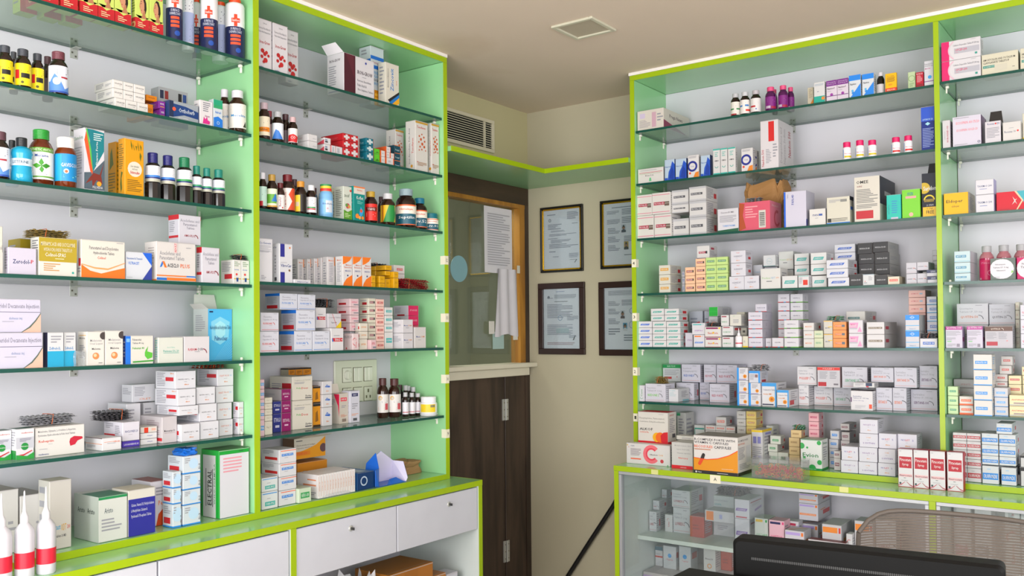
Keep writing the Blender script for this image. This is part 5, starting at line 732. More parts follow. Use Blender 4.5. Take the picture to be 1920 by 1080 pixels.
Z('redsw', 'wide red carton with teal swoosh and figure', '#d0142c', [p([(.55, 1), (1, 1), (1, 0), (.82, .3), (.76, .5), (.62, .8)], '#2fa8b8'), p([(.52, 1), (.58, 1), (.78, .5), (.6, 0), (.56, 0), (.73, .5)], '#e8c8a0'), p([(.45, .3), (.52, .5), (.47, .72), (.54, .56), (.6, .6), (.55, .5), (.6, .3), (.54, .44)], '#e8d8d4'), l(.1, .06, .4, .1, 1, '#8c1020')])
Z('bfm', 'pale aqua carton with teal label', '#d2e8ee', [r(.1, .42, .75, .64, '#3a8ab0'), t('BFM 350', .16, .46, .7, .6, '#e4f4f8'), r(0, .08, 1, .11, '#5ab0c8')], [r(0, 0, 1, 1, '#dad8e4')])
Z('nitr', 'white oval carton with dark grey green ends', '#62706a', [c(.42, .5, .45, '#ebe9f0'), c(.5, .5, .45, '#ebe9f0'), t('Nitrazepam', .2, .66, .6, .74, '#55555e'), t('Tablets I.P. 5 mg', .12, .52, .72, .6, '#3f3f48'), t('Nitravet-5', .26, .4, .6, .46, '#55555e'), p([(.82, .3), (.92, .34), (.86, .44)], '#7ac83c'), l(.1, .1, .4, .14, 1)])
Z('nitrp', 'white oval carton with magenta ends', '#c81466', [c(.46, .5, .47, '#ece6ee'), t('Tablets', .15, .5, .6, .6, '#4a4a52'), t('Nit', .2, .66, .4, .74, '#4a4a52')])
Z('quim', 'white carton with magenta header and code patch', '#dfdaec', [r(0, .84, 1, 1, '#b01c8c'), t('QUITIN-100', .06, .87, .94, .97, '#f4dcf0'), l(.06, .55, .9, .78, 6), l(.06, .34, .6, .48, 3), l(.1, .06, .6, .2, 3), r(.66, .06, .84, .2, '#8a8494'), r(.1, .28, .35, .33, '#8ac090')], [r(0, 0, 1, 1, '#c8b8d8'), r(.1, .3, .6, .5, '#a01c7c')])
Z('quibr', 'grey carton with brown header and red block', '#cfcdd6', [r(0, .78, 1, 1, '#5a3828'), t('QUITIN-25', .22, .83, .56, .92, '#d8c8bc'), o(.6, .82, .08, .1, '#d8c8bc', 0, 90), l(.06, .4, .42, .72, 6), l(.5, .4, .8, .72, 5), r(.06, .12, .46, .3, '#b01c34'), c(.8, .34, .03, '#e08a8a')])
gen('quio', 'white carton with orange brown wordmark and arc', 'Quetiapine', 'Tablets I.P. 50 mg', 'QUITIN-50', '#c8703a', '#d8d9e2')
gen('quib', 'white carton with dark wordmark and arc', 'Quetiapine', 'Tablets I.P. 25 mg', 'QUITIN-25', '#44404a', '#d2d3de')
Z('crmst2', 'narrow cream carton wedged in the stack', '#dcd8c8', [l(.2, .3, .8, .6, 2, '#b08a80')])
Z('qr2', 'white carton with red initial at the frame edge', '#e4e4f0', [t('Qutan', .1, .4, .5, .56, '#c01c4c'), l(.1, .2, .5, .3, 1)])
bar('epgr', 'pale green carton with green oval label', '#c8dfb0', '#4aa070', 'EPIRATE-25', x=(.2, .82), y=(.38, .6))
Z('epor', 'white carton with orange base and oval label', '#ece6e2', [r(0, .0, 1, .18, '#e8622c'), r(.14, .42, .86, .68, '#e8622c'), t('EPIRATE-50', .2, .48, .8, .62, '#f8e6dc')])
Z('eplb', 'big white carton with blue oval label', '#ece8e6', [r(.1, .38, .76, .58, '#2f90e0'), t('EPIRATE-100', .15, .42, .71, .54, '#e8f2fa'), r(0, 0, 1, .06, '#3a9ae8')], [l(.2, .3, .8, .8, 4, '#7ab0e0')])
Z('whb2', 'low white carton at the back with faint name', '#c9c6ca', [t('EPIRATE', .35, .3, .8, .5, '#b08a8a')])
Z('depl', 'grey white carton with light blue oval label', '#dcdce2', [r(.18, .36, .8, .58, '#4aa4ec'), t('DEPAKIN', .24, .4, .74, .54, '#e8f2fa'), r(0, 0, 1, .05, '#4aa4ec')])
bar('redt', 'white carton with dusty red label', '#dfdad6', '#c85a50', 'RANTID-150', x=(.2, .8), y=(.4, .64))
bar('crmr', 'cream carton with crimson label', '#e6dcb4', '#cc5a48', 'RANTIPEG-25', x=(.12, .88), y=(.42, .66))
Z('antip', 'cream carton with red name and blue base line', '#ecdfb4', [t('ANTIPREX-DS', .1, .5, .9, .64, '#c8382c'), r(.2, .2, 1, .32, '#9a8a90'), r(0, .08, 1, .12, '#3a7ac0')])
bar('chlr', 'white carton with dark red band label', '#dedcdf', '#b02c38', 'CHLORPROMAZINE', x=(.03, .97), y=(.3, .66), extra=[l(.3, .76, .7, .82, 1)])
bar('chlb', 'white carton with sky blue band label', '#dee4ea', '#1c84d8', 'CHLORPROMAZINE', x=(.03, .97), y=(.24, .6), extra=[l(.3, .76, .7, .84, 1, '#8ac0e8')])
Z('vioc', 'violet carton with small white print', '#5340d8', [t('Clonazepam Tablets I.P.', .04, .58, .94, .74, '#d0caf6'), t('Petrile 2mg', .04, .36, .5, .5, '#d0caf6')])
Z('whmr', 'small white carton with maroon spine and barcode', '#e4e2e4', [r(0, 0, .12, 1, '#8c1c20'), r(.3, .3, .5, .75, '#8a8a90'), r(.75, .3, .85, .7, '#b0b0b4')])
Z('blkbx', 'black edged white carton at the frame edge', '#d8d8dc', [r(0, .8, 1, 1, '#1c1c20'), r(0, 0, .1, 1, '#1c1c20')])
# ---- showcase
gen('lonw', 'white carton with black red wordmark and arc', 'Lonazep', 'Tablets I.P. 2 mg', 'LONREX-2', '#a8343c', '#dfe2e8')
Z('smw', 'slim white upright carton with red side name', '#e6e6ea', [tv('Lirac', .4, .3, .62, .6, '#c04848'), o(.5, .7, .07, .09, '#c04848', 60, 220)])
Z('redq', 'brick red carton on the showcase shelf', '#b04030', [l(.2, .3, .8, .6, 2, '#8c2a20')])
Z('leta', 'wide white carton with grey capitals', '#dadfe2', [t('LETAMIN', .15, .42, .66, .6, '#a8acb8'), l(.4, .3, .7, .35, 1)])
Z('telq', 'grey white carton with teal name underline', '#d3d8dc', [t('Levetiracetam', .05, .6, .7, .74, '#9aa0aa'), t('LEVIPIL', .05, .3, .4, .42, '#4a9aa8')])
Z('orgq', 'white and orange barred carton', '#d4d4dc', [r(.05, .1, .3, .9, '#e8801c'), r(.5, .3, .6, .7, '#9aa0d0')])
Z('purq', 'white carton with purple name and red base line', '#dadae6', [p([(.06, .4), (.8, .4), (.9, .55), (.12, .55)], '#7a5aa8'), t('OLEANZ', .18, .43, .76, .52, '#e4dcf0'), r(.1, .05, .85, .12, '#b84050')], [r(.1, .8, .9, .86, '#a05a64'), p([(.4, .3), (.9, .4), (.9, .52), (.4, .42)], '#7a5aa8'), l(.2, .6, .8, .75, 3)])
Z('grnq', 'white carton with yellow and green top squares', '#dde4e0', [r(.08, .88, .6, .96, '#d8b01c'), r(.8, .88, .92, .96, '#2f9a50'), t('OXCARB', .1, .44, .95, .52, '#4aa86a')])
Z('pnkq', 'pink carton with navy bar and red name', '#ecbccc', [r(.08, .88, .75, .95, '#28285c'), r(.85, .88, .97, .96, '#e04a80'), t('OXETOL', .1, .46, .9, .54, '#d8507c')])
Z('pnkq2', 'white carton with crimson bar and lilac stripe', '#e2dfe6', [r(.08, .85, .8, .93, '#b02c4c'), p([(0, .3), (1, .8), (1, .9), (0, .45)], '#b8a4d8')])
Z('orq', 'white carton with lilac bar, orange square and stripe', '#e0dee8', [r(.04, .82, .8, .93, '#b8a0e0'), r(.85, .8, .96, .94, '#ee7a28'), r(.04, .3, .9, .42, '#ee8a50'), t('OXRATE TABLETS', .1, .33, .85, .39, '#fae0cc')], [r(.4, .3, .95, .55, '#d04a4a'), r(.2, .6, .6, .66, '#e08a60')], [p([(.1, .2), (.2, .1), (.9, .9), (.8, .9)], '#e0a080')])
Z('orq2', 'white carton with orange bar and red square', '#dddce2', [r(.04, .76, .8, .92, '#ee8a2c'), r(.86, .76, .96, .92, '#d8382c'), l(.3, .36, .7, .4, 1, '#e08a80'), r(0, 0, 1, .05, '#d8484a')], [r(.2, .5, .9, .6, '#e0a060')])
Z('marq', 'long white carton with maroon lid', '#e4e0e4', [t('Angio', .34, .3, .5, .55, '#d8504c'), t('Xam', .52, .3, .66, .55, '#8a4aa0')], None, [r(0, 0, 1, 1, '#7a2824')])
Z('bluq', 'white carton with slate top and red stripe', '#dcdce0', [r(0, .8, 1, 1, '#3a6478'), r(0, .44, 1, .52, '#c8382c'), l(.1, .55, .7, .65, 2)])
Z('cirq', 'white carton with blue dot emblem', '#dcdfe4', [c(.5, .58, .09, '#3a9ae0'), t('Tegrital', .25, .36, .75, .43, '#d06a70')], [r(.2, .5, .9, .75, '#c8605a')])
Z('ciro', 'white carton with orange ring emblem', '#dcdcdc', [t('Rhumel 50', .15, .52, .8, .6, '#44404a'), o(.5, .24, .07, .11, '#d8903c')])
Z('bigq', 'large low carton with lilac lid rim', '#d4cccc', [r(0, .8, 1, .9, '#b89ac8'), l(.2, .3, .8, .5, 2)], None, [r(0, 0, 1, 1, '#c4bebe')])
Z('qdia', 'white carton with crimson diamond label', '#dedce2', [r(.1, .4, .6, .6, '#c8486c'), p([(.6, .5), (.74, .34), (.88, .5), (.74, .66)], '#b02c50'), t('REPACE', .14, .44, .56, .56, '#f0dce4')])
Z('qdia2', 'white carton with navy diamond label', '#dedce2', [r(.1, .4, .6, .6, '#33334c'), p([(.6, .5), (.74, .34), (.88, .5), (.74, .66)], '#26263c'), t('REPACE', .14, .44, .56, .56, '#e4e4ee')])
Z('cardb', 'brown cardboard box in the open cupboard', '#b0702c', [r(.35, 0, .65, 1, '#a86820'), l(.7, .6, .9, .8, 3, '#7a4a1c')], nm='cardboard_box')
Z('cardb2', 'tan cardboard box beside the larger one', '#b87a3c', [l(.3, .3, .8, .7, 3, '#7a4a1c')], nm='cardboard_box')
Z('whcart', 'white carton with red and blue slashes in the cupboard', '#dcdce8', [p([(0, .5), (1, .9), (1, .75), (0, .35)], '#e0402c'), p([(0, .3), (1, .7), (1, .6), (0, .2)], '#2c2c7c')])
Z('tealc2', 'teal carton lying in the cupboard', '#126a70', [l(.2, .3, .8, .6, 2, '#3a9aa0')])
# ------------------------------------------------------------------ bottles: look, profile, body colour, cap colour, label (v0, v1, colour, print), name
def B(key, look, prof, body, cap, lab, nm='syrup_bottle', **kw): D[key] = dict(look=look, prof=prof, body=body, cap=cap, lab=lab, nm=nm, kw=kw, kind='b')
AMB = '#1c0b07'
def LB(v0, v1, colr, P): return (v0, v1, colr, P)
SIM = [t('Syrup', .25, .66, .75, .78, '#66667a'), l(.2, .3, .8, .56, 4, '#9a9aa8')]
Z2 = '#e6e4ea'
B('canA', 'navy and white aerosol can with orange cross', 'can', '#e6e4ea', '#e2481c', LB(0, .52, '#161e4c', [r(.3, .66, .7, .74, '#e8502c'), r(.3, .54, .7, .62, '#e8502c'), r(.3, .42, .7, .5, '#e8502c'), t('SURFACE', .3, .88, .7, .96, '#d8dcf0'), t('DISINFECTANT', .25, .78, .75, .86, '#d8dcf0'), c(.6, .24, .08, '#1c4ca8'), r(.34, 1.12, .66, 1.26, '#e8401c'), r(.44, 1.0, .56, 1.38, '#e8401c'), t('Savlon', .36, 1.15, .64, 1.23, '#f4f0f0')]), 'aerosol_can')
B('canB', 'white aerosol can turned to its fine print', 'can', '#e2e2ea', '#e2481c', LB(.12, .62, '#a8b4dc', [l(.25, .05, .75, .6, 14, '#33343e'), l(.25, 1.05, .75, 1.5, 8, '#66667a')]), 'aerosol_can')
YP = [r(.14, .3, .36, .7, '#d01c24'), l(.42, .6, .9, .9, 4, '#5a5010'), r(.44, .34, .86, .56, '#1c1a14'), c(.5, .14, .06, '#55500c')]
B('ybot', 'dark bottle with yellow label and red block', 'amber', AMB, '#3a3d46', LB(.08, .62, '#ecd818', YP))
B('ybotb', 'dark bottle behind the yellow labelled ones', 'amber', AMB, '#3a3d46', LB(.08, .62, '#ecd818', YP))
B('drkb', 'plain dark bottle in the back row', 'amber', AMB, '#4c3038', LB(.1, .5, '#5a4a50', []))
WV = [p([(0, 0), (1, 0), (1, .3), (.7, .15), (.5, .5), (.3, .7), (.1, .4), (0, .4)], '#5a90e0'), c(.38, .42, .14, '#d4e4f8'), l(.4, .66, .9, .92, 4, '#3a3a48'), r(.55, .54, .85, .6, '#b03040'), r(0, 0, 1, .06, '#2a50b0')]
B('wave', 'dark bottle with blue wave label', 'amber', AMB, '#6a3440', LB(.06, .66, '#dfe4f2', WV))
B('wave2', 'dark bottle with blue wave label, cut by the frame edge', 'amber', AMB, '#5a3a44', LB(.06, .66, '#dfe4f2', WV))
B('mucos', 'brown bottle with white label and silver cap', 'amber', '#2a1208', '#cfccd4', LB(.1, .68, '#ddd8d4', [l(.15, .7, .85, .9, 3, '#8a8a8a'), t('Mucolite', .15, .46, .85, .56, '#2a8ac8'), p([(.7, .05), (.9, .05), (.85, .3)], '#33302a')]))
B('lister', 'clear cyan mouthwash bottle with black cap', 'lister', '#1b9cc4', '#1e2228', LB(.36, .52, '#cfe0ea', [t('LISTERINE', .2, .3, .8, .7, '#33506c')]), 'mouthwash_bottle')
B('mucaine', 'brown bottle with green cap and leaf label', 'amber', '#5a2008', '#1f8a2c', LB(.1, .70, '#e6e6e2', [r(0, .86, 1, 1, '#58a020'), t('SYNTHETIC ANTACID', .04, .89, .96, .97, '#f0f4e0'), t('Mucaine', .3, .7, .72, .79, '#2c4ca0'), p([(.5, .42), (.42, .52), (.5, .66), (.58, .52)], '#3c9c1c'), p([(.5, .42), (.36, .5), (.22, .44), (.36, .34)], '#4cac24'), p([(.5, .42), (.64, .5), (.78, .44), (.64, .34)], '#2f8a18'), p([(.5, .42), (.44, .3), (.52, .2), (.58, .32)], '#3c9c1c'), r(0, .06, 1, .1, '#58a020'), l(.2, .12, .8, .2, 2)]), neck=.22)
B('gavis', 'brown bottle with white cap and blue label', 'jarb', '#6a2a0c', '#e8e6e2', LB(.12, .66, '#1688c8', [p([(0, 0), (.35, 0), (.35, .95), (.1, 1), (0, 1)], '#12a0d8'), t('GAVISCON', .32, .52, .96, .66, '#eef4fa'), c(.5, .36, .09, '#e8e6e2'), c(.5, .35, .05, '#e8602c'), l(.4, .1, .9, .22, 2, '#8ad0b0')]))
EN = lambda k: LB(.40, .80, '#dcdfe8', [l(.2, .4, .85, .9, 5, '#7a7a8c'), r(0, .2, 1, .34, k), r(0, .1, 1, .2, '#1c2a70'), r(0, -.12, 1, .08, '#b8b8a8')])
B('entn', 'black faceted tonic bottle with navy cap', 'ent', '#15100f', '#1c1c66', EN('#3a80d8'), 'tonic_bottle')
B('entg', 'black faceted tonic bottle with green cap', 'ent', '#15100f', '#107048', EN('#2f9a4c'), 'tonic_bottle')
B('entt', 'small black faceted tonic bottle with teal cap', 'ent', '#15100f', '#147a6c', EN('#2f9a6c'), 'tonic_bottle')
B('colde', 'brown bottle with cream and orange label', 'amber', '#2a1410', '#c0a8b4', LB(.12, .62, '#e9dcc4', [r(0, .2, 1, .44, '#ee8a1c'), t('Coldex', .2, .26, .8, .38, '#4a2a10'), l(.2, .6, .85, .85, 3)]))
B('pinkc', 'bottle with wine cap and pink label', 'amber', '#3a1a24', '#8c2c40', LB(.12, .6, '#e0b8c0', []))
B('blueL', 'dark bottle with blue drop label', 'amber', AMB, '#b4b4b8', LB(.12, .62, '#dfe4ee', [p([(.1, 0), (.9, 0), (.6, .5), (.4, .6)], '#3a80d8'), l(.2, .7, .85, .9, 2)]))
B('redL', 'dark bottle with red swirl label', 'amber', AMB, '#c8a8ac', LB(.12, .6, '#e6e0e0', [p([(0, .1), (.8, .0), (1, .4), (.5, .6), (.1, .5)], '#d8242c'), t('CO', .3, .25, .7, .45, '#f4e8e8')]))
B('palet', 'dark bottle with pale mint label and white cap', 'amber', AMB, '#dcd8e2', LB(.1, .62, '#bcdcd0', [r(.05, .0, .6, .25, '#c02430'), l(.2, .5, .85, .8, 3, '#6a8a80')]))
B('goldg', 'dark bottle with gold cap and green label', 'amber', AMB, '#b08a3c', LB(.1, .6, '#dfe6cc', [r(.1, .2, .9, .7, '#6ab03c'), p([(.5, .3), (.95, .3), (.8, .75)], '#2f78c8'), r(0, 0, 1, .08, '#e0a03c')]))
B('marw', 'short bottle with maroon cap and white label', 'amber', '#2a1010', '#5c141c', LB(.08, .58, '#e2dcdc', [tv('Benadryl', .4, .2, .64, .85, '#8a2a34'), c(.7, .12, .05, '#c83030')]))
B('ventu', 'bottle with maroon cap, white and orange swirl label', 'amber', '#241010', '#6c1420', LB(.08, .64, '#e8dcd6', [p([(.5, 0), (1, 0), (1, 1), (.75, 1), (.55, .7), (.75, .4)], '#e0502c'), tv('VENTURI', .2, .1, .42, .8, '#b02c2c')]))
B('yelL', 'dark bottle with gold cap and half yellow label', 'amber', AMB, '#c8882c', LB(.08, .60, '#1c1410', [r(0, 0, .42, .95, '#e8c42c'), r(.1, .3, .34, .55, '#c8b8a0')]))
B('whreg', 'dark bottle with white cap, red green label', 'amber', AMB, '#d8d8dc', LB(.1, .6, '#e4e2e4', [r(.3, .28, .9, .36, '#2f9a4c'), r(.3, .18, .9, .26, '#c82430'), l(.3, .5, .9, .8, 3, '#33343e')]))
B('blueb', 'light blue bottle with striped yellow red cap', 'jarb', '#7ab0dc', '#d8c83c', LB(.1, .55, '#7cb4e4', [r(.5, .1, .9, .9, '#dfe8f4'), t('Endura', .35, .62, .9, .74, '#33508a'), c(.6, .36, .06, '#c8a0a8')]), bands=1)
B('tusq', 'dark bottle with gold cap and red label', 'amber', '#240c0a', '#b8942c', LB(.08, .60, '#d8241c', [r(.2, .55, .9, .8, '#7c1410'), t('TusQ', .3, .6, .75, .76, '#f0e8e4'), l(.25, .2, .8, .45, 3, '#f0b0a4')]))
B('yegr', 'bottle with silver cap, yellow green label', 'amber', '#2c140a', '#c8c8cc', LB(.1, .62, '#e8b41c', [p([(.2, 0), (.5, 1), (.85, 1), (1, .5), (.8, 0)], '#1f8a3c'), r(.15, .0, .2, 1, '#8a1c14')]))
HM = lambda a: [r(0, 0, 1, .55, '#0f5a70'), r(0, .93, 1, 1, '#e8642c'), r(0, .0, 1, .04, '#e8642c'), t('Himalaya', .3, .7, .8, .82, '#d8503c'), t(a, .25, .26, .9, .44, '#f0f4f4')]
B('septi', 'tall bottle with clear cap, teal and cream label', 'amber', AMB, '#8aa0a8', LB(.06, .58, '#e8e0d2', HM('Septilin')))
B('tealc', 'bottle with teal cap peeking from behind', 'amber', AMB, '#0f6c78', LB(.06, .55, '#0f5a70', []))
B('liv52', 'syrup bottle with teal cap, teal and cream label', 'amber', AMB, '#0f6c8a', LB(.06, .60, '#e8e0d2', HM('Liv.52')))
B('livjar', 'squat white tablet jar with teal lid', 'jar', '#e8e4dc', '#0f6c7a', LB(.05, .66, '#e8e4dc', HM('Liv.52')), 'tablet_jar')
B('digL', 'tall brown bottle with white orange label, set back', 'amber', '#2a120c', '#4a2424', LB(.14, .60, '#d8d4d2', [c(.3, .8, .12, '#e0b060'), c(.32, .78, .07, '#d8d4d2'), l(.15, .1, .6, .3, 4, '#c86a4c'), r(.62, .15, .85, .5, '#c8505c'), l(.4, .5, .8, .64, 2)]))
B('silvL', 'dark bottle with silver cap, back row', 'amber', AMB, '#c4c4c8', LB(.1, .55, '#dcd8dc', [r(0, .2, 1, .5, '#c02c30'), r(0, .55, 1, .8, '#2f78c8')]))
B('tcap', 'small dark bottle with silver cap, front row', 'amber', AMB, '#b4b4b8', LB(.1, .60, '#dcdae2', [l(.2, .3, .8, .85, 4), r(.1, .14, .9, .2, '#c04048')]))
B('wjar', 'white plastic jar with yellow label', 'jar', '#e8e6ea', '#eceaee', LB(.18, .64, '#e8e4e2', [r(.1, .05, .85, .95, '#f0d01c'), r(.6, .6, .82, .88, '#8a8460'), l(.2, .2, .75, .5, 3, '#6a5a14')]), 'tablet_jar')
B('crem', 'dark bottle with white cap and cream label', 'amber', AMB, '#b8b8bc', LB(.06, .62, '#dcd8d0', [r(.05, .4, .4, .5, '#2f8a4c'), r(.6, .4, .9, .5, '#2f8a4c'), r(.1, .0, .6, .1, '#b02430'), l(.1, .6, .9, .9, 3)]))
B('bluw2', 'dark bottle with pale cap, blue and red label', 'amber', AMB, '#c4c4c8', LB(.06, .64, '#e2dcd8', [r(0, .5, .3, .62, '#3a80c8'), r(.5, .52, .8, .64, '#3a80c8'), r(.55, .16, 1, .3, '#e04030'), l(.2, .72, .85, .94, 3)]))
B('redw2', 'dark bottle with pale cap, red marked label', 'amber', AMB, '#b4aeb4', LB(.06, .64, '#dcd8d8', [r(.05, .34, .45, .46, '#c02430'), l(.2, .55, .85, .9, 4), c(.5, .2, .05, '#3a6ac0')]))
B('purpb', 'purple bottle with pink cap', 'amber', '#4c0c4a', '#d84a7c', LB(.08, .58, '#7a1a78', [l(.25, .5, .8, .85, 3, '#c8a0c8'), r(.1, .05, .45, .25, '#d8c8d8'), r(.5, .02, .9, .2, '#b01c40')]))
B('drkw', 'black bottle with white cap beside the yellow carton', 'amber', '#0e0b0b', '#c8c4cc', LB(.05, .45, '#c4c0c4', [l(.2, .3, .8, .8, 4)]))
TJ = lambda k: LB(.06, .66, '#eceaee', [l(.3, .7, .8, .88, 2), t('Thyronorm', .2, .42, .9, .54, '#d84a6c'), r(.05, .1, .12, .9, '#5a90d8'), r(.2, .14, .9, .3, k)])
B('tjary', 'white pill jar with pink cap, yellow band', 'jar', '#ece8ee', '#d81a64', TJ('#e0c81c'), 'pill_jar')
B('tjarr', 'white pill jar with pink cap, red band', 'jar', '#ece8ee', '#d81a64', TJ('#e02c2c'), 'pill_jar')
B('drop', 'small white nozzle bottle in front of the stacks', 'nozz', '#e8e4ea', '#eceaee', LB(.05, .38, '#e4dce2', [r(.05, .4, .95, .6, '#c84a5c')]), 'nozzle_bottle')
B('nozz', 'white squeeze bottle with pointed nozzle', 'nozz', '#cfcdd6', '#d6d4da', LB(.12, .3, '#d42038', []), 'nozzle_bottle')
B('magb', 'tall magenta syrup bottle with grey cap', 'amber', '#a01448', '#a8a8ac', LB(.04, .60, '#c41858', [t('Zinco', .2, .8, .8, .9, '#e88aac'), o(.7, .34, .1, .14, '#e8789c'), r(.1, .0, .25, .1, '#d8a0b4')]), shoulder='#b0727c')
# ---- things with a builder of their own
for key, look, nm, a, b in (('sgold', 'bundle of gold blister strips', 'blister_strips', '#b09a5c', '#8a7038'), ('sdark', 'dark bundle of blister strips', 'blister_strips', '#3c3a3e', '#6a686c'), ('ssilver', 'heap of silver blister strips', 'blister_strips', '#b0b0b4', '#8a8a90'), ('sred', 'bundle of red black blister strips', 'blister_strips', '#3a2422', '#c8482c'), ('sblack', 'stack of black blister strips', 'blister_strips', '#1c1c20', '#77777c'), ('sgreen', 'green foil blister strips', 'blister_strips', '#2c6c50', '#7ab08c'), ('pouch', 'red capsule strips in white foil', 'blister_strips', '#b01828', '#8c1220')):
    D[key] = dict(look=look, nm=nm, kind='s', colr=(a, b), kw={})
for key, look, nm in (('paperbag', 'crumpled brown paper bag', 'paper_bag'), ('brownp', 'folded brown paper', 'paper_bag'), ('tub', 'clear plastic tub of red and green rubber bands', 'plastic_tub'), ('wrappack', 'clear wrapped block of white cartons', 'wrapped_cartons'), ('bluebag', 'torn blue bag, white inside', 'paper_packet'), ('clothbag', 'white cloth bag', 'cloth_bag'), ('filmw', 'crumpled clear film against the cyan and white cartons', 'plastic_wrap'), ('bluefilm', 'crumpled blue film on the small blue lined cartons', 'plastic_wrap')):
    D[key] = dict(look=look, nm=nm, kind=key, kw={})
Z('bluelow', 'long blue carton lying flat', '#12386c', [o(.4, .5, .2, .28, '#c8d8f0')], [r(0, 0, 1, 1, '#2a60a0')], [r(0, 0, 1, 1, '#3a72b0'), r(.25, .1, .75, .8, '#b8c8dc')])
# ------------------------------------------------------------------ builders
from mathutils import noise
def facemap(kind, w, d, h):
    if kind == 'F': return (lambda u, v, e: (-w / 2 + w * u, -d / 2 - e, h * v)), w, h
    if kind == 'L': return (lambda u, v, e: (-w / 2 - e, d / 2 - d * u, h * v)), d, h
    if kind == 'R': return (lambda u, v, e: (w / 2 + e, -d / 2 + d * u, h * v)), d, h
    if kind == 'B': return (lambda u, v, e: (w / 2 - w * u, d / 2 + e, h * v)), w, h
    return (lambda u, v, e: (-w / 2 + w * u, -d / 2 + d * v, h + e)), w, d
CACHE = {}
def carton_mesh(key, q, w, d, h):
    ck = (key, round(w, 3), round(d, 3), round(h, 3))
    if ck in CACHE: return CACHE[ck]
    b_ = MB(); m = M(dim(q['body']), .42, var=.025, scale=6, spec=.35); op = q['kw'].get('open_')
    b_.box((-w / 2, -d / 2, 0), (w / 2, d / 2, h), m, 0 if op else .0014, top=not op)
    if op: b_.box((-w / 2 + .002, -d / 2 + .002, h * .55), (w / 2 - .002, d / 2 - .002, h * .62), M('#8a8278', .6, var=.1))
    clip = lambda P: [x for x in P]
    for side, pr_ in (('F', q['F']), ('L', q['S']), ('R', q['S']), ('B', PLN)):
        fm, a, b = facemap(side, w, d, h); paint(b_, pr_, fm, a, b)
    if not op:
        fm, a, b = facemap('T', w, d, h); paint(b_, q['T'] + [r(.03, .085, .97, .095, '#b9b4b2')], fm, a, b)
        fm, a, b = facemap('F', w, d, h); paint(b_, [r(.0, .985, 1, .992, '#bcb8ba')], fm, a, b, k0=len(q['F']))
    CACHE[ck] = b_.mesh(q['nm']); return CACHE[ck]
def flap(root, side, w, d, h, m):
    L_ = {'L': .28 * w, 'R': .28 * w, 'B': .8 * d, 'F': .8 * d}[side]; L_ = min(L_, .06)
    b_ = MB(); ang = {'L': 140, 'R': 40, 'B': 70, 'F': 15}[side]
    ca, sa = math.cos(R(ang)), math.sin(R(ang)); tk = .0006
    if side in 'LR':
        x0 = -w / 2 if side == 'L' else w / 2; dx = ca * L_; P = [(x0, -d / 2 + .001, h), (x0, d / 2 - .001, h), (x0 + dx, d / 2 - .008, h + sa * L_), (x0 + dx, -d / 2 + .008, h + sa * L_)]
    else:
        y0 = d / 2 if side == 'B' else -d / 2; dy = (ca if side == 'B' else -ca) * L_ * (.4 if side == 'B' else 1); P = [(-w / 2 + .001, y0, h), (w / 2 - .001, y0, h), (w / 2 - .008, y0 + dy, h + sa * L_), (-w / 2 + .008, y0 + dy, h + sa * L_)]
    n_ = (Vector(P[1]) - Vector(P[0])).cross(Vector(P[3]) - Vector(P[0])).normalized() * tk
    Q = [tuple(Vector(x) + n_) for x in P]
    b_.add(P + Q, [(0, 1, 2, 3), (7, 6, 5, 4), (0, 4, 5, 1), (1, 5, 6, 2), (2, 6, 7, 3), (3, 7, 4, 0)], m); b_.build('flap', root)
PROF = {
 'amber': dict(body=[(.9, 0), (1, .02), (1, .65), (.95, .70), (.80, .76), (.62, .80), (.60, .83)], cap=(.67, .825, 1), lmax=.665, lr=1.0),
 'jarb': dict(body=[(.9, 0), (1, .02), (1, .66), (.93, .73), (.8, .77), (.74, .80)], cap=(.80, .79, 1), lmax=.665, lr=1.0),
 'jar': dict(body=[(.92, 0), (1, .02), (1, .66), (.92, .70), (.84, .72)], cap=(.90, .715, 1), lmax=.66, lr=1.0),
 'lister': dict(body=[(.88, 0), (1, .03), (1, .20), (.93, .30), (.93, .55), (1, .62), (1, .70), (.8, .76), (.5, .80)], cap=(.50, .79, 1), lmax=.54, lr=.935),
 'can': dict(body=[(.96, 0), (1, .012), (1, .88), (.9, .92), (.6, .94)], cap=(.62, .94, 1), lmax=.6, lr=1.0),
 'ent': dict(body=[(1, 0), (1, .34), (.90, .385), (.90, .715), (.8, .75), (.58, .785)], cap=(.62, .775, 1), lmax=.71, lr=.905),
 'nozz': dict(body=[(.92, 0), (1, .02), (1, .50), (.93, .56), (.6, .61), (.42, .63)], cap=(.42, .625, 1), lmax=.48, lr=1.0)}
def glossy(hexc, key):
    return M(hexc, .10 if key not in ('jar', 'can', 'nozz') else .3, var=.02, name='bottle_' + hexc.strip('#'), coat=.2)
BC = {}
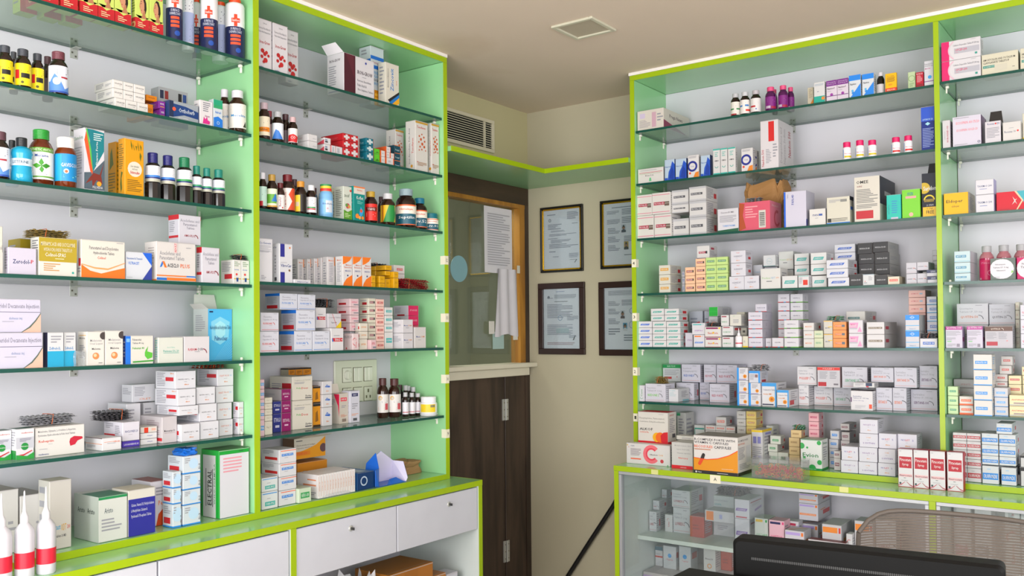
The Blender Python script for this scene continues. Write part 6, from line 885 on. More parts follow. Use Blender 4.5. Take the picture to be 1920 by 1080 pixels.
def bottle(key, q, w, h, root):
    ck = (key, round(w, 3), round(h, 3))
    if ck not in BC:
        rr_ = w / 2; pf = PROF[q['prof']]; out = []
        b_ = MB(); bm_ = glossy(q['body'], q['prof'])
        pr_ = [(a * rr_, z * h) for a, z in pf['body']]
        if q['prof'] == 'ent':
            b_.lathe(pr_[:2] + [(rr_ * .86, h * .36)], bm_, facets=10, captop=False); b_.lathe([(rr_ * .90, h * .355)] + pr_[3:], bm_, 20, captop=False, capbot=False)
        elif q['kw'].get('shoulder'):
            b_.lathe(pr_[:3], bm_, 20, captop=False); b_.lathe(pr_[2:], glossy(q['kw']['shoulder'], 'amber'), 20, captop=False, capbot=False)
        else: b_.lathe(pr_, bm_, 20, captop=False)
        out.append(('body', b_.mesh('body')))
        b_ = MB(); ca, z0, z1 = pf['cap']; cm = M(q['cap'], .35, var=.02, name='cap_' + q['cap'].strip('#')); cr = ca * rr_
        if q['prof'] == 'nozz': b_.lathe([(cr, z0 * h), (cr, .70 * h), (cr * .45, .76 * h), (cr * .3, .86 * h), (cr * .18, .985 * h), (cr * .08, h)], cm, 16)
        else:
            hh = (z1 - z0) * h; P_ = [(cr * .98, z0 * h), (cr, z0 * h + .04 * hh)]
            for i in range(5): P_ += [(cr, z0 * h + hh * (.12 + .15 * i)), (cr * .965, z0 * h + hh * (.16 + .15 * i)), (cr, z0 * h + hh * (.20 + .15 * i))]
            P_ += [(cr, z0 * h + .93 * hh), (cr * .93, h)]
            b_.lathe(P_, cm, 20)
            if q['kw'].get('bands'): b_.lathe([(cr * 1.01, z0 * h + .02 * hh), (cr * 1.01, z0 * h + .4 * hh)], M('#e0302c', .4), 20); b_.lathe([(cr * 1.01, z0 * h + .75 * hh), (cr * 1.01, h)], M('#2f8a4c', .4), 20)
        out.append(('nozzle' if q['prof'] == 'nozz' else 'cap', b_.mesh('cap')))
        v0, v1, colr, prims = q['lab']; v1_ = min(v1, pf['lmax']); lr = rr_ * pf['lr'] + .0004
        b_ = MB(); b_.lathe([(lr, v0 * h), (lr, v1_ * h)], M(colr, .42, var=.02, name='label_' + colr.strip('#')), 24, captop=False, capbot=False)
        sp_ = R(150)
        fm = lambda u, v, e: ((lr + e) * math.sin((u - .5) * sp_), -(lr + e) * math.cos((u - .5) * sp_), h * (v0 + (v1_ - v0) * v))
        paint(b_, [x for x in prims], fm, lr * sp_, h * (v1_ - v0), k0=1, sub=18)
        out.append(('label', b_.mesh('label')))
        BC[ck] = out
    for nm, me in BC[ck]:
        ob_ = bpy.data.objects.new(nm, me); COL.objects.link(ob_); ob_.parent = root
def strips(q, w, d, h, root, seed):
    rr_ = random.Random(seed); n = max(2, min(7, int(h / .005))); tk = h / n; A, B_ = q['colr']
    for k_ in range(n):
        b_ = MB(); ma = M(A, .3, .5 if q['look'].find('silver') >= 0 or q['look'].find('gold') >= 0 else .15, name='foil_' + A.strip('#')); mb2 = M(B_, .25, .2, name='blister_' + B_.strip('#'))
        w2 = w * rr_.uniform(.86, .97); d2 = d * rr_.uniform(.82, .95); N = 8; P = []
        amp = tk * .18
        for i in range(N + 1):
            x = -w2 / 2 + w2 * i / N; z = amp * math.sin(i * 1.3 + k_)
            P += [(x, -d2 / 2, z), (x, d2 / 2, z), (x, -d2 / 2, z + .0008), (x, d2 / 2, z + .0008)]
        F = []
        for i in range(N):
            a = 4 * i; F += [(a, a + 1, a + 5, a + 4), (a + 2, a + 6, a + 7, a + 3), (a, a + 4, a + 6, a + 2), (a + 1, a + 3, a + 7, a + 5)]
        F += [(0, 2, 3, 1), (4 * N, 4 * N + 1, 4 * N + 3, 4 * N + 2)]
        b_.add(P, F, ma)
        nx = max(4, int(w2 / .016)); ny = 2 if d2 > .03 else 1; pr_ = min(.006, w2 / nx * .38)
        for i in range(nx):
            for j in range(ny + (1 if d2 > .05 else 0)):
                ny2 = ny + (1 if d2 > .05 else 0)
                x = -w2 / 2 + w2 * (i + .5) / nx; y = -d2 / 2 + d2 * (j + .5) / ny2
                b_.lathe([(pr_, 0), (pr_ * .8, tk * .38), (pr_ * .3, tk * .55)], mb2, 8, org=(x, y, amp * .5 + .0008))
        ob_ = b_.build('strip', root, (rr_.uniform(-.003, .003), rr_.uniform(-.002, .002), tk * k_ + amp + .0003)); ob_.rotation_euler = (0, 0, R(rr_.uniform(-4, 4)))
    b_ = MB(); x0 = rr_.uniform(-.2, .2) * w; y = d * .46; P = [(x0 - .002, -y, -0.0), (x0, -y, h * .5), (x0 + .004, -y * .9, h + .0015), (x0 + .004, 0, h + .002), (x0, y * .9, h + .0015), (x0, y, h * .5)]
    P = [(a, b, max(c_, .0012)) for a, b, c_ in P]; b_.tube(P, .0011, M('#c8602c', .6, name='rubber_band'), 6); b_.build('rubber_band', root)
def crumple(w, d, h, m, seed, amp=.12, top=1.0, nu=28, nv=16):
    b_ = MB(); P = []
    for j in range(nv + 1):
        v = j / nv
        for i in range(nu):
            a = 2 * math.pi * i / nu; ca, sa = math.cos(a), math.sin(a); e = .45
            x = math.copysign(abs(ca) ** e, ca); y = math.copysign(abs(sa) ** e, sa)
            s_ = 1 - (.12 * v) + (.10 * math.sin(v * 6 + seed))
            nn = noise.noise(Vector((ca * 2.2, sa * 2.2, v * 4 + seed))) * amp + noise.noise(Vector((ca * 6, sa * 6, v * 11 + seed))) * amp * .6
            k_ = min(1.0, (s_ + nn) * .92)
            zz = v * h * (1 - .18 * (noise.noise(Vector((ca * 3, sa * 3, seed))) + .4) * (v > .6))
            P.append((x * w / 2 * k_, y * d / 2 * k_, zz))
    F = [(j * nu + i, j * nu + (i + 1) % nu, (j + 1) * nu + (i + 1) % nu, (j + 1) * nu + i) for j in range(nv) for i in range(nu)]
    b_.add(P, F, m); b_.add(P[:nu], [tuple(range(nu))[::-1]], m)
    # folded-in mouth
    T_ = P[-nu:]; I_ = [(x * .5, y * .3, z - h * .12) for x, y, z in T_]
    b_.add(T_ + I_, [(i, (i + 1) % nu, nu + (i + 1) % nu, nu + i) for i in range(nu)] + [tuple(range(nu, 2 * nu))], m)
    return b_
def special(key, q, w, d, h, root, seed):
    kd = q['kind']
    if kd == 's': strips(q, w, d, h, root, seed)
    elif kd == 'paperbag': crumple(w, d, h * .93, M('#a87a48', .75, var=.12, scale=14, name='kraft_paper'), 3.1).build('bag_body', root)
    elif kd == 'brownp': crumple(w, d, h, M('#9a7650', .75, var=.12, scale=14), 8.2, .2, nu=20, nv=6).build('bag_body', root)
    elif kd == 'clothbag': crumple(w, d, h, M('#d8d6da', .8, var=.05), 5.2, .16).build('bag_body', root)
    elif kd == 'filmw': crumple(w, d, h, FILM, 4.4, .3, nu=24, nv=10).build('film_fold', root)
    elif kd == 'bluefilm': crumple(w, d, h, M('#1c6ac8', .3, var=.1, name='blue_film'), 6.1, .3, nu=24, nv=6).build('film_fold', root)
    elif kd == 'tub':
        b_ = MB(); tk = .0015
        b_.box((-w / 2, -d / 2, 0), (w / 2, d / 2, tk), PLASTIC); b_.box((-w / 2, -d / 2, tk), (w / 2, -d / 2 + tk, h * .92), PLASTIC); b_.box((-w / 2, d / 2 - tk, tk), (w / 2, d / 2, h * .92), PLASTIC)
        b_.box((-w / 2, -d / 2 + tk, tk), (-w / 2 + tk, d / 2 - tk, h * .92), PLASTIC); b_.box((w / 2 - tk, -d / 2 + tk, tk), (w / 2, d / 2 - tk, h * .92), PLASTIC); b_.build('tub_body', root)
        b_ = MB(); b_.box((-w / 2 - .003, -d / 2 - .003, h * .93), (w / 2 + .003, d / 2 + .003, h), PLASTIC, .002); b_.build('tub_lid', root)
        b_ = MB(); rr_ = random.Random(5); cs = [M(x, .5, var=0, name='band_' + x[1:]) for x in ('#d8343c', '#e0602c', '#3c8c3c', '#d8a03c', '#c82c50')]
        for i in range(300):
            cx = rr_.uniform(-w / 2 + .014, w / 2 - .014); cy = rr_.uniform(-d / 2 + .012, d / 2 - .012); cz = rr_.uniform(.008, h * .62) * (1 - .2 * abs(cx / w)); r1 = rr_.uniform(.006, .009)
            X = Matrix.Translation((cx, cy, cz)) @ Matrix.Rotation(rr_.uniform(0, 6), 4, 'Z') @ Matrix.Rotation(rr_.uniform(0, 3), 4, 'X'); P = []
            for a in range(10):
                for k_ in range(4):
                    t1 = 2 * math.pi * a / 10; t2 = 2 * math.pi * k_ / 4 + .78; P.append(tuple(X @ Vector(((r1 + .0011 * math.cos(t2)) * math.cos(t1), (r1 + .0011 * math.cos(t2)) * math.sin(t1), .0011 * math.sin(t2)))))
            b_.add(P, [(a * 4 + k_, ((a + 1) % 10) * 4 + k_, ((a + 1) % 10) * 4 + (k_ + 1) % 4, a * 4 + (k_ + 1) % 4) for a in range(10) for k_ in range(4)], rr_.choice(cs), True)
        ob_ = b_.build('rubber_bands', root); ob_['kind'] = 'stuff'
    elif kd == 'wrappack':
        n = 14; cw = w / n
        for i in range(n):
            b_ = MB(); b_.box((-cw / 2 + .0006, -d / 2, .0008), (cw / 2 - .0006, d / 2, h - .003), M('#dcd6d8', .4, var=.03), .0008)
            fm = lambda u, v, e: (-cw / 2 + cw * u, -d / 2 - e, h * v); paint(b_, [r(.1, .1, .25, .9, '#c8a8a0'), tv('SYRUP', .4, .3, .7, .7, '#d89a80')], fm, cw, h)
            if i == 0: fm = lambda u, v, e: (-cw / 2 - e, d / 2 - d * u, h * v); paint(b_, [r(.3, .5, .9, .56, '#e08a60'), r(.5, .72, .9, .77, '#e08a60'), l(.1, .1, .9, .4, 4)], fm, d, h)
            b_.build('carton', root, (-w / 2 + cw * (i + .5), 0, 0))
        b_ = crumple(w * 1.09, d * 1.09, h * 1.03, FILM, 2.2, .02, nu=40, nv=8); b_.build('plastic_film', root)
    elif kd == 'bluebag':
        wm = M('#1c62c8', .35, var=.08, name='blue_packet_outside'); bm_ = M('#cfcbe6', .5, var=.04, name='white_packet_inside')
        def sheet(P, nm):
            V_ = [Vector(x) for x in P]; n_ = (V_[1] - V_[0]).cross(V_[2] - V_[0]).normalized(); b_ = MB()
            k_ = len(V_); b_.face([tuple(x - n_ * .0008) for x in V_], bm_); b_.face([tuple(x + n_ * .0008) for x in V_], wm)
            for i in range(k_): a, b = V_[i], V_[(i + 1) % k_]; b_.face([tuple(a - n_ * .0008), tuple(b - n_ * .0008), tuple(b + n_ * .0008), tuple(a + n_ * .0008)], wm)
            b_.build(nm, root)
        a, b, c_ = w / 2, d / 2, h
        sheet([(-a * .8, b, .001), (a * .8, b, .001), (a * .85, b * .9, c_ * .62), (a * .1, b * .8, c_ * .98), (-a * .7, b * .9, c_ * .66)][::-1], 'back_panel')
        sheet([(-a * .8, -b, .001), (a * .8, -b, .001), (a * .8, b, .001), (-a * .8, b, .001)], 'bottom_panel')
        sheet([(-a * .8, b, .001), (-a * .7, b * .9, c_ * .66), (-a * .45, b * .2, c_ * .98), (-a * .62, -b * .6, c_ * .55), (-a * .8, -b, .001)][::-1], 'side_panel')
        sheet([(a * .8, b, .001), (a * .85, b * .9, c_ * .62), (a, -b * .2, c_ * .6), (a * .9, -b, c_ * .12), (a * .8, -b, .001)], 'side_panel')
        sheet([(-a * .8, -b, .001), (-a * .62, -b * .6, c_ * .55), (-a * .98, -b * .95, c_ * .52), (-a, -b, .004)], 'front_flap')
        sheet([(-a * .3, -b * .95, .002), (-a * .05, -b * 1.0, .001), (a * .7, -b, .001), (a * .45, -b * .4, c_ * .16), (a * .1, -b * .3, c_ * .12)], 'front_flap')
# ------------------------------------------------------------------ stock on the shelves: (design, along, distance of front from wall, width, depth, height above shelf, height) in 0.1 mm
BASEZ = {}
for k_ in 'ABRS':
    for i_, z_ in enumerate(SHZ[k_]): BASEZ[k_ + str(i_)] = z_
BASEZ.update(A6=BZL + .001, B6=BZL + .001, R6=BZR + .001, S6=BZR + .001, AC=.8191, RC=.8497, Q1=.485, Q2=.15, LC=.08)
ROWS = {
'A0': [('neck',-29941,3300,594,836,4,1440),('neck',-29303,3300,533,500,4,1440),('neck',-28673,3300,572,500,4,1440),('neck',-28095,3300,546,500,4,1440),('neck',-27521,3300,558,500,4,1440),('neck',-26841,3300,493,240,4,1440),('neck',-26328,3300,507,240,4,1440),('neckb',-29970,2100,517,500,4,1440),('neckb',-29271,2200,538,500,4,1440),('neckb',-28632,2300,558,500,4,1440),('canA',-25490,3323,546,546,4,2240),('canB',-24682,2858,417,417,4,2240),('canA',-23912,2208,317,317,4,2240),('canA',-24085,3351,602,602,4,2240),('canB',-23151,2690,587,587,4,2240),('canA',-22980,3399,699,699,4,2240)],
'B0': [('irong',-21875,3350,669,500,4,1893),('irong',-21125,3350,706,500,4,1892),('irong',-19930,2600,630,500,4,2134),('irontab',-16932,3300,1766,995,4,1672),('pine',-15298,2750,813,712,4,2587),('zinco',-14977,3350,843,450,4,1833)],
'R0': [('prega',9956,3416,1464,2952,4,989),('crem',14330,3390,447,447,4,1105),('bluw2',14800,3396,460,460,4,1103),('redw2',15323,3408,483,483,4,1092),('purpb',16031,3409,486,486,4,1128),('purpb',15979,2606,239,239,4,1177),('purpb',16588,3305,438,438,4,1125),('purpb',16762,2753,333,333,4,1123),('crorg',17821,3036,257,300,4,858),('tealw',18335,3416,474,400,4,935),('nasp',18874,3416,460,350,4,912),('nasp',19353,3416,471,350,4,912),('nasb',19867,3416,491,400,4,977),('nasb',20413,3416,483,400,4,938),('drkw',20878,3320,308,308,4,947),('yelr',21347,3416,451,154,4,791),('lgre',22159,3336,292,300,4,720),('redb',22485,3416,293,400,4,634),('whbl',22843,3416,357,500,4,1041)],
'S0': [('opcef',24057,3416,1439,700,4,818),('amoxy',25451,3416,1288,1000,4,828),('amoxy',26781,3416,1231,1000,4,833),('opcef',24057,3416,1439,700,832,793)],
'A1': [('ybot',-31134,3312,425,425,4,1196),('ybotb',-30581,2569,239,239,4,1280),('ybot',-30613,3323,446,446,4,1219),('ybot',-30112,3131,362,362,4,1238),('drkb',-29506,2501,302,302,4,1416),('wave',-29560,3406,552,552,4,1388),('cipla',-27651,3350,378,1015,4,314),('cipla',-27256,3350,386,1015,4,314),('cipla',-26859,3350,381,1015,4,314),('yoliv',-26331,2900,265,1200,4,467),('purps',-26037,3200,197,1000,4,298),('ortho',-25343,3400,1140,400,4,622),('orthob',-25036,2300,1153,500,4,1334),('pinkeye',-24457,3400,532,350,4,878),('greye',-23972,3400,378,300,4,1017),('mucos',-23123,2809,400,400,4,1683),('mucos',-22941,3441,622,622,4,1584),('purps',-26056,3200,247,1000,312,263),('cipla',-27702,3300,354,1018,328,307),('cipla',-27336,3300,352,1018,328,307),('cipla',-26946,3300,403,1018,328,307),('yoliv',-26258,2900,409,1200,585,194),('cipla',-27702,3300,354,1143,645,272),('cipla',-27336,3300,352,1143,645,272),('cipla',-26945,3300,403,1143,645,272)],
'B1': [('colde',-21739,3349,439,439,4,1447),('pinkc',-21093,2782,265,265,4,1335),('blueL',-21097,3350,440,440,4,1225),('drkb',-20399,2930,361,361,4,1322),('redL',-20358,3317,374,374,4,1157),('wlong',-19563,3380,469,674,4,312),('wpink',-18771,3350,336,396,4,324),('wbar',-18475,3400,217,150,4,318),('wbar',-18177,3400,353,150,4,318),('rcross',-17757,3400,405,1346,4,341),('rcross',-17320,3400,443,1346,4,341),('tcross',-16423,3400,429,428,4,366),('greenb',-15956,3350,333,800,4,367),('orgw',-15635,3400,273,1000,4,300),('orgw',-15215,3400,510,1000,4,306),('dteal',-14367,3050,381,1180,4,362),('tonof',-13427,2300,545,600,4,2009),('tonof',-13081,3350,829,616,4,2303),('tonof',-12178,3380,521,246,4,2358),('orgw',-15635,3400,273,1000,314,250),('wlong',-19563,3380,469,674,326,266),('orgw',-15305,3380,252,1000,320,225),('orgw',-15047,3380,238,1000,320,225),('wpink',-18760,3350,358,396,338,255),('rcross',-17757,3400,405,1346,355,288),('rcross',-17320,3400,443,1346,355,288),('dteal',-14367,3050,381,1180,376,324),('tcross',-16423,3400,429,428,380,274),('greenb',-15956,3350,333,800,381,220),('orgw',-15266,3360,285,900,555,247),('rcross',-17757,3400,405,1346,653,283),('rcross',-17320,3400,443,1346,653,283),('tcross',-16423,3400,429,428,664,303),('dteal',-14367,3050,381,1180,710,330)],
'R1': [('brivo',9930,3416,1411,600,4,724),('nasiv',10984,3416,542,300,4,1030),('nasiv',11589,3416,583,300,4,999),('ringb',12242,3416,566,300,4,1094),('nasiv',12868,3416,480,310,4,1005),('tealt',13441,3416,345,300,4,1245),('tealt',13810,3416,341,300,4,1236),('tealt',14199,3416,370,242,4,1220),('ringb',14953,3416,550,350,4,1077),('ringb',15108,2836,175,300,4,1038),('naxdom',16026,3416,834,2035,4,2233),('tjary',19398,3263,354,354,4,807),('tjary',19951,3263,353,353,4,821),('tjary',20466,3268,363,363,4,758),('tjarr',21435,3260,349,349,4,749),('tjarr',21926,3256,339,339,4,753),('bluet',22762,3386,507,600,4,1823)],
'S1': [('nuro',23465,3416,291,1000,4,1144),('notew',24226,3416,1035,1300,4,1210),('rosv',25169,3416,558,800,4,855),('rosl',25824,3416,626,900,4,743),('yelf',26374,3036,436,1000,4,1095)],
'A2': [('wave2',-31297,3404,549,549,4,1417),('lister',-30664,3439,618,618,4,1347),('lister',-30534,2434,369,369,4,1419),('mucaine',-29996,3291,683,683,4,1722),('gavis',-29338,3446,632,632,4,1568),('elcar',-28524,3350,665,651,4,1972),('stimu',-27161,3350,671,400,4,1874),('stimub',-27105,2500,424,496,4,1895),('entn',-26368,3396,533,533,4,1562),('entn',-25803,3390,520,520,4,1558),('entg',-25163,3418,577,577,4,1586),('entt',-24676,3325,389,389,4,1367),('entt',-24260,3326,393,393,4,1346),('entt',-23770,3373,487,487,4,1362)],
'B2': [('palet',-21817,3287,314,314,4,1410),('goldg',-21382,3335,410,410,4,1393),('marw',-20976,3296,333,333,4,1123),('ventu',-20480,3226,552,552,4,1526),('drkb',-19542,2401,303,303,4,1552),('yelL',-19977,3358,455,455,4,1314),('whreg',-19452,3350,441,441,4,1227),('drkb',-18663,2577,255,255,4,1288),('blueb',-18664,3419,578,578,4,1354),('tusq',-16133,3418,577,577,4,1371),('drkb',-14991,2795,313,313,4,1337),('yegr',-15091,3454,649,649,4,1408),('septi',-13915,3589,919,919,4,1746),('tealc',-12831,2616,332,332,4,1465),('liv52',-13033,3487,714,714,4,1439),('livjar',-12082,2757,343,343,4,851),('livjar',-12263,3493,727,727,4,814),('zecuf',-17622,3300,465,585,4,1400),('zecufb',-16938,1900,677,500,4,1544),('koflet',-17051,3400,638,500,4,1458)],
'R2': [('provr',9617,3416,921,1100,4,1141),('provr',10562,3416,911,1100,4,1137),('provg',11463,3236,855,1400,4,849),('provg',12407,3336,868,1352,4,845),('clon',13976,3416,1036,800,4,1109),('tornp',15277,3416,1478,1470,4,1308),('panb',17161,3386,1006,1215,4,1621),('pans',18165,3416,705,700,4,726),('creamb',19078,3416,989,591,4,1172),('omee',20302,3416,1046,2648,4,1928),('tealbx',21382,3416,574,800,4,1043),('greenbx',22068,3416,713,1000,4,1204),('sarid',22777,3416,553,1000,4,1797),('paperbag',15071,1936,2122,1500,4,2852),('provg',12407,3336,868,1352,859,769),('provg',11444,3236,893,1400,1151,427),('provr',9568,3416,824,1100,1155,1039),('provr',10488,3416,988,1100,1155,1063),('ssilver',15129,3236,760,500,1322,229),('provg',11444,3236,893,1400,1588,682),('provg',12407,3336,868,1352,1638,685)],
'S2': [('eldo',23778,3416,905,1535,4,887),('taxo',24831,3416,651,695,4,704),('redsw',25823,3236,1211,1000,4,767),('taxo',24831,3416,651,695,718,595)],
'A3': [('crm',-31559,3380,505,1000,4,1378),('zero',-30755,3400,810,249,4,790),('olive',-30059,2100,318,800,4,1209),('colspas',-29698,3400,1162,510,4,1166),('colwave',-28254,3400,1453,217,4,1196),('ultra',-26997,3350,913,800,4,913),('aceclo',-25652,3400,1498,708,4,1331),('amop',-24293,3400,726,314,4,1253),('smallrx',-23174,3400,346,734,4,886),('smallrx',-22812,3400,351,734,4,886),('sdark',-22896,3350,515,500,900,194),('sgold',-29755,3200,1249,800,1180,253),('amop',-24856,3000,877,626,1345,1032)],
'B3': [('cogen',-21960,3400,767,600,4,1635),('vibro',-20940,3400,644,377,4,1506),('vibro2',-20189,3480,820,400,4,155),('orthin',-18936,1900,320,450,4,1118),('orthin',-18669,2100,187,450,4,1134),('orthin',-18470,2300,185,450,4,1151),('orthin',-18223,2500,283,450,4,1191),('orthin',-18100,2800,433,290,4,1215),('orsw',-17725,3380,523,438,4,1224),('orsw',-17167,3380,521,500,4,1248),('orsw',-16617,3380,507,500,4,1255),('yelb',-16230,3380,229,800,4,180),('yelb',-15710,3380,336,500,4,187),('yelb',-15169,3200,317,590,4,401),('yelb',-14845,3380,305,770,4,445),('yelb',-15040,2600,593,800,4,543),('wredb',-14129,2900,686,907,4,688),('pouch',-13500,3300,2123,390,4,459),('yelb',-16232,3380,233,800,194,303),('yelb',-15710,3380,336,500,201,300),('yelb',-15169,3200,317,590,557,194),('yelb',-14845,3380,305,770,459,270),('yelb',-15040,2600,593,800,557,225),('wredb',-14129,2900,686,907,702,377),('yelb',-15127,3200,402,590,792,207),('yelb',-15040,2600,593,800,792,196),('sdark',-14502,1982,1440,800,1009,194)],
'R3': [('yellb',10595,3336,606,1264,4,415),('smb',11282,2636,153,800,4,413),('peach',11957,3336,506,1100,4,381),('peach',12511,3336,505,1200,4,405),('gren',13047,3336,525,229,4,435),('gren',13611,3336,577,229,4,435),('letro',14347,3386,729,1200,4,638),('letro',15078,3386,707,1200,4,638),('grfar',14887,2136,462,900,4,664),('jard',15988,3416,926,1000,4,939),('grfar',15465,1936,618,1000,4,1100),('jard2',16133,1736,682,1000,4,949),('tealbar',16878,3416,701,1000,4,556),('redmk',17506,3416,470,500,4,554),('tealbar',17078,2336,677,1200,4,626),('tealbar',18087,3036,654,1070,4,521),('bluebar',19041,3416,905,1100,4,378),('boxz',18913,1936,928,1200,4,478),('darkb',19782,3416,538,1000,4,499),('whopen',20307,3416,469,1000,4,473),('darkb',20828,3416,493,1200,4,426),('darkb',19895,2136,637,1000,4,530),('darkb',20560,2136,610,1818,4,500),('redpan',21330,3416,463,977,4,332),('linw',21996,3236,411,1200,4,428),('linw',22414,3236,399,1200,4,428),('linw2',22838,3416,378,1000,4,267),('linw',22672,2036,184,1000,4,638),('linw2',22830,3416,395,1000,281,267),('bluebar',18991,3416,921,1462,392,387),('peach',11957,3336,506,1100,395,380),('peach',12511,3336,505,1200,419,397),('smb',11282,2636,153,800,427,348),('yellb',10595,3336,606,1264,429,460),('linw',21996,3236,411,1200,442,459),('linw',22438,3236,448,1200,557,343),('gren',13047,3336,525,229,449,374),('gren',13611,3336,577,229,449,374),('boxz',18913,1936,928,1200,492,355),('darkb',20560,2136,610,1818,514,457),('tealbar',18065,3036,698,1070,568,480),('darkb',19895,2136,637,1000,544,461),('tealbar',17078,2336,677,1200,640,453),('letro',14418,3336,721,848,652,619),('linw',22672,2036,184,1000,652,346),('grfar',14897,2136,481,900,678,546),('peach',11957,3336,506,1100,785,413),('smb',11282,2636,153,800,785,275),('bluebar',18991,3416,921,1462,789,391),('peach',12511,3336,505,1200,825,377),('gren',13047,3336,525,229,834,394),('gren',13611,3336,577,229,834,394),('boxz',18913,1936,928,1200,856,367),('yellb',10595,3336,606,1264,900,467),('jard2',16206,1936,699,1200,963,844),('darkb',20560,2136,610,1818,980,506),('linw',22672,2036,184,1000,1008,465),('darkb',19895,2136,637,1000,1015,437),('tealbar',18065,3036,698,1070,1058,507),('roundw',15548,2336,579,1000,1114,530),('tealbar',17078,2336,677,1200,1104,528),('peach',12511,3336,505,1200,1213,377),('bluebar',18907,1936,917,1200,1233,356),('gren',13047,3336,525,229,1238,375),('gren',13611,3336,577,229,1238,375),('letro',14418,3336,721,848,1281,576),('darkb',19829,2136,605,1000,1462,491),('darkb',20496,2136,626,1887,1496,463),('bluebar',18907,1936,917,1200,1599,373),('whp',12524,3036,646,947,1600,630)],
'S3': [('bfm',23960,3336,589,1639,4,332),('magb',24742,2858,545,545,4,1439),('magb',25360,2857,541,541,4,1436),('magb',25974,2848,523,523,4,1432),('nitr',25425,3416,894,300,4,868),('nitrp',26346,3416,867,300,4,860),('bfm',23960,3336,589,1639,346,430),('bfm',23960,3336,589,1639,786,453)],
'A4': [('halo',-31006,3400,1687,1100,4,1053),('zsl',-29761,3380,494,269,4,1054),('zsl',-29305,3335,391,269,4,1054),('melo',-28509,3400,576,548,4,1076),('melo',-27893,3400,605,700,4,1103),('febu',-27012,3400,991,150,4,931),('pant',-25870,3400,944,236,4,863),('rabam',-24856,3400,1007,800,4,889),('pulmo',-23153,2350,1033,904,4,1889),('filmw',-29045,3495,367,150,4,501),('halo',-31027,3300,1707,1100,1067,984)],
'B4': [('fluR',-21728,3400,874,900,4,793),('fluS',-20105,3400,903,888,4,801),('fluB',-19174,3400,893,1000,4,796),('red4',-18325,3400,675,800,4,911),('boxz',-18337,2600,744,1000,4,809),('eleesf',-17280,3380,343,542,4,687),('boxz',-16607,2200,453,1000,4,776),('boxz',-16749,2750,466,500,4,772),('creamst',-15846,2900,429,557,4,439),('orngst',-16663,3200,444,280,4,448),('pinklow',-16259,3380,326,642,4,409),('pkred',-15355,2900,479,1000,4,318),('tealst',-14817,2900,498,1000,4,733),('magen',-12787,2500,685,945,4,1013),('mecow',-14138,3400,661,1206,4,679),('mecot',-13322,3400,764,500,4,949),('pkred',-15355,2900,479,1000,332,321),('creamst',-15846,2900,429,557,453,317),('orngst',-16646,3200,477,280,462,310),('pkred',-15355,2900,479,1000,662,338),('mecow',-14138,3400,661,1206,693,597),('tealst',-14817,2900,498,1000,747,342),('creamst',-15846,2900,429,557,781,352),('orngst',-16646,3200,477,280,783,344),('pinkst',-16889,2900,510,807,790,340),('fluR',-21633,3300,840,900,807,704),('fluS',-19930,3350,965,890,815,814),('yelc',-18188,3100,717,800,925,590),('red4',-18835,3000,540,900,925,828),('pkred',-15355,2900,479,1000,1011,321),('magen',-12787,2500,685,945,1027,450),('tealst',-14817,2900,498,1000,1098,371),('pinkst',-16889,2900,510,807,1140,327),('creamst',-15846,2900,429,557,1143,358),('pkred',-15355,2900,479,1000,1341,211),('pinkst',-16889,2900,510,807,1477,338),('tealst',-14817,2900,498,1000,1480,354),('magen',-12787,2500,685,945,1487,469),('creamst',-15846,2900,429,557,1511,335),('fluS',-20566,3100,871,873,1639,630),('pkred',-15355,2900,479,1000,1562,292),('fluB',-19654,3100,888,1000,1639,620),('sblack',-18379,2800,1069,900,1762,361),('pinkst',-16889,2900,510,807,1825,339),('creamst',-15846,2900,429,557,1856,353),('pkred',-15355,2900,479,1000,1864,315)],
